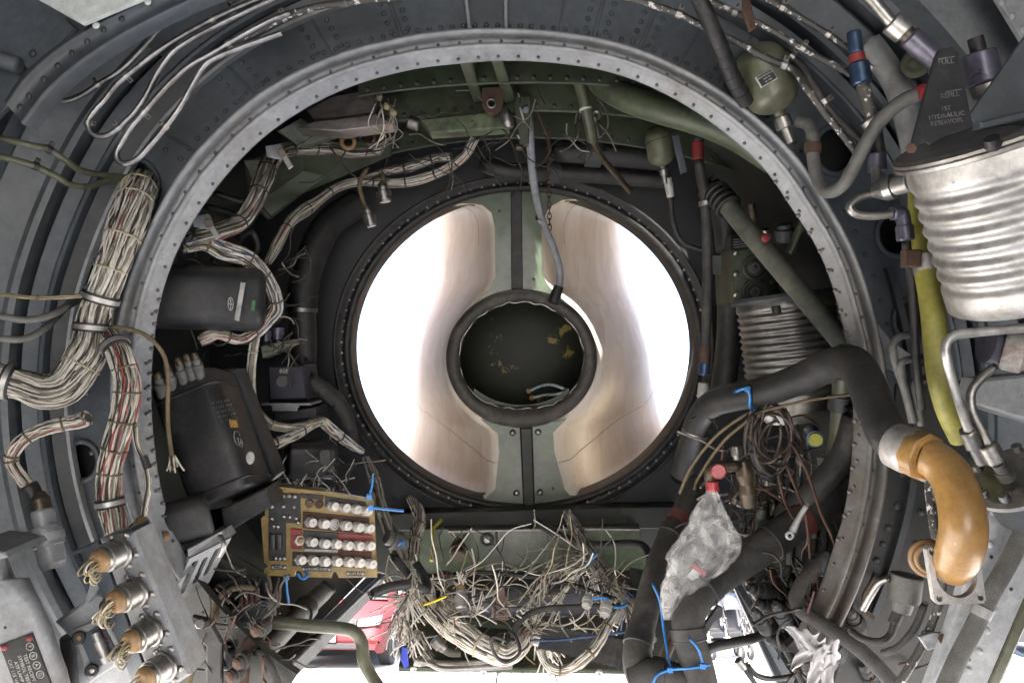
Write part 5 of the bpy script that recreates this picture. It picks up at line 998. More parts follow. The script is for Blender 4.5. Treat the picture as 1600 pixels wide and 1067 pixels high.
b = MB(); b.hexnut(P(1541, 694, 1.04), P(1558, 722, 1.04), px(16, 1.04)); b.lathe(P(1558, 722, 1.04), P(1574, 746, 1.05), [(0, px(11, 1.04)), (.5, px(10, 1.04)), (.5, px(13, 1.04)), (1, px(13, 1.04))], 16); part('nut', b, M['alu_d'], T)
T = thing('pump_flange', 'bolted round flange with nuts at the right edge', 'flange', P(1585, 760, 1.04)); a_ = P(1582, 742, 1.06); n_ = (P(1600, 775, 1.07) - a_).normalized()
b = MB(); b.lathe(a_, a_ + n_ * .012, [(0, .052), (.3, .058), (.8, .058), (1, .05)], 36); part('disc', b, M['alu_d'], T); b = MB(); b.lathe(a_ + n_ * .012, a_ + n_ * .06, [(0, .045), (1, .042)], 30); part('drum', b, M['grey_d'], T)
s_, t_, _ = frame_of(n_)
for k in range(10):
    q = 2 * math.pi * k / 10; c = a_ + (s_ * math.cos(q) + t_ * math.sin(q)) * .046; b = MB(); b.hexnut(c, c - n_ * .010, .007); part('nut', b, M['steel'], T)
T = thing('worn_union', 'chipped white and violet round union at the right edge', 'fitting', P(1590, 548, 1.08)); b = MB(); b.lathe(P(1540, 540, 1.1), P(1572, 546, 1.1), [(0, px(28, 1.1)), (1, px(30, 1.1))], 24); part('violet_body', b, M['purple'], T)
b = MB(); b.lathe(P(1568, 545, 1.09), P(1622, 556, 1.07), [(0, px(30, 1.09)), (.1, px(33, 1.09)), (.6, px(33, 1.09)), (.7, px(26, 1.09)), (1, px(24, 1.09))], 26); part('worn_ring', b, paint('worn_white', (.5, .48, .46), .2, 18, (.16, .08, .05), .8, 22, .5), T)
poly('grey_beam', 'pale grey boxed beam below the worn union', 'beam', [(1534, 592, 1.12), (1640, 582, 1.12), (1640, 668, 1.12), (1524, 632, 1.12)], .05, M['ring'], .004)
for i, (y, pts) in enumerate(((523, [(1462, 523, 1.2), (1424, 523, 1.2), (1402, 528, 1.2), (1395, 545, 1.2), (1402, 575, 1.2), (1414, 612, 1.2), (1426, 660, 1.2)]), (558, [(1462, 560, 1.19), (1432, 560, 1.19), (1410, 566, 1.19), (1408, 585, 1.19), (1416, 615, 1.19), (1428, 660, 1.19)]), (592, [(1464, 594, 1.19), (1436, 594, 1.19), (1428, 605, 1.19), (1434, 635, 1.19), (1440, 665, 1.19)]))):
    pipe('small_tube', ('topmost', 'middle', 'lowest')[i] + ' of three small grey tubes clamped left of the yellow hose', 'tube', pts, 6, M['hose_g'], 'small tubes by yellow hose', clamps=(.14,), cm=M['rubber'])
# black duct, coupling and orange elbow
T = pipe('black_duct', 'fat black taped duct arching from the inlet rim to the orange elbow', 'duct', [(1066, 745, 1.75), (1078, 700, 1.7), (1090, 660, 1.62), (1112, 632, 1.54), (1150, 620, 1.47), (1200, 610, 1.4), (1250, 592, 1.33), (1300, 570, 1.25), (1330, 566, 1.19), (1350, 592, 1.14), (1368, 638, 1.1), (1388, 680, 1.06), (1412, 704, 1.04)], 24, M['rubber'], k=22, n=8)
for f_, (x, y, d, dx, dy) in enumerate(((1292, 573, 1.26, 1, -.35), (1316, 566, 1.21, 1, -.1), (1372, 650, 1.09, .45, 1), (1104, 640, 1.56, .7, -.6), (1086, 676, 1.64, .3, -1))):
    b = MB(); b.band(P(x, y, d), RIGHT * dx - UP * dy - FWD * .3, px(25, 1.3), .004, .0018, 30); part('tape_band', b, M['rubber'] if f_ != 4 else M['alu_d'], T)
T = thing('orange_elbow', 'glossy orange brown duct elbow with silver coupling at right', 'duct elbow', P(1490, 900, .97))
b = MB(); b.lathe(P(1396, 694, 1.05), P(1440, 712, 1.01), [(0, px(30, 1.04)), (.1, px(36, 1.03)), (.6, px(37, 1.03)), (.8, px(36, 1.02)), (1, px(33, 1.02))], 36); part('coupling', b, paint('chalky_metal', (.5, .48, .46), .15, 18, (.22, .2, .18), .7, 16, .5, .4), T)
b = MB(); b.hexnut(P(1428, 708, 1.02), P(1450, 716, 1.0), px(39, 1.01), 8); part('collar', b, M['orange'], T)
b = MB(); b.tube(PS([(1440, 712, 1.01), (1462, 720, 1.0), (1484, 742, .985), (1498, 775, .97), (1505, 815, .96), (1503, 845, .965), (1496, 870, .98), (1486, 886, 1.0)]), [px(q, .98) for q in (31, 31, 32, 33, 34, 35, 34, 31)], 28, 10); part('elbow', b, M['orange'], T)
T = thing('square_flange', 'silver square flange with bolt holes under the orange elbow', 'flange', P(1495, 940, 1.0))
fo = quadmap([(1444, 852), (1524, 848), (1538, 940), (1458, 942)], (1.0, 1.0, .985, .985)); circ = lambda cx, cy, r, n: [(cx + r * math.cos(2 * math.pi * i / n), cy + r * math.sin(2 * math.pi * i / n)) for i in range(n)]
b = MB(); holed(b, [(.06, 0), (.94, 0), (1, .06), (1, .94), (.94, 1), (.06, 1), (0, .94), (0, .06)], [circ(.5, .5, .4, 36), circ(.1, .1, .06, 12), circ(.9, .1, .06, 12), circ(.1, .9, .06, 12), circ(.9, .9, .06, 12)], 0, .01, to=lambda u, v, z: fo(u, v) + FWD * z); part('plate', b, M['alu'], T)
b = MB(); b.torus(P(1452, 872, 1.03), FWD + RIGHT * .4, px(26, 1.03), px(5, 1.03), 30, 10); b.torus(P(1454, 873, 1.02), FWD + RIGHT * .4, px(20, 1.03), px(4, 1.03), 30, 10); part('seal_ring', b, M['tan'], T)
# lower right longeron with braided hose
T = thing('side_longeron', 'pale grey riveted side longeron at the lower right corner', 'longeron', P(1520, 1060, 1.08)); b = MB(); b.prism(PS([(1525, 770, 1.1), (1640, 760, 1.1), (1640, 868, 1.1), (1600, 940, 1.1), (1538, 1085, 1.1), (1448, 1085, 1.1), (1486, 985, 1.1), (1512, 900, 1.1)]), .02, .003); part('plate', b, M['lgrey'], T)
b = MB(); b.prism(PS([(1600, 940, 1.098), (1640, 866, 1.098), (1652, 880, 1.098), (1614, 955, 1.098), (1556, 1085, 1.098), (1538, 1085, 1.098)]), .05, .002); part('edge_strip', b, M['olive'], T)
rivets('rivet', [P(x, y, 1.099) for x, y in ((1547, 850), (1553, 953), (1542, 985), (1530, 1017), (1513, 1047), (1552, 800), (1590, 800))], .0055, T, M['lgrey'], h=.6); rivets('hole', [P(x, y, 1.0995) for x, y in ((1549, 870), (1580, 920), (1514, 1030))], .0028, T, M['dark'], h=.2)
T = thing('braided_hose', 'braided grey hose clipped along the lower right longeron', 'hose', P(1500, 1060, 1.06)); c = resample(crom(PS([(1620, 790, 1.06), (1600, 830, 1.06), (1572, 885, 1.06), (1546, 930, 1.06), (1522, 980, 1.06), (1496, 1030, 1.06), (1474, 1080, 1.06)]), 8), 120)
b = MB(); b.tube(c, px(13, 1.06), 16, raw=True); part('tube', b, M['hose_g'], T); fr = frames(c); b = MB()
c = resample(c, 200); fr = frames(c)
for s in range(10):
    for sg in (1, -1): b.tube([c[i] + (fr[i][0] * math.cos(sg * i * .3 + s * math.pi / 5) + fr[i][1] * math.sin(sg * i * .3 + s * math.pi / 5)) * px(13, 1.06) for i in range(201)], px(1.1, 1.06), 4, raw=True, cap=False)
part('braid', b, M['hose_g'], T); b = MB(); b.band(P(1534, 955, 1.06), P(1522, 980, 1.06) - P(1546, 930, 1.06), px(14, 1.06), px(8, 1.06), px(2, 1.06), 20); part('clip', b, M['lgrey'], T)
T = thing('lower_web', 'dark riveted web outside the ring at the lower right', 'panel', P(1440, 860, 1.36)); b = MB(); b.prism(PS([(1336, 930, 1.34), (1392, 720, 1.34), (1400, 600, 1.34), (1640, 560, 1.34), (1640, 800, 1.34), (1520, 1080, 1.34), (1300, 1080, 1.34)]), .01, .001); part('web', b, M['grime'], T)
rivets('rivet', [P(x, y, 1.339) for x, y in ((1402, 790), (1388, 825), (1380, 850), (1370, 875), (1410, 740), (1416, 700), (1440, 800), (1432, 850))], .006, T, M['grey_d'])
T = thing('filter_unit', 'small pinkish grey filter drum at the lower right', 'filter', P(1412, 950, 1.2)); b = MB(); b.lathe(P(1417, 898, 1.2), P(1411, 940, 1.2), [(0, px(24, 1.2)), (.05, px(25, 1.2)), (.95, px(25, 1.2)), (1, px(20, 1.2))], 26); b.lathe(P(1411, 940, 1.2), P(1408, 956, 1.2), [(0, px(17, 1.2)), (1, px(14, 1.2))], 20); part('drum', b, M['hose_g'], T)
b = MB(); b.hexnut(P(1404, 956, 1.2), P(1396, 974, 1.2), px(9, 1.2)); b.tube(PS([(1398, 970, 1.2), (1392, 990, 1.2), (1376, 1002, 1.2), (1350, 998, 1.22), (1330, 986, 1.24)]), px(6, 1.2), 10); part('outlet', b, M['hose'], T)
pipe('bent_stub', 'short bent pale tube left of the filter drum', 'tube', [(1390, 903, 1.2), (1374, 910, 1.21), (1360, 930, 1.22), (1348, 952, 1.23)], 5.5, M['alu_d'])
for i, (pts, r, m_) in enumerate((([(1455, 690, 1.16), (1452, 760, 1.16), (1462, 840, 1.14), (1474, 900, 1.14), (1462, 960, 1.14), (1440, 1010, 1.14), (1410, 1060, 1.14), (1400, 1085, 1.14)], 7, 'chip'), ([(1446, 940, 1.15), (1430, 980, 1.15), (1404, 1010, 1.16), (1380, 1020, 1.18)], 6, 'hose'))):
    pipe('riser_pipe', ('long dark riser pipe running down behind the orange elbow', 'short dusty pipe left of the long riser')[i], 'pipe', pts, r, M[m_], clamps=(.75,) if i == 0 else ())
T = thing('clip_tab', 'pale clip tab with a rusty bolt at the lower right', 'clip', P(1465, 1010, 1.12)); b = MB(); b.prism(PS([(1436, 995, 1.12), (1458, 988, 1.12), (1486, 990, 1.12), (1482, 1006, 1.12), (1450, 1016, 1.12)]), .006, .001); part('tab', b, M['lgrey'], T); b = MB(); b.hexnut(P(1474, 998, 1.12), P(1474, 998, 1.11), .007); part('bolt', b, M['rust'], T)
# ================================================================== FUSE PANEL
T = thing('fuse_panel', 'ochre fuse panel crowded with clear knobs at lower left of the inlet', 'fuse panel', P(500, 900, 1.52)); FD = 1.5
U = lambda x, y, z=0.0: P(400 + x / 5.927, 740 + y / 5.927, FD) - FWD * z      # local panel drawing, 5.927 units per photo pixel
def uv(x, y): return to_uv(U(x, y))
notch = lambda cx, cy, r, n=8: [uv(cx + r * math.cos(math.pi * i / n), cy - r * math.sin(math.pi * i / n)) for i in range(n, -1, -1)]
oc = [uv(118, 105), uv(640, 160), uv(1085, 238), uv(1090, 300), uv(1120, 955)] + [uv(770, 960)] + [uv(755, 930), uv(740, 905), uv(715, 905), uv(700, 930), uv(695, 958)] + [uv(440, 952), uv(420, 905), uv(390, 890), uv(365, 905), uv(355, 948), uv(95, 938), uv(78, 915), uv(78, 880), uv(105, 865), uv(105, 840), uv(78, 825), uv(50, 420), uv(60, 400), uv(85, 395), uv(85, 170)]
b = MB(); holed(b, oc, [], FD, .006, .0006); part('board', b, M['ochre'], T)
b = MB(); b.prism([U(118, 100, .01), U(640, 152, .01), U(640, 164, .01), U(118, 116, .01)], .03, .0005); part('top_rail', b, M['ochre'], T)
def plate(x0, y0, x1, y1, mt, sk=.11, z=.003, name='plate'):
    b = MB(); b.prism([U(x0, y0 + x0 * sk * 0, z), U(x1, y0 + (x1 - x0) * sk, z), U(x1, y1 + (x1 - x0) * sk, z), U(x0, y1, z)], .0045, .0006); return part(name, b, mt, T)
plate(120, 165, 415, 440, M['black'], .06, name='terminal_plate'); plate(120, 440, 280, 800, M['black'], .03, name='terminal_plate')
plate(420, 178, 625, 222, M['black'], .09, name='label_strip'); plate(640, 205, 1020, 300, M['black'], .14, name='label_strip'); plate(435, 345, 1050, 500, M['rust'], .1, name='knob_strip'); plate(440, 520, 760, 690, M['black'], .06, name='knob_strip'); plate(760, 545, 1080, 700, M['red'], .06, name='knob_strip'); plate(325, 505, 428, 690, M['red'], .04, .004, name='red_tag'); plate(455, 690, 760, 712, M['label'], .03, .004, name='label_strip'); plate(760, 705, 1070, 860, M['rust'], .05, name='knob_strip'); plate(340, 720, 760, 850, M['black'], .03, name='knob_strip')
for x0, y0, x1, y1, s_ in ((142, 838, 285, 884, 'PHASE\nADAPTER'), (428, 860, 695, 898, 'AMPLIFIER FUSES'), (838, 900, 1008, 938, 'RELAY FUSE')):
    pl = plate(x0, y0, x1, y1, M['black'], .02, .002, 'name_plate'); lettering(s_, .0048 if '\n' in s_ else .0056, plane(U((x0 + x1) / 2, (y0 + y1) / 2, .0026), RIGHT, UP), M['letter'], pl, spacing=.8)
    rivets('screw', [U(x0 + 14, (y0 + y1) / 2, .0022), U(x1 - 14, (y0 + y1) / 2 + 4, .0022)], .0025, pl, M['letter'], h=.4)
kd = (-FWD * .76 + RIGHT * .62 + UP * .06).normalized(); kn = 0
rows_k = [[(695, 292), (800, 305), (905, 320), (1000, 335)], [(490, 440), (610, 455), (815, 470), (925, 485), (1020, 495)], [(500, 620), (615, 635), (722, 640), (828, 650), (930, 655), (1028, 655)], [(395, 785), (510, 790), (618, 800), (728, 800), (838, 805), (935, 810), (1040, 820)]]
kproto = None
for r_ in rows_k:
    for (x, y) in r_:
        c = U(x, y, .002); org = base(T)
        if kproto is None:
            b = MB(); b.hexnut(c, c + kd * .008, px(8.6, FD)); k1 = part('fuse_knob', b, M['glassy'], T)
            b = MB(); b.lathe(c + kd * .008, c + kd * .020, [(0, px(6.6, FD)), (.6, px(6.2, FD)), (.6, px(7.2, FD)), (.75, px(7.2, FD)), (1, px(6.4, FD))], 18)
            for q in range(14): 
                s_, t_, _ = frame_of(kd); o_ = (s_ * math.cos(q * .449) + t_ * math.sin(q * .449)); b.box(c + kd * .013 + o_ * px(6.5, FD), .0006, .0006, .005, o_, o_.cross(kd))
            k2 = part('cap', b, M['knobcap'], k1)
            b = MB(); b.lathe(c + kd * .0200, c + kd * .0212, [(0, px(1.5, FD)), (1, px(1.2, FD))], 10); k3 = part('cap_button', b, M['glassy'], k1); kproto = (c, k1, k2, k3)
        else:
            o1 = kproto[1].copy(); COL.objects.link(o1); o1.parent = T; o1.location = c - kproto[0]
            for kk in kproto[2:]: o2 = kk.copy(); COL.objects.link(o2); o2.parent = o1
b = MB(); c = U(395, 610, .002); b.hexnut(c, c + kd * .008, px(8.8, FD)); g_ = part('gold_knob', b, M['glassy'], T); b = MB(); b.dome(c + kd * .008, kd, px(5, FD), .8, 12); part('gold_button', b, M['tan'], g_)
b = MB(); c = U(715, 462, .002); b.torus(c + kd * .006, kd, px(7.5, FD), px(1.8, FD), 16, 8); b.lathe(c, c + kd * .006, [(0, px(8, FD)), (1, px(8, FD))], 6); part('open_holder', b, M['label'], T)
for x, y, m_ in ((500, 270, 'brass'), (588, 280, 'rust')):
    b = MB(); b.lathe(U(x, y, 0), U(x, y, .006), [(0, px(6.5, FD)), (.8, px(6.5, FD)), (1, px(5, FD))], 16); part('hole_bush', b, M[m_], T)
rivets('terminal_screw', [U(x, y, .004) for x, y in ((258, 205), (312, 200), (365, 208), (258, 298), (355, 305), (262, 390), (315, 395), (375, 408), (392, 446), (185, 775), (225, 778), (265, 778), (145, 200), (150, 300), (150, 410), (165, 480), (205, 485))], .0042, T, M['alu_d'], h=.7)
for x in (160, 220): b = MB(); superbox(b, U(x, 550, .004), U(x, 690, .004), .006, .006, n=3); part('terminal_bar', b, M['black'], T)
# ================================================================== LOWER STRUCTURE
poly('rear_panel', 'green panel with two large bolts under the inlet lip', 'panel', [(640, 826, 2.02), (1000, 822, 2.02), (1010, 900, 2.0), (640, 905, 2.0)], .03, M['green_s'], .003)
T = thing('rear_panel_trim', 'thin pale edge strip along the top of the green panel', 'strip', P(800, 826, 2.0)); b = MB(); b.prism(PS([(700, 829, 2.0), (900, 825, 2.0), (1000, 826, 2.0), (1000, 829, 2.0), (900, 828, 2.0), (700, 832, 2.0)]), .02, .0005); part('strip', b, M['alu_d'], T)
for i, (x, y) in enumerate(((761, 843), (763, 887))):
    T = thing('ringed_bolt', ('upper' if i == 0 else 'lower') + ' large ringed bolt on the green panel', 'bolt', P(x, y, 2.0), 'bolts on the green panel'); b = MB(); b.torus(P(x, y, 2.012), FWD, px(9, 2), px(2.4, 2), 20, 8); part('ring', b, M['grey_d'], T); b = MB(); b.hexnut(P(x, y, 2.015), P(x, y, 2.0), px(5, 2)); part('head', b, M['alu_d'], T)
b = MB(); b.prism(PS([(774, 832, 2.012), (778, 832, 2.012), (779, 895, 2.012), (775, 895, 2.012)]), .006, .0005); T = solo('panel_stiffener', b, M['green'], 'thin upright stiffener on the green panel', 'stiffener'); rivets('rivet', [P(783, 838 + k * 8, 2.018) for k in range(8)], .003, T, M['grey_d'])
poly('dark_shelf', 'dark shelf between the inlet lip and the green panel', 'shelf', [(600, 802, 2.06), (1060, 790, 2.06), (1060, 826, 2.06), (600, 830, 2.06)], .06, M['dark'], .003)
T = thing('dark_drum', 'long dark horizontal drum under the green panel', 'drum', P(820, 960, 1.85)); b = MB(); superbox(b, P(700, 930, 1.9), P(990, 925, 1.9), .048, .05, n=2.2); part('drum', b, paint('scuffed_drum', (.03, .032, .042), .3, 8, (.06, .06, .07), .6, 8, .45, speck=(.3, .3, .32), spthr=.7, spscale=70), T)
b = MB(); b.band(P(775, 929, 1.9), RIGHT, .05, .012, .002, 28); part('strap', b, M['grey_d'], T)
poly('rusty_plate', 'pinkish brown bracket plate hanging over the dark drum', 'plate', [(774, 912, 1.8), (788, 910, 1.8), (789, 930, 1.8), (794, 932, 1.8), (795, 968, 1.8), (768, 972, 1.8), (770, 934, 1.8), (776, 930, 1.8)], .008, paint('primer_brown', (.2, .13, .11), .2, 14, GRIME, .5, 12, .6), .001)
T = thing('keel_tub', 'oily green keel tub along the bottom of the bay', 'keel', P(800, 1050, 1.6)); b = MB(); b.prism(PS([(622, 968, 1.72), (700, 960, 1.72), (860, 985, 1.72), (985, 1000, 1.72), (985, 1048, 1.62), (760, 1052, 1.62), (626, 1046, 1.62)]), .02, .003); b.prism(PS([(622, 1040, 1.6), (990, 1046, 1.6), (990, 1054, 1.6), (622, 1050, 1.6)]), .12, .003); part('tub', b, M['green'], T)
rivets('bolt', [P(x, y, 1.598) for x, y in ((646, 1044), (693, 1047), (755, 1049), (860, 1049), (936, 1050))], .007, T, M['alu_d'])
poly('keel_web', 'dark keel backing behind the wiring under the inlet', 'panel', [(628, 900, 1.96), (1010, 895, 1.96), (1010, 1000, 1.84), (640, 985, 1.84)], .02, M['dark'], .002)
T = thing('quilted_plate', 'pale ribbed plate lying at the bottom right of the keel', 'plate', P(920, 1040, 1.5)); b = MB(); qm2 = quadmap([(850, 975), (1000, 1004), (992, 1050), (840, 1012)], (1.62, 1.6, 1.5, 1.52)); rows = []
for i in range(61): rows.append([qm2(i / 60, j / 4) - FWD * (.0035 * math.sin(i * 1.05 * 1.5)) for j in range(5)])
b.grid(rows); part('sheet', b, M['lgrey'], T)
for i, pts in enumerate(([(650, 1032, 1.56), (672, 1036, 1.56), (690, 1044, 1.56), (730, 1044, 1.56), (800, 1040, 1.57)], [(660, 1022, 1.58), (680, 1034, 1.58), (720, 1036, 1.58), (780, 1030, 1.58)], [(680, 1000, 1.6), (700, 1018, 1.6), (720, 1020, 1.6)])):
    pipe('keel_tube', ('lowest pale tube along the keel tub', 'middle pale tube along the keel tub', 'short green tube end on the keel tub')[i], 'tube', pts, 4.5 if i < 2 else 6, M['alu_d'] if i < 2 else M['olive'], ends=(0,))
# left longeron and pipes beside the opening
T = thing('door_longeron', 'long dark edge member slanting beside the left floor opening', 'longeron', P(500, 960, 1.75)); b = MB(); b.prism([P(580, 892, 2.1), P(599, 897, 2.1), P(408, 1085, 1.42), P(382, 1085, 1.42)], .03, .003, -UP); part('beam', b, M['grime'], T)
b = MB(); b.tube(PS([(599, 897, 2.09), (545, 948, 1.86), (470, 1022, 1.6), (406, 1086, 1.4)]), .006, 8); part('edge_tube', b, M['grey_d'], T)
b = MB(); b.add([P(430, 860, 1.95), P(580, 890, 2.12), P(384, 1090, 1.43), P(320, 1090, 1.43)], [[0, 1, 2, 3]], False); part('closing_web', b, M['dark'], T)
pipe('torque_tube', 'dusty torque tube lying along the left floor opening', 'tube', [(512, 918, 1.82), (470, 958, 1.68), (420, 1010, 1.54), (372, 1062, 1.42), (350, 1085, 1.38)], 16, M['hose_g'], k=18, clamps=(.28,), cm=M['rubber'])
T = pipe('drain_pipe', 'thick olive pipe bending down across the floor opening', 'pipe', [(392, 968, 1.45), (430, 972, 1.45), (480, 977, 1.46), (525, 980, 1.47), (552, 986, 1.47), (565, 1003, 1.47), (568, 1030, 1.46), (580, 1055, 1.45), (600, 1085, 1.43)], 10, M['olive'], k=16, n=8)
b = MB(); b.band(P(394, 969, 1.45), P(395, 969, 1.45) - P(385, 975, 1.45), px(10.5, 1.45), px(5, 1.45), px(2, 1.45), 18); part('white_clip', b, M['lgrey'], T)
b = MB(); b.tube(PS([(396, 968, 1.45), (375, 988, 1.44), (345, 1020, 1.42)]), px(10, 1.45), 14); part('branch', b, M['hose_g'], T)
T = thing('relay_block', 'dark block with four cable plugs below the fuse panel', 'relay', P(385, 960, 1.42)); b = MB(); b.prism(PS([(335, 958, 1.42), (418, 936, 1.42), (424, 962, 1.42), (350, 985, 1.42)]), .06, .003); part('block', b, M['grey_d'], T)
for i in range(4):
    x, y = 378 + i * 8, 936 - i * 4; b = MB(); b.lathe(P(x, y + 16, 1.42), P(x - 1, y - 6, 1.42), [(0, px(5.5, 1.42)), (.5, px(5.5, 1.42)), (.5, px(4.5, 1.42)), (1, px(4, 1.42))], 12); p_ = part('plug', b, M['rust'], T)
    b = MB(); b.tube(PS([(x - 1, y - 4, 1.42), (x - 6, y - 20, 1.42), (x - 22 - i * 3, y - 28 + i * 2, 1.42), (x - 48 - i * 5, y - 16 + i * 4, 1.42), (x - 60 - i * 7, y - 10 + i * 5, 1.43)]), px(3, 1.42), 8); part('cable', b, M['wire_b'] if False else M['rubber'], p_)
pipe('cable', 'long brown cable arching down at the lower left', 'cable', [(402, 918, 1.38), (370, 918, 1.37), (345, 930, 1.36), (330, 965, 1.35), (318, 1010, 1.34), (300, 1050, 1.33), (290, 1085, 1.32)], 4.5, M['lace'])
for i, (pts, r, m_) in enumerate((([(405, 990, 1.36), (380, 1030, 1.34), (372, 1085, 1.32)], 14, 'rust'), ([(360, 1005, 1.36), (352, 1040, 1.36), (358, 1085, 1.36)], 10, 'grey_d'), ([(400, 1010, 1.34), (420, 1040, 1.34), (440, 1085, 1.34)], 8, 'hose'), ([(262, 948, 1.28), (290, 985, 1.3), (330, 1005, 1.32), (350, 1040, 1.34)], 5, 'chip'))):
    pipe('linkage_tube', ('rust brown tube in the lower left corner clutter', 'upright dark tube beside the rust brown tube', 'slanted dusty tube nearest the floor opening', 'thin chipped rod leaving the connector box')[i], 'tube', pts, r, M[m_], k=14)
T = thing('flat_lever', 'black flat lever arm standing at the lower left', 'lever', P(320, 1060, 1.3)); b = MB(); b.prism(PS([(300, 962, 1.3), (326, 968, 1.3), (346, 1004, 1.3), (346, 1085, 1.3), (322, 1085, 1.3), (322, 1010, 1.3), (298, 985, 1.3)]), .01, .002); part('arm', b, M['black'], T); b = MB(); b.hexnut(P(312, 974, 1.3), P(312, 974, 1.285), .008); part('bolt', b, M['alu_d'], T)
for i, (x, y) in enumerate(((360, 1056), (400, 985), (372, 1036))):
    connector('fitting', ('bottom', 'top', 'middle')[i] + ' brown pipe union in the lower left clutter', (x, y, 1.3), (x + 18, y - 10, 1.32), 13, M['hose'], M['rust'], 'unions at lower left', ribs=3, cat='fitting')
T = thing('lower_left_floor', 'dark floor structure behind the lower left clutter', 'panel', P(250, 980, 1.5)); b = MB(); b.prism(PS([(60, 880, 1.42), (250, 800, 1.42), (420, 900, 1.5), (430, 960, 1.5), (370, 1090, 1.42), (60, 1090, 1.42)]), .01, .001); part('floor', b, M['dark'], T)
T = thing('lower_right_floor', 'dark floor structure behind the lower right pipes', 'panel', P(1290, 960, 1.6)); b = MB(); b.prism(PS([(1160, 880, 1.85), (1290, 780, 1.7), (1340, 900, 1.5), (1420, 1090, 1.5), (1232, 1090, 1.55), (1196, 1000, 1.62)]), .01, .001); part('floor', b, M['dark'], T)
# ================================================================== WIRING UNDER THE INLET
bundle('wire_loom', 'white wire loom dropping right of the fuse panel', [(572, 716, 1.9), (584, 745, 1.82), (594, 785, 1.75), (606, 822, 1.7), (616, 850, 1.66), (628, 880, 1.62)], [5, 8, 8, 8, 8, 9], 40, 31, (.3, .6), M['lace'], weights=(5, 4, 1, .2, .1))
bundle('wire_loom', 'white wire loom hanging under the inlet lip at left', [(640, 778, 1.95), (654, 800, 1.9), (655, 822, 1.86), (648, 850, 1.82), (646, 880, 1.78)], [5, 9, 8, 8, 8], 40, 32, (.5, .7), M['lace'], weights=(6, 3, .6, .2, .1))
bundle('wire_loom', 'thick sagging white wire loom in the bottom middle', [(640, 900, 1.68), (664, 938, 1.64), (693, 969, 1.6), (724, 992, 1.58), (757, 1012, 1.56), (790, 1024, 1.56), (812, 1010, 1.57), (824, 992, 1.6), (850, 1000, 1.62), (864, 1010, 1.64)], [9, 13, 16, 18, 18, 16, 14, 13, 12, 9], 100, 33, (.36, .52, .6), M['lace_w'], weights=(7, 3, .8, .3, .1), wpx=1.6, seg=60)
bundle('wire_loom', 'pale grey wire loom curving along the bottom right of the keel', [(842, 1012, 1.54), (852, 1034, 1.52), (866, 1046, 1.5), (886, 1046, 1.5), (914, 1028, 1.5), (936, 1002, 1.52), (953, 970, 1.56), (968, 945, 1.6)], [5, 6, 7, 8, 8, 7, 6, 6], 36, 34, (.25, .5, .75), M['lace'], weights=(6, 4, .6, .2, .1))
bundle('wire_loom', 'brown and white wire loom slanting down at right of the keel', [(886, 800, 1.98), (900, 826, 1.92), (916, 856, 1.84), (932, 882, 1.78), (950, 906, 1.72), (966, 928, 1.68), (990, 958, 1.62), (1012, 985, 1.58)], [6, 10, 11, 11, 11, 10, 10, 8], 60, 35, (.2, .6), M['lace'], weights=(5, 4, 2, .3, .1), wpx=1.6)
bundle('wire_loom', 'loose white wire loom at the right end of the keel', [(960, 920, 1.64), (985, 940, 1.6), (1006, 968, 1.56), (1020, 1000, 1.52)], [7, 9, 8, 6], 40, 36, (.3,), M['blue'], weights=(7, 3, .6, .2, .1))
def spray(label, spots, seed):
    b = MB()
    for k, (x, y, d, dx, dy, n, ln, sp, dr) in enumerate(spots): tuft(b, P(x, y, d), RIGHT * dx - UP * dy - FWD * .4, n, ln, .0014, seed + k, sp, dr, 1.3)
    solo('cut_wires', b, WM(), label, 'wires', kind='stuff')
spray('bushy spray of cut white wires right of the red car', [(640, 930, 1.55, -.5, .7, 26, .085, 1.1, .2), (632, 965, 1.54, -.2, .9, 24, .07, 1.2, .3), (655, 985, 1.54, -.3, .8, 18, .06, 1.1, .2), (645, 890, 1.58, .2, 1, 26, .06, .8, .4)], 100)
spray('tangled cut wires at the left of the keel', [(690, 930, 1.62, .4, .4, 20, .06, .9, .4), (672, 905, 1.64, .6, .2, 14, .06, .8, .3), (700, 965, 1.58, .8, -.2, 16, .06, .7, .4), (740, 960, 1.58, .6, -.6, 16, .05, .8, .2)], 200)
spray('tangled cut wires at the right of the keel', [(955, 910, 1.66, .6, .5, 22, .06, .9, .3), (975, 935, 1.62, .6, .7, 30, .07, .8, .3), (830, 985, 1.6, .3, -.6, 26, .05, .9, .1), (850, 1005, 1.58, .6, .4, 18, .05, .7, .3), (940, 890, 1.7, -.7, .2, 14, .06, .6, .4)], 300)
b = MB(); rnd = random.Random(12)
fan = [[(912, 862), (880, 857), (850, 857), (824, 861)], [(908, 878), (880, 890), (850, 905), (832, 930), (818, 958)], [(905, 876), (872, 896), (842, 926), (808, 955)], [(912, 882), (890, 905), (870, 935), (842, 962)], [(915, 886), (885, 920), (862, 960), (843, 1005)], [(918, 888), (895, 910), (877, 940), (875, 972), (893, 1002)], [(908, 884), (880, 930), (862, 970), (866, 1005), (880, 1042)], [(905, 860), (885, 845), (860, 828), (834, 812)], [(902, 858), (886, 842), (880, 820)], [(914, 868), (880, 868), (840, 885), (812, 905)], [(918, 880), (905, 900), (900, 925)], [(922, 876), (900, 895), (884, 920), (872, 940)], [(900, 868), (870, 880), (855, 885)]]
for k, f in enumerate(fan):
    b.mi = rnd.choice((0, 0, 0, 1)); b.tube(PS([(x, y, 1.78 - .06 * i + rnd.uniform(-.02, .02)) for i, (x, y) in enumerate(f)]), .0015, 5, 8)
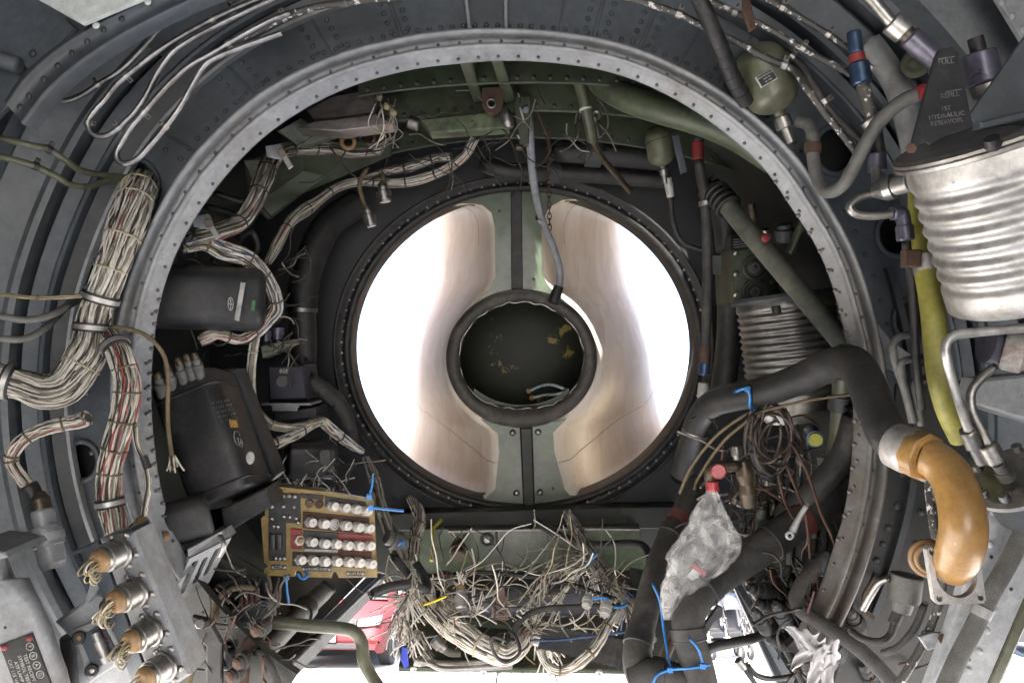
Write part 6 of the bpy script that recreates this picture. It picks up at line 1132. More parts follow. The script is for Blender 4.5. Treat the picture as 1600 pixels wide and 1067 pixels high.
for k in range(22):
    b.mi = rnd.choice((0, 0, 1)); x0, y0 = 905 + rnd.uniform(-5, 22), 864 + rnd.uniform(-5, 26); l_ = rnd.uniform(30, 100); an = rnd.uniform(2.4, 4.0)
    b.tube(PS([(x0, y0, 1.78), (x0 + l_ * .4 * math.cos(an), y0 - l_ * .3 * math.sin(an) + 4, 1.74), (x0 + l_ * .8 * math.cos(an), y0 + l_ * .3 - l_ * .3 * math.sin(an), 1.7), (x0 + l_ * math.cos(an) * .9, y0 + l_ * .7, 1.68)]), .0013, 5, 5)
solo('fanned_wires', b, WM(), 'fan of long loose white wires spraying left under the inlet', 'wires', kind='stuff')
for i, (pts, r, m_) in enumerate((([(690, 905, 1.7), (715, 896, 1.7), (760, 894, 1.7), (840, 902, 1.7), (900, 915, 1.68), (960, 935, 1.64)], 3.4, 'rubber'), ([(800, 1000, 1.56), (812, 970, 1.58), (845, 952, 1.6), (900, 948, 1.6), (960, 946, 1.6)], 5, 'hose'), ([(790, 1000, 1.52), (768, 995, 1.5), (772, 1020, 1.5), (790, 1034, 1.5), (812, 1020, 1.5), (806, 995, 1.52), (796, 985, 1.54)], 2.8, 'rubber'), ([(828, 1000, 1.54), (870, 1000, 1.54), (920, 994, 1.54), (990, 985, 1.54)], 2.4, 'wire_b'), ([(690, 812, 1.95), (676, 828, 1.92), (677, 850, 1.88), (674, 876, 1.84)], 2.6, 'ylw'), ([(612, 865, 1.6), (640, 900, 1.58), (665, 920, 1.57), (665, 905, 1.6), (650, 880, 1.62)], 7, 'rubber'), ([(578, 930, 1.5), (605, 918, 1.52), (640, 912, 1.54)], 8, 'black'), ([(835, 812, 1.95), (880, 838, 1.9), (930, 850, 1.86), (1000, 850, 1.84), (1020, 880, 1.8)], 6, 'rubber'))):
    pipe('loose_cable', ('black cable running across over the dark drum', 'brown hose arching below the dark drum', 'black cord looped round the sagging loom', 'thin navy wire crossing the pale ribbed plate', 'yellow wire under the inlet lip at left', 'black hose looping beside the bushy wires', 'black pointed tube end by the white opening', 'black hose curving under the inlet lip at right')[i], 'cable', pts, r, M[m_])
for i, (p0, p1, r, m0, m1) in enumerate((((720, 922, 1.6), (721, 952, 1.58), 10, 'alu', 'tan'), ((604, 838, 1.64), (632, 852, 1.66), 15, 'hose_g', None), ((920, 930, 1.6), (916, 948, 1.58), 8, 'label', None), ((950, 938, 1.58), (944, 962, 1.56), 9, 'label', None), ((716, 850, 1.9), (716, 870, 1.86), 13, 'brass', 'tan'), ((706, 905, 1.64), (690, 900, 1.66), 10, 'hose_g', None))):
    connector('loose_plug', ('silver and tan plug hanging before the dark drum', 'ribbed grey plug at the end of the loom by the fuse panel', 'small chalky plug left of the right hand looms', 'larger chalky plug right of the small one', 'tan socket on the green panel', 'grey ribbed plug on its side over the keel')[i], p0, p1, r, M[m0], M[m1] if m1 else None, 'plugs under the inlet', ribs=4, wires=8 if i in (0, 4, 5) else 0, seed=i)
def ziptie(label, pts, r, mt, head=None):
    T = thing('cable_tie', label, 'cable tie', P(*pts[0]), 'plastic cable ties'); b = MB(); c = crom(PS(pts), 8); b.tube(c, px(r, dmean(pts)), 6, raw=True); part('strap', b, mt, T)
    if head: b = MB(); b.box(P(*head), px(4, head[2]), px(4, head[2]), px(3, head[2]), RIGHT, UP, .0005); part('head', b, mt, T)
ziptie('blue tie end sticking out right of the fuse panel', [(578, 793, 1.46), (600, 795, 1.46), (631, 798, 1.46)], 2.2, M['blue'], (580, 793, 1.46))
ziptie('blue tie rising above the fuse panel corner', [(576, 776, 1.47), (581, 760, 1.47), (583, 740, 1.47)], 1.8, M['blue'], (577, 776, 1.47))
ziptie('blue tie end hanging below the fuse panel', [(447, 902, 1.47), (448, 920, 1.47), (451, 942, 1.47)], 2.2, M['blue'], (447, 902, 1.47))
ziptie('blue tie hooked in the fuse panel notch', [(464, 895, 1.48), (472, 903, 1.48), (480, 900, 1.48), (478, 892, 1.49)], 2.6, M['blue'])
ziptie('blue tie round the slanting brown and white loom', [(918, 880, 1.74), (924, 872, 1.72), (931, 865, 1.74)], 3.2, M['blue'])
ziptie('short blue tie between the chalky plugs', [(925, 936, 1.56), (940, 933, 1.56), (950, 935, 1.57)], 2, M['blue'])
ziptie('blue tie under the larger chalky plug', [(958, 948, 1.55), (970, 948, 1.55), (980, 943, 1.56)], 2.4, M['blue'])
ziptie('bright yellow tie among the cut wires at left', [(660, 945, 1.54), (678, 939, 1.54), (697, 931, 1.54)], 2.2, M['ylw'])
ziptie('blue tie on the ribbed grey plug', [(622, 852, 1.62), (628, 846, 1.6), (632, 852, 1.62)], 2.4, M['blue'])
poly('blue_rag', 'bright blue plastic scrap below the cut wires', 'scrap', [(628, 1010, 1.5), (636, 1012, 1.5), (638, 1040, 1.5), (632, 1044, 1.5), (626, 1030, 1.5)], .004, paint('blue_scrap', (.02, .05, .55), .1, 20), .0005)
# ================================================================== LOWER RIGHT DUCTS, BAG, CABLES
def jduct(label, pts, rr, bands, k=20, reds=()):
    T = thing('black_pipe', label, 'pipe', P(*pts[0])); d = dmean(pts); c = resample(crom(PS(pts), 10), 100); b = MB(); b.tube(c, [px(q, d) for q in rr], k, raw=True); part('tube', b, M['hose'], T)
    for f in bands:
        i = int(f * 100); ax = c[min(100, i + 2)] - c[i - 2]; b = MB(); b.band(c[i], ax, px(spl(rr, f), d) * 1.0, .010, .0025, 26); b.torus(c[i] + ax.normalized() * .009, ax, px(spl(rr, f), d) * 1.03, .0025, 26, 6); part('clamp', b, M['rubber'], T)
    for f in reds:
        i = int(f * 100); b = MB(); b.band(c[i], c[i + 2] - c[i - 2], px(spl(rr, f), d), .010, .0008, 26); part('red_band', b, M['redband'], T)
    return T
jduct('slim upright black pipe with red band left of the plastic bag', [(1092, 752, 1.62), (1072, 790, 1.58), (1050, 828, 1.55), (1036, 862, 1.52), (1022, 905, 1.48), (1008, 960, 1.44), (996, 1015, 1.4), (1000, 1050, 1.38), (1020, 1090, 1.36)], [18, 18, 18, 19, 20, 20, 20, 22, 24], (.28, .78), reds=(.22,))
jduct('fat slanting black pipe with a bend right of the plastic bag', [(1345, 742, 1.5), (1300, 780, 1.48), (1235, 824, 1.45), (1190, 856, 1.43), (1140, 890, 1.41), (1098, 922, 1.38), (1078, 955, 1.36), (1076, 990, 1.35), (1090, 1040, 1.34), (1102, 1090, 1.33)], [26, 26, 27, 27, 27, 26, 26, 25, 24, 24], (.38, .66, .82), reds=(.27,))
jduct('low black pipe joining the two at the bottom edge', [(990, 1062, 1.37), (1020, 1050, 1.36), (1060, 1060, 1.35), (1090, 1080, 1.34)], [22, 22, 22, 22], (.4,))
pipe('branch_hose', 'thin black hose branching right from the fat slanting pipe', 'hose', [(1100, 1018, 1.34), (1118, 1010, 1.35), (1150, 1003, 1.38), (1180, 996, 1.42), (1212, 980, 1.46)], 8, M['rubber'])
poly('fork_lever', 'black forked lever beside the fat slanting pipe', 'lever', [(1090, 990, 1.36), (1112, 960, 1.36), (1122, 946, 1.36), (1130, 950, 1.36), (1128, 964, 1.36), (1116, 972, 1.36), (1098, 1002, 1.36)], .008, M['black'], .001)
ziptie('long blue tie trailing down the slim upright pipe', [(1019, 910, 1.4), (1031, 938, 1.39), (1036, 975, 1.38), (1042, 1015, 1.36), (1047, 1045, 1.34)], 2.2, M['blue'], (1047, 1046, 1.33))
ziptie('blue tie looped low between the two black pipes', [(1018, 1075, 1.33), (1026, 1055, 1.33), (1047, 1046, 1.33), (1080, 1043, 1.31), (1110, 1038, 1.31)], 2.2, M['blue'])
ziptie('blue tie curving over the bend of the fat pipe', [(1077, 997, 1.31), (1090, 1012, 1.31), (1096, 1028, 1.31), (1098, 1040, 1.31)], 2.2, M['blue'], (1098, 1040, 1.3))
ziptie('blue tie round the black duct and cable coil', [(1148, 612, 1.42), (1166, 607, 1.4), (1172, 620, 1.4), (1172, 636, 1.41), (1182, 640, 1.42)], 2.6, M['blue'], (1168, 608, 1.4))
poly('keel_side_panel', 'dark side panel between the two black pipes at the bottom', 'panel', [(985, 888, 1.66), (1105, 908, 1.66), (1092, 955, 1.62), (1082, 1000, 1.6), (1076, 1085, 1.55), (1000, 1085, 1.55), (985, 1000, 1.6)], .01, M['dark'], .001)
pipe('brown_tube', 'rusty brown tube slanting between the two black pipes', 'tube', [(1100, 925, 1.5), (1070, 965, 1.48), (1045, 1010, 1.46), (1025, 1060, 1.44)], 9, M['rust'])
# plastic bag: crumpled translucent sheet closed round its contents
def bag_mat():
    m, n, bs = newmat('clear_plastic_bag'); g = n.nodes.new('ShaderNodeNewGeometry'); n1 = noise(n, 16, 3, .5, g.outputs['Position'], 1.5); n2 = noise(n, 22, 3, .6, g.outputs['Position'], 1.0)
    tr = n.nodes.new('ShaderNodeBsdfTransparent'); tr.inputs[0].default_value = (.9, .91, .92, 1); mx = n.nodes.new('ShaderNodeMixShader'); r1 = ramp(n, n2.outputs[0], .35, .65, (.08, .08, .08, 1), (.34, .34, .34, 1)); n.links.new(r1.outputs[0], mx.inputs[0]); n.links.new(tr.outputs[0], mx.inputs[1]); n.links.new(bs.outputs[0], mx.inputs[2]); n.links.new(mx.outputs[0], n.nodes['Material Output'].inputs[0])
    bs.inputs['Base Color'].default_value = (.85, .84, .82, 1); bs.inputs['Roughness'].default_value = .12; bs.inputs['Specular IOR Level'].default_value = 1.0; bs.inputs['Coat Weight'].default_value = .6
    bp = n.nodes.new('ShaderNodeBump'); bp.inputs['Strength'].default_value = .8; bp.inputs['Distance'].default_value = .01; n.links.new(n1.outputs[0], bp.inputs['Height']); n.links.new(bp.outputs[0], bs.inputs['Normal']); return m
T = thing('plastic_bag', 'crumpled clear plastic bag hanging under the red capped valve', 'plastic bag', P(1110, 765, 1.4)); rows = []; rnd = random.Random(5)
cl_ = [(1113, 766, 8, 6), (1113, 776, 14, 9), (1110, 795, 25, 14), (1108, 820, 38, 20), (1107, 845, 48, 24), (1100, 868, 52, 24), (1086, 890, 50, 22), (1070, 910, 40, 18), (1058, 930, 30, 14), (1050, 950, 20, 10), (1044, 968, 8, 4)]
from mathutils import noise as mnoise
NB = 72
for i in range(61):
    f_ = i / 60; x, y, rx_, rd = [spl([q[k] for q in cl_], f_) for k in range(4)]; row = []
    for j in range(NB):
        q = 2 * math.pi * j / NB; v_ = Vector((math.cos(q) * 1.3, math.sin(q) * 1.3, f_ * 4.5))
        k_ = 1.05 + .30 * mnoise.noise(v_ * 1.1) - .45 * abs(mnoise.noise(v_ * 1.9 + Vector((3, 1, 2)))) - .08 * abs(mnoise.noise(v_ * 4))
        row.append(P(x + rx_ * k_ * math.cos(q), y + 3 * mnoise.noise(v_ * 3), 1.36 + px(rd, 1.36) * k_ * math.sin(q)))
    rows.append(row)
b = MB(); b.grid(rows, True, True); part('film', b, bag_mat(), T)
poly('tagged_part', 'small silver part with a red edge inside the bag', 'part', [(1072, 900, 1.37), (1084, 884, 1.37), (1102, 898, 1.37), (1090, 914, 1.37)], .01, M['alu_d'], .001); poly('red_tag', 'red tag strip across the mouth of the bagged part', 'tag', [(1080, 886, 1.345), (1084, 880, 1.345), (1104, 895, 1.345), (1101, 901, 1.345)], .004, M['redcap'], .0005)
T = thing('capped_valve', 'brass valve with a bright red cap above the plastic bag', 'valve', P(1112, 765, 1.38)); b = MB(); b.tube(PS([(1155, 728, 1.4), (1130, 728, 1.39), (1112, 732, 1.38), (1110, 752, 1.38), (1112, 766, 1.38)]), px(9, 1.38), 14); part('elbow', b, M['brass'], T)
b = MB(); b.lathe(P(1122, 736, 1.35), P(1123, 736, 1.33), [(0, px(12, 1.35)), (.8, px(12, 1.35)), (1, px(10, 1.35))], 20); part('red_cap', b, M['redcap'], T); b = MB(); b.lathe(P(1113, 752, 1.37), P(1114, 768, 1.37), [(0, px(9, 1.37)), (1, px(10, 1.37))], 18); part('red_ring', b, M['redcap'], T)
b = MB(); b.lathe(P(1160, 720, 1.42), P(1172, 792, 1.42), [(0, px(10, 1.42)), (.3, px(14, 1.42)), (.5, px(11, 1.42)), (.7, px(14, 1.42)), (1, px(11, 1.42))], 18); part('body', b, M['brass'], T)
b = MB(); rnd = random.Random(9)
for k in range(13):
    a0 = rnd.uniform(0, 6.28); cx, cy, rx_, ry_ = 1206 + rnd.uniform(-12, 14), 684 + rnd.uniform(-12, 10), rnd.uniform(22, 38), rnd.uniform(36, 58)
    b.tube([P(cx + rx_ * math.cos(a0 + q * .32) + rnd.uniform(-1, 1), cy + ry_ * math.sin(a0 + q * .32), 1.42 + .03 * math.sin(q * .5 + k)) for q in range(rnd.randint(12, 20))], px(2.3, 1.42), 6, 3)
solo('cable_coil', b, M['wire_d'] if False else paint('brown_cable', (.07, .055, .042), .3, 30, (.15, .12, .09), .5, 30, .6, bump=0), 'tangled coil of thin brown cable tied to the black duct', 'cable coil')
for i, pts in enumerate(([(1175, 640, 1.4), (1120, 680, 1.45), (1080, 730, 1.5), (1062, 770, 1.55)], [(1180, 648, 1.4), (1130, 690, 1.45), (1092, 745, 1.5), (1085, 765, 1.5)], [(1180, 645, 1.38), (1260, 626, 1.36), (1330, 616, 1.34)], [(1236, 690, 1.4), (1262, 740, 1.38), (1282, 800, 1.36), (1304, 850, 1.35), (1314, 910, 1.35), (1312, 955, 1.36)], [(1226, 720, 1.4), (1246, 770, 1.38), (1258, 800, 1.36), (1264, 850, 1.36), (1266, 872, 1.36)], [(1215, 740, 1.4), (1225, 780, 1.4), (1240, 810, 1.36)])):
    pipe('coil_tail', ('upper', 'lower', 'rightward', 'long rusty', 'short rusty', 'stubby')[i] + ' brown cable tail leaving the tangled coil', 'cable', pts, 2.4, M['rust'] if i > 2 else M['lace'])
T = thing('grey_lever', 'pale flat lever with an eye below the cable coil', 'lever', P(1232, 838, 1.34)); b = MB(); b.tube(PS([(1262, 787, 1.33), (1250, 806, 1.33), (1238, 830, 1.33)]), [px(4, 1.33), px(4, 1.33), px(6, 1.33)], 10); part('shank', b, M['lgrey'], T); b = MB(); b.torus(P(1234, 836, 1.33), FWD, px(5, 1.33), px(2.6, 1.33), 16, 8); part('eye', b, M['lgrey'], T)
T = thing('blue_yellow_plug', 'blue fitting with a yellow disc behind the cable coil', 'fitting', P(1270, 690, 1.55)); b = MB(); b.lathe(P(1268, 676, 1.58), P(1274, 686, 1.52), [(0, px(13, 1.55)), (.6, px(14, 1.55)), (1, px(13, 1.55))], 20); part('blue_body', b, M['bluefit'], T); b = MB(); b.lathe(P(1274, 686, 1.52), P(1275, 687, 1.51), [(0, px(11, 1.52)), (1, px(10, 1.52))], 18); part('yellow_disc', b, paint('yellow_green_disc', (.5, .5, .06), .1, 20), T)
for i, (pts, r, m_) in enumerate((([(1322, 560, 1.44), (1316, 620, 1.46), (1312, 680, 1.48), (1300, 750, 1.5)], 16, 'olive'), ([(1340, 640, 1.42), (1318, 710, 1.44), (1270, 770, 1.46), (1220, 810, 1.5)], 20, 'hose'), ([(1175, 655, 1.6), (1180, 700, 1.58), (1200, 750, 1.56)], 11, 'grey'), ([(1230, 740, 1.56), (1240, 800, 1.54), (1216, 860, 1.52)], 6, 'hose'), ([(1190, 790, 1.5), (1186, 830, 1.5), (1172, 860, 1.5)], 7, 'hose_g'), ([(1208, 780, 1.5), (1206, 830, 1.5), (1190, 870, 1.5)], 5, 'brass'))):
    pipe('support_pipe', ('upright olive pipe below the ring foot', 'wide dusty pipe curving behind the cable coil', 'grey pipe behind the coil top', 'thin dusty pipe behind the grey lever', 'pale upright pipe beside the plastic bag', 'thin brass pipe beside the pale upright pipe')[i], 'pipe', pts, r, M[m_], k=16, clamps=(.35,) if i in (0, 4, 5) else (), cm=M['grey_d'])
T = pipe('elbow_hose', 'dusty elbow hose turning down to the bottom right', 'hose', [(1312, 862, 1.34), (1286, 880, 1.33), (1258, 905, 1.32), (1244, 935, 1.31), (1258, 958, 1.3), (1300, 984, 1.28), (1350, 1020, 1.26), (1412, 1085, 1.24)], 11.5, M['hose'], n=8, k=16)
b = MB(); b.lathe(P(1302, 870, 1.335), P(1276, 890, 1.33), [(0, px(12, 1.33)), (.15, px(15, 1.33)), (.85, px(15, 1.33)), (1, px(13, 1.33))], 18); part('coupling', b, M['grey_d'], T); b = MB(); b.band(P(1264, 900, 1.325), P(1258, 905, 1.32) - P(1286, 880, 1.33), px(12.5, 1.325), px(5, 1.33), px(1, 1.33), 18); part('rust_band', b, M['rust'], T)
# strut and row of slanting pipes beside the right floor opening
T = thing('door_strut', 'flat grey strut slanting beside the right floor opening', 'strut', P(1200, 1040, 1.5)); b = MB(); b.prism(PS([(1142, 906, 1.62), (1154, 904, 1.62), (1242, 1060, 1.5), (1238, 1085, 1.5), (1222, 1085, 1.5)]), .02, .002); part('bar', b, M['grey'], T)
for i in range(7):
    x = 1176 + i * 15; o = 8 * (i % 3)
    T = pipe('rack_pipe', ('first', 'second', 'third', 'fourth', 'fifth', 'sixth', 'seventh')[i] + ' slanting pipe from the right floor opening', 'pipe', [(x - 4, 905 - o, 1.56), (x + 14, 940, 1.53), (x + 40, 990, 1.5), (x + 72, 1050, 1.46), (x + 90, 1090, 1.44)], 6.5 - (i % 2), M[('hose', 'chip', 'grey_d', 'hose', 'rubber', 'hose', 'grey_d')[i]], 'slanting pipes at lower right', k=12)
    b = MB(); b.hexnut(P(x - 4, 905 - o, 1.56), P(x + 10, 932, 1.54), px(10, 1.55)); b.lathe(P(x + 10, 932, 1.54), P(x + 15, 942, 1.53), [(0, px(8.5, 1.54)), (1, px(8, 1.54))], 14); part('nut', b, M[('brass', 'alu_d', 'rust', 'grey_d')[i % 4]], T)
for i, (x, y) in enumerate(((1178, 920), (1192, 944), (1210, 1000))):
    connector('pipe_union', ('upper', 'middle', 'lower')[i] + ' brown union among the slanting pipes at lower right', (x, y, 1.46), (x + 30, y + 6, 1.48), 13, M['hose'], M['grime'], 'unions at lower right', ribs=3, cat='fitting')
for i, pts in enumerate(([(1154, 1032, 1.36), (1166, 1048, 1.36), (1176, 1062, 1.36), (1192, 1085, 1.36)], [(1166, 1036, 1.37), (1182, 1054, 1.37), (1206, 1060, 1.38), (1240, 1056, 1.4)])):
    pipe('ground_lead', ('left' if i == 0 else 'right') + ' black lead curling over the bright ground at the bottom right', 'lead', pts, 4.5, M['rubber'], ends=(0,) if i == 0 else None)
rnd = random.Random(77)
def tangle(label, x0, y0, x1, y1, d0, d1, n, seed, mats, r=(.0009, .002), ln=(30, 90)):
    rn = random.Random(seed); b = MB()
    for _ in range(n):
        b.mi = rn.randrange(len(mats)); x, y, d = rn.uniform(x0, x1), rn.uniform(y0, y1), rn.uniform(d0, d1); a = rn.uniform(0, 6.28); pts = []; l_ = rn.uniform(*ln) / 4
        for k in range(5): pts.append((x, y, d)); a += rn.uniform(-.7, .7); x += l_ * math.cos(a); y += l_ * math.sin(a); d += rn.uniform(-.02, .02)
        b.tube(PS(pts), rn.uniform(*r), 5, 4)
    solo('wire_tangle', b, mats, label, 'wires', kind='stuff')
tangle('dense tangle of pale and dark thin wires across the keel', 650, 880, 980, 1010, 1.6, 1.82, 150, 5, [M['wire'], M['wire'], M['wire'], M['wire_g'], M['wire_d'], M['wire_k']], ln=(50, 140))
tangle('tangle of dark thin wires behind the tilted black box', 300, 400, 470, 560, 1.6, 1.75, 70, 6, [M['wire_g'], M['wire_d'], M['wire_d']], ln=(30, 80))
tangle('tangle of thin dark lines around the plastic bag', 1120, 680, 1290, 880, 1.46, 1.62, 60, 8, [M['wire_d'], M['rust'], M['wire_d'], M['wire_g']], (.0015, .003), (40, 120))
tangle('dirty thin wires in the lower left clutter', 300, 890, 440, 1060, 1.3, 1.4, 50, 9, [M['wire_d'], M['rust'], M['wire_d'], M['wire_g']], (.001, .0022), (30, 90))
tangle('thin dark lines crossing the lower right corner clutter', 1230, 880, 1440, 1060, 1.28, 1.38, 26, 10, [M['wire_d'], M['rust'], M['hose']], (.0015, .003), (40, 110))
tangle('tangle of wires between inlet rim and fuse panel', 440, 722, 545, 775, 1.7, 1.85, 60, 12, [M['wire_g'], M['wire_d'], M['wire_d'], M['wire']], ln=(25, 70))
tangle('thin dark wiring along the green roof frames', 480, 150, 1000, 250, 1.62, 1.85, 60, 14, [M['wire_d'], M['wire_d'], M['wire_g']], ln=(40, 110))
for i in range(9):
    x = 1150 + i * 17; y = 700 + (i * 37) % 70; T = pipe('thin_pipe', ('first', 'second', 'third', 'fourth', 'fifth', 'sixth', 'seventh', 'eighth', 'ninth')[i] + ' thin upright pipe from the left behind the cable coil', 'pipe', [(x, y, 1.58), (x + rnd.uniform(-8, 8), y + 50, 1.57), (x + rnd.uniform(-20, 12), y + 110, 1.55), (x + rnd.uniform(-26, 10), y + 170, 1.53)], rnd.uniform(3, 6), M[('hose', 'grey_d', 'brass', 'hose', 'chip', 'rubber', 'alu_d', 'hose', 'grey_d')[i]], 'thin upright pipes at right', clamps=(.5,), ends=(0,))
for i, (x, y, r) in enumerate(((1296, 1000, 16), (1330, 960, 13), (1262, 1040, 14), (1352, 1046, 12), (1216, 950, 12), (1182, 960, 11))):
    connector('pipe_joint', ('central', 'upper right', 'lower left', 'lower right', 'upper left', 'far left')[i] + ' grimy pipe joint in the bottom right clutter', (x, y, 1.33), (x + 16, y + 26, 1.35), r, M[('grey_d', 'hose', 'grime', 'hose', 'grey_d', 'grime')[i]], M['grime'], 'joints at bottom right', ribs=4, cat='fitting')
# torn white rag
rnd = random.Random(31); T = thing('torn_rag', 'torn white plastic rag snagged on the lower right pipes', 'rag', P(1280, 1030, 1.25)); c0 = [(1246, 1003, 30), (1258, 1012, 40), (1272, 1018, 46), (1290, 1022, 44), (1304, 1030, 30)]
for j, (an, ln) in enumerate(((2.75, 48), (3.05, 40), (2.3, 26), (-1.5, 66), (-2.0, 70), (-2.5, 52), (-1.1, 40))):
    b = MB(); rows = []; x0, y0 = 1282 + rnd.uniform(-10, 10), 1014 + rnd.uniform(-8, 12); ph = rnd.uniform(0, 6)
    for i in range(13):
        f_ = i / 12; w_ = 17 * (1 - f_ ** 1.6) * (1 + .2 * math.sin(i * 1.1 + ph)) + 2; cx = x0 + math.cos(an) * ln * f_; cy = y0 - math.sin(an) * ln * f_ + 12 * math.sin(f_ * 3 + ph) * f_
        rows.append([P(cx - math.sin(an) * w_ * q + rnd.uniform(-.5, .5), cy - math.cos(an) * w_ * q + rnd.uniform(-.5, .5), 1.2 + .008 * math.sin(q * 4 + f_ * 6 + ph)) for q in (-1, -.66, -.33, 0, .33, .66, 1)])
    b.grid(rows); part('shred', b, paint('rag_white', (.62, .61, .63), .12, 20, (.4, .36, .34), .5, 18, .5, fine=.15) if j == 0 else bpy.data.materials['rag_white'], T)
# ================================================================== OUTSIDE: CARS, STROLLER
def quadcar(name, label, org, yaw, cols, detail=True):
    # car in metres: x to its right, y forward (nose towards -y here faces the camera), z up
    T = thing(name, label, 'car', org); ca, sa = math.cos(yaw), math.sin(yaw)
    W = lambda x, y, z: org + Vector((x * ca - y * sa, x * sa + y * ca, z))
    prof = [(-2.3, .32, .5, .86), (-2.26, .26, .62, .9), (-2.0, .24, .86, .92), (-1.6, .24, .96, .94), (-1.1, .24, 1.04, .95), (1.8, .24, 1.08, .95), (2.2, .3, 1.02, .92), (2.3, .4, .9, .86)]
    b = MB(); rows = []
    for y, z0, z1, hw in prof:
        rows.append([W(-hw * .94, y, z0), W(-hw, y, z0 + .15), W(-hw * 1.0, y, (z0 + z1) / 2), W(-hw * .97, y, z1 - .08), W(-hw * .85, y, z1), W(-hw * .4, y, z1 + .03), W(hw * .4, y, z1 + .03), W(hw * .85, y, z1), W(hw * .97, y, z1 - .08), W(hw, y, (z0 + z1) / 2), W(hw, y, z0 + .15), W(hw * .94, y, z0)])
    b.grid(rows); b.add(rows[0], [list(range(12))], False); b.add(rows[-1], [list(range(12))[::-1]], False); part('body', b, cols, T)
    b = MB(); rows = []
    for y, z, hw in ((-1.15, 1.05, .84), (-.35, 1.58, .7), (0.1, 1.68, .68), (1.6, 1.66, .68), (2.15, 1.08, .82)): rows.append([W(-hw - .06, y, 1.02), W(-hw, y, z - .04), W(-hw * .9, y, z), W(hw * .9, y, z), W(hw, y, z - .04), W(hw + .06, y, 1.02)])
    b.grid(rows); part('cabin', b, cols, T)
    b = MB(); b.prism([W(-.76, -1.17, 1.08), W(.76, -1.17, 1.08), W(.64, -.38, 1.56), W(-.64, -.38, 1.56)], .03, .0, W(0, 1, -.5) - W(0, 0, 0)); part('windscreen', b, CARM['glass'], T)
    for s in (-1, 1):
        b = MB(); b.prism([W(s * .93, -.9, 1.1), W(s * .93, 1.7, 1.1), W(s * .75, 1.5, 1.55), W(s * .75, -.3, 1.55)], .02, 0, W(-s, 0, 0) - W(0, 0, 0)); part('side_window', b, CARM['glass'], T)
        for y in (-1.45, 1.4):
            p0, p1 = W(s * .74, y, .33), W(s * .97, y, .33); b = MB(); b.lathe(p0, p1, [(0, .3), (.1, .33), (.9, .33), (1, .29)], 28); wh = part('wheel', b, CARM['tyre'], T)
            b = MB(); b.lathe(W(s * .96, y, .33), W(s * .985, y, .33), [(0, .22), (.6, .22), (1, .2)], 24)
            part('rim', b, CARM['dark'], wh); b = MB()
            for q in range(6):
                a = q * math.pi / 3; b.tube([W(s * .99, y, .33), W(s * .99, y + .2 * math.cos(a), .33 + .2 * math.sin(a))], .022, 6, 1)
            b.torus(W(s * .985, y, .33), W(1, 0, 0) - W(0, 0, 0), .21, .018, 24, 6); part('spokes', b, CARM['silver'], wh)
        b = MB(); b.prism([W(s * .5, -2.3, .68), W(s * .86, -2.2, .7), W(s * .88, -2.12, .86), W(s * .52, -2.28, .8)], .05, .006, W(0, 1, 0) - W(0, 0, 0)); part('headlight', b, CARM['lamp'], T)
        b = MB(); superbox(b, W(s * .95, -.95, 1.1), W(s * 1.14, -.95, 1.1), .06, .08, n=3); part('mirror', b, cols, T)
    b = MB(); b.prism([W(-.46, -2.325, .62), W(.46, -2.325, .62), W(.5, -2.29, .8), W(-.5, -2.29, .8)], .05, .005, W(0, 1, 0) - W(0, 0, 0)); gr = part('grille', b, CARM['dark'], T)
    for z in (.65, .7, .75): b = MB(); b.box(W(0, -2.335 + (z - .62) * .2, z), .44, .012, .012, W(1, 0, 0) - W(0, 0, 0), UP); part('grille_bar', b, CARM['silver'], gr)
    b = MB(); b.prism([W(-.7, -2.325, .34), W(.7, -2.325, .34), W(.66, -2.325, .42), W(-.66, -2.325, .42)], .04, .004, W(0, 1, 0) - W(0, 0, 0)); part('air_intake', b, CARM['dark'], T)
    b = MB(); b.prism([W(-.16, -2.345, .44), (W(.16, -2.345, .44)), W(.16, -2.345, .6), W(-.16, -2.345, .6)], .015, .003, W(0, 1, 0) - W(0, 0, 0)); pl = part('licence_plate', b, CARM['plate'], T)
    b = MB(); b.prism([W(-.05, -2.348, .47), (W(.05, -2.348, .47)), W(.05, -2.348, .57), W(-.05, -2.348, .57)], .004, 0, W(0, 1, 0) - W(0, 0, 0)); part('plate_mark', b, paint('plate_teal' + name, (.04, .11, .11), .1, 8), pl)
    return T
CARM = dict(plate=paint('plate_white', (.12, .12, .12), .05, 5, fine=0, dust=0), silver=paint('dull_chrome', (.1, .1, .1), .05, 5, rough=.3, metal=.5, fine=0, dust=0), glass=paint('car_glass', (.02, .025, .03), .1, 3, rough=.2, bump=0), tyre=paint('tyre_rubber', (.012, .012, .013), .2, 8, rough=.8, dust=0), dark=paint('car_trim', (.01, .01, .012), .2, 6, rough=.6, dust=0), lamp=paint('headlamp', (.15, .15, .16), .1, 5, rough=.25, bump=0))
RED = paint('red_car_paint', (.075, .0008, .003), .06, 3, rough=.75, bump=0, coat=0, fine=0, dust=0)
gp = ground_at(527, 1050)
quadcar('parked_car', 'red car seen through the left floor opening', Vector((gp.x - .1, gp.y + 2.6, 0)), R(-4), RED)
gp = ground_at(481, 1025)
quadcar('parked_car', 'silver car side on with a spoked wheel left of the red car', Vector((gp.x - 1.45, gp.y + .97, 0)), R(90), paint('silver_car', (.3, .3, .3), .05, 3, rough=.3, bump=0, coat=.4))
gp = ground_at(1205, 1018)
quadcar('parked_car', 'dark car beyond the stroller in the right floor opening', Vector((gp.x + 1.0, gp.y + 4.5, 0)), R(12), paint('dark_car', (.012, .012, .016), .05, 3, rough=.35, bump=0, coat=.2, fine=0, dust=0))
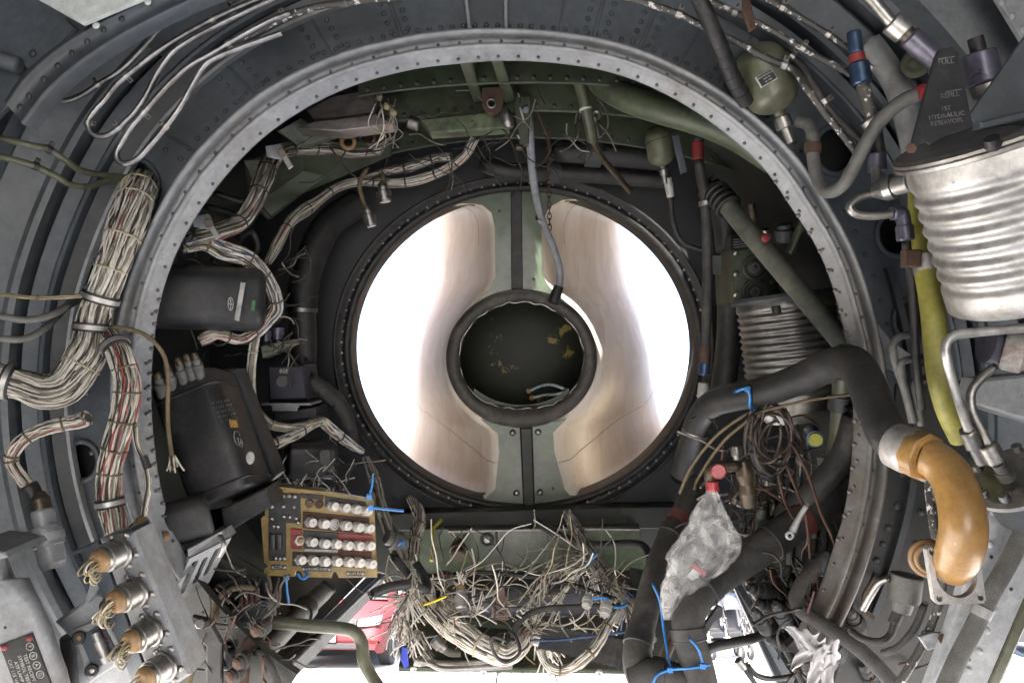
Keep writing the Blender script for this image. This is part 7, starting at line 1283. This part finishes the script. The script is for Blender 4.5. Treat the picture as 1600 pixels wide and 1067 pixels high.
gp = ground_at(1625, 1056)
quadcar('parked_car', 'dark car at the far right behind the riveted longeron', Vector((gp.x + 1.6, gp.y + 5, 0)), R(20), bpy.data.materials['dark_car'])
# stroller
g0 = ground_at(1140, 1030); T = thing('stroller', 'double stroller standing on bright ground in the right floor opening', 'stroller', g0); S = lambda x, y, z: g0 + Vector((x, y, z))
for x, y in ((-.33, -.1), (.2, -.1), (.38, -.05), (-.28, .6), (.3, .6)):
    b = MB(); b.torus(S(x, y, .14), Vector((1, .15, 0)), .11, .03, 24, 8); wl = part('wheel', b, CARM['tyre'], T); b = MB(); b.lathe(S(x - .02, y, .14), S(x + .02, y, .14), [(0, .085), (1, .085)], 16); part('hub', b, CARM['plate'], wl)
for x in (-.33, 0, .33):
    b = MB(); b.tube([S(x, -.08, .14), S(x, .1, .45), S(x, .35, .8), S(x, .6, 1.02)], .016, 8, 4); part('frame_tube', b, CARM['silver'], T); b = MB(); b.tube([S(x, .6, .14), S(x, .35, .5), S(x, .1, .72)], .016, 8, 4); part('frame_tube', b, CARM['silver'], T)
for x in (-.17, .17):
    b = MB(); superbox(b, S(x, .05, .42), S(x, .4, .46), .14, .05, n=3.5); part('seat', b, CARM['dark'], T); b = MB(); superbox(b, S(x, .38, .46), S(x, .55, .9), .14, .05, n=3.5); part('backrest', b, CARM['dark'], T)
    b = MB(); rows = []
    for i in range(9):
        a = R(10) + R(110) * i / 8; rows.append([S(x + .16 * math.sin(q), .45 - .3 * math.cos(a), .82 + .3 * math.sin(a) * math.cos(q * .6)) for q in (-1.5, -1, -.5, 0, .5, 1, 1.5)])
    b.grid(rows); part('canopy', b, paint('canopy%d' % (x > 0), (.03, .03, .04), .1, 6, rough=.8, dust=0), T)
b = MB(); superbox(b, S(-.3, .2, .28), S(.3, .2, .28), .12, .06, UP, n=4); part('basket', b, CARM['dark'], T); b = MB(); b.tube([S(-.33, .6, 1.02), S(0, .64, 1.04), S(.33, .6, 1.02)], .02, 8, 4); part('handle', b, M['rubber'], T)
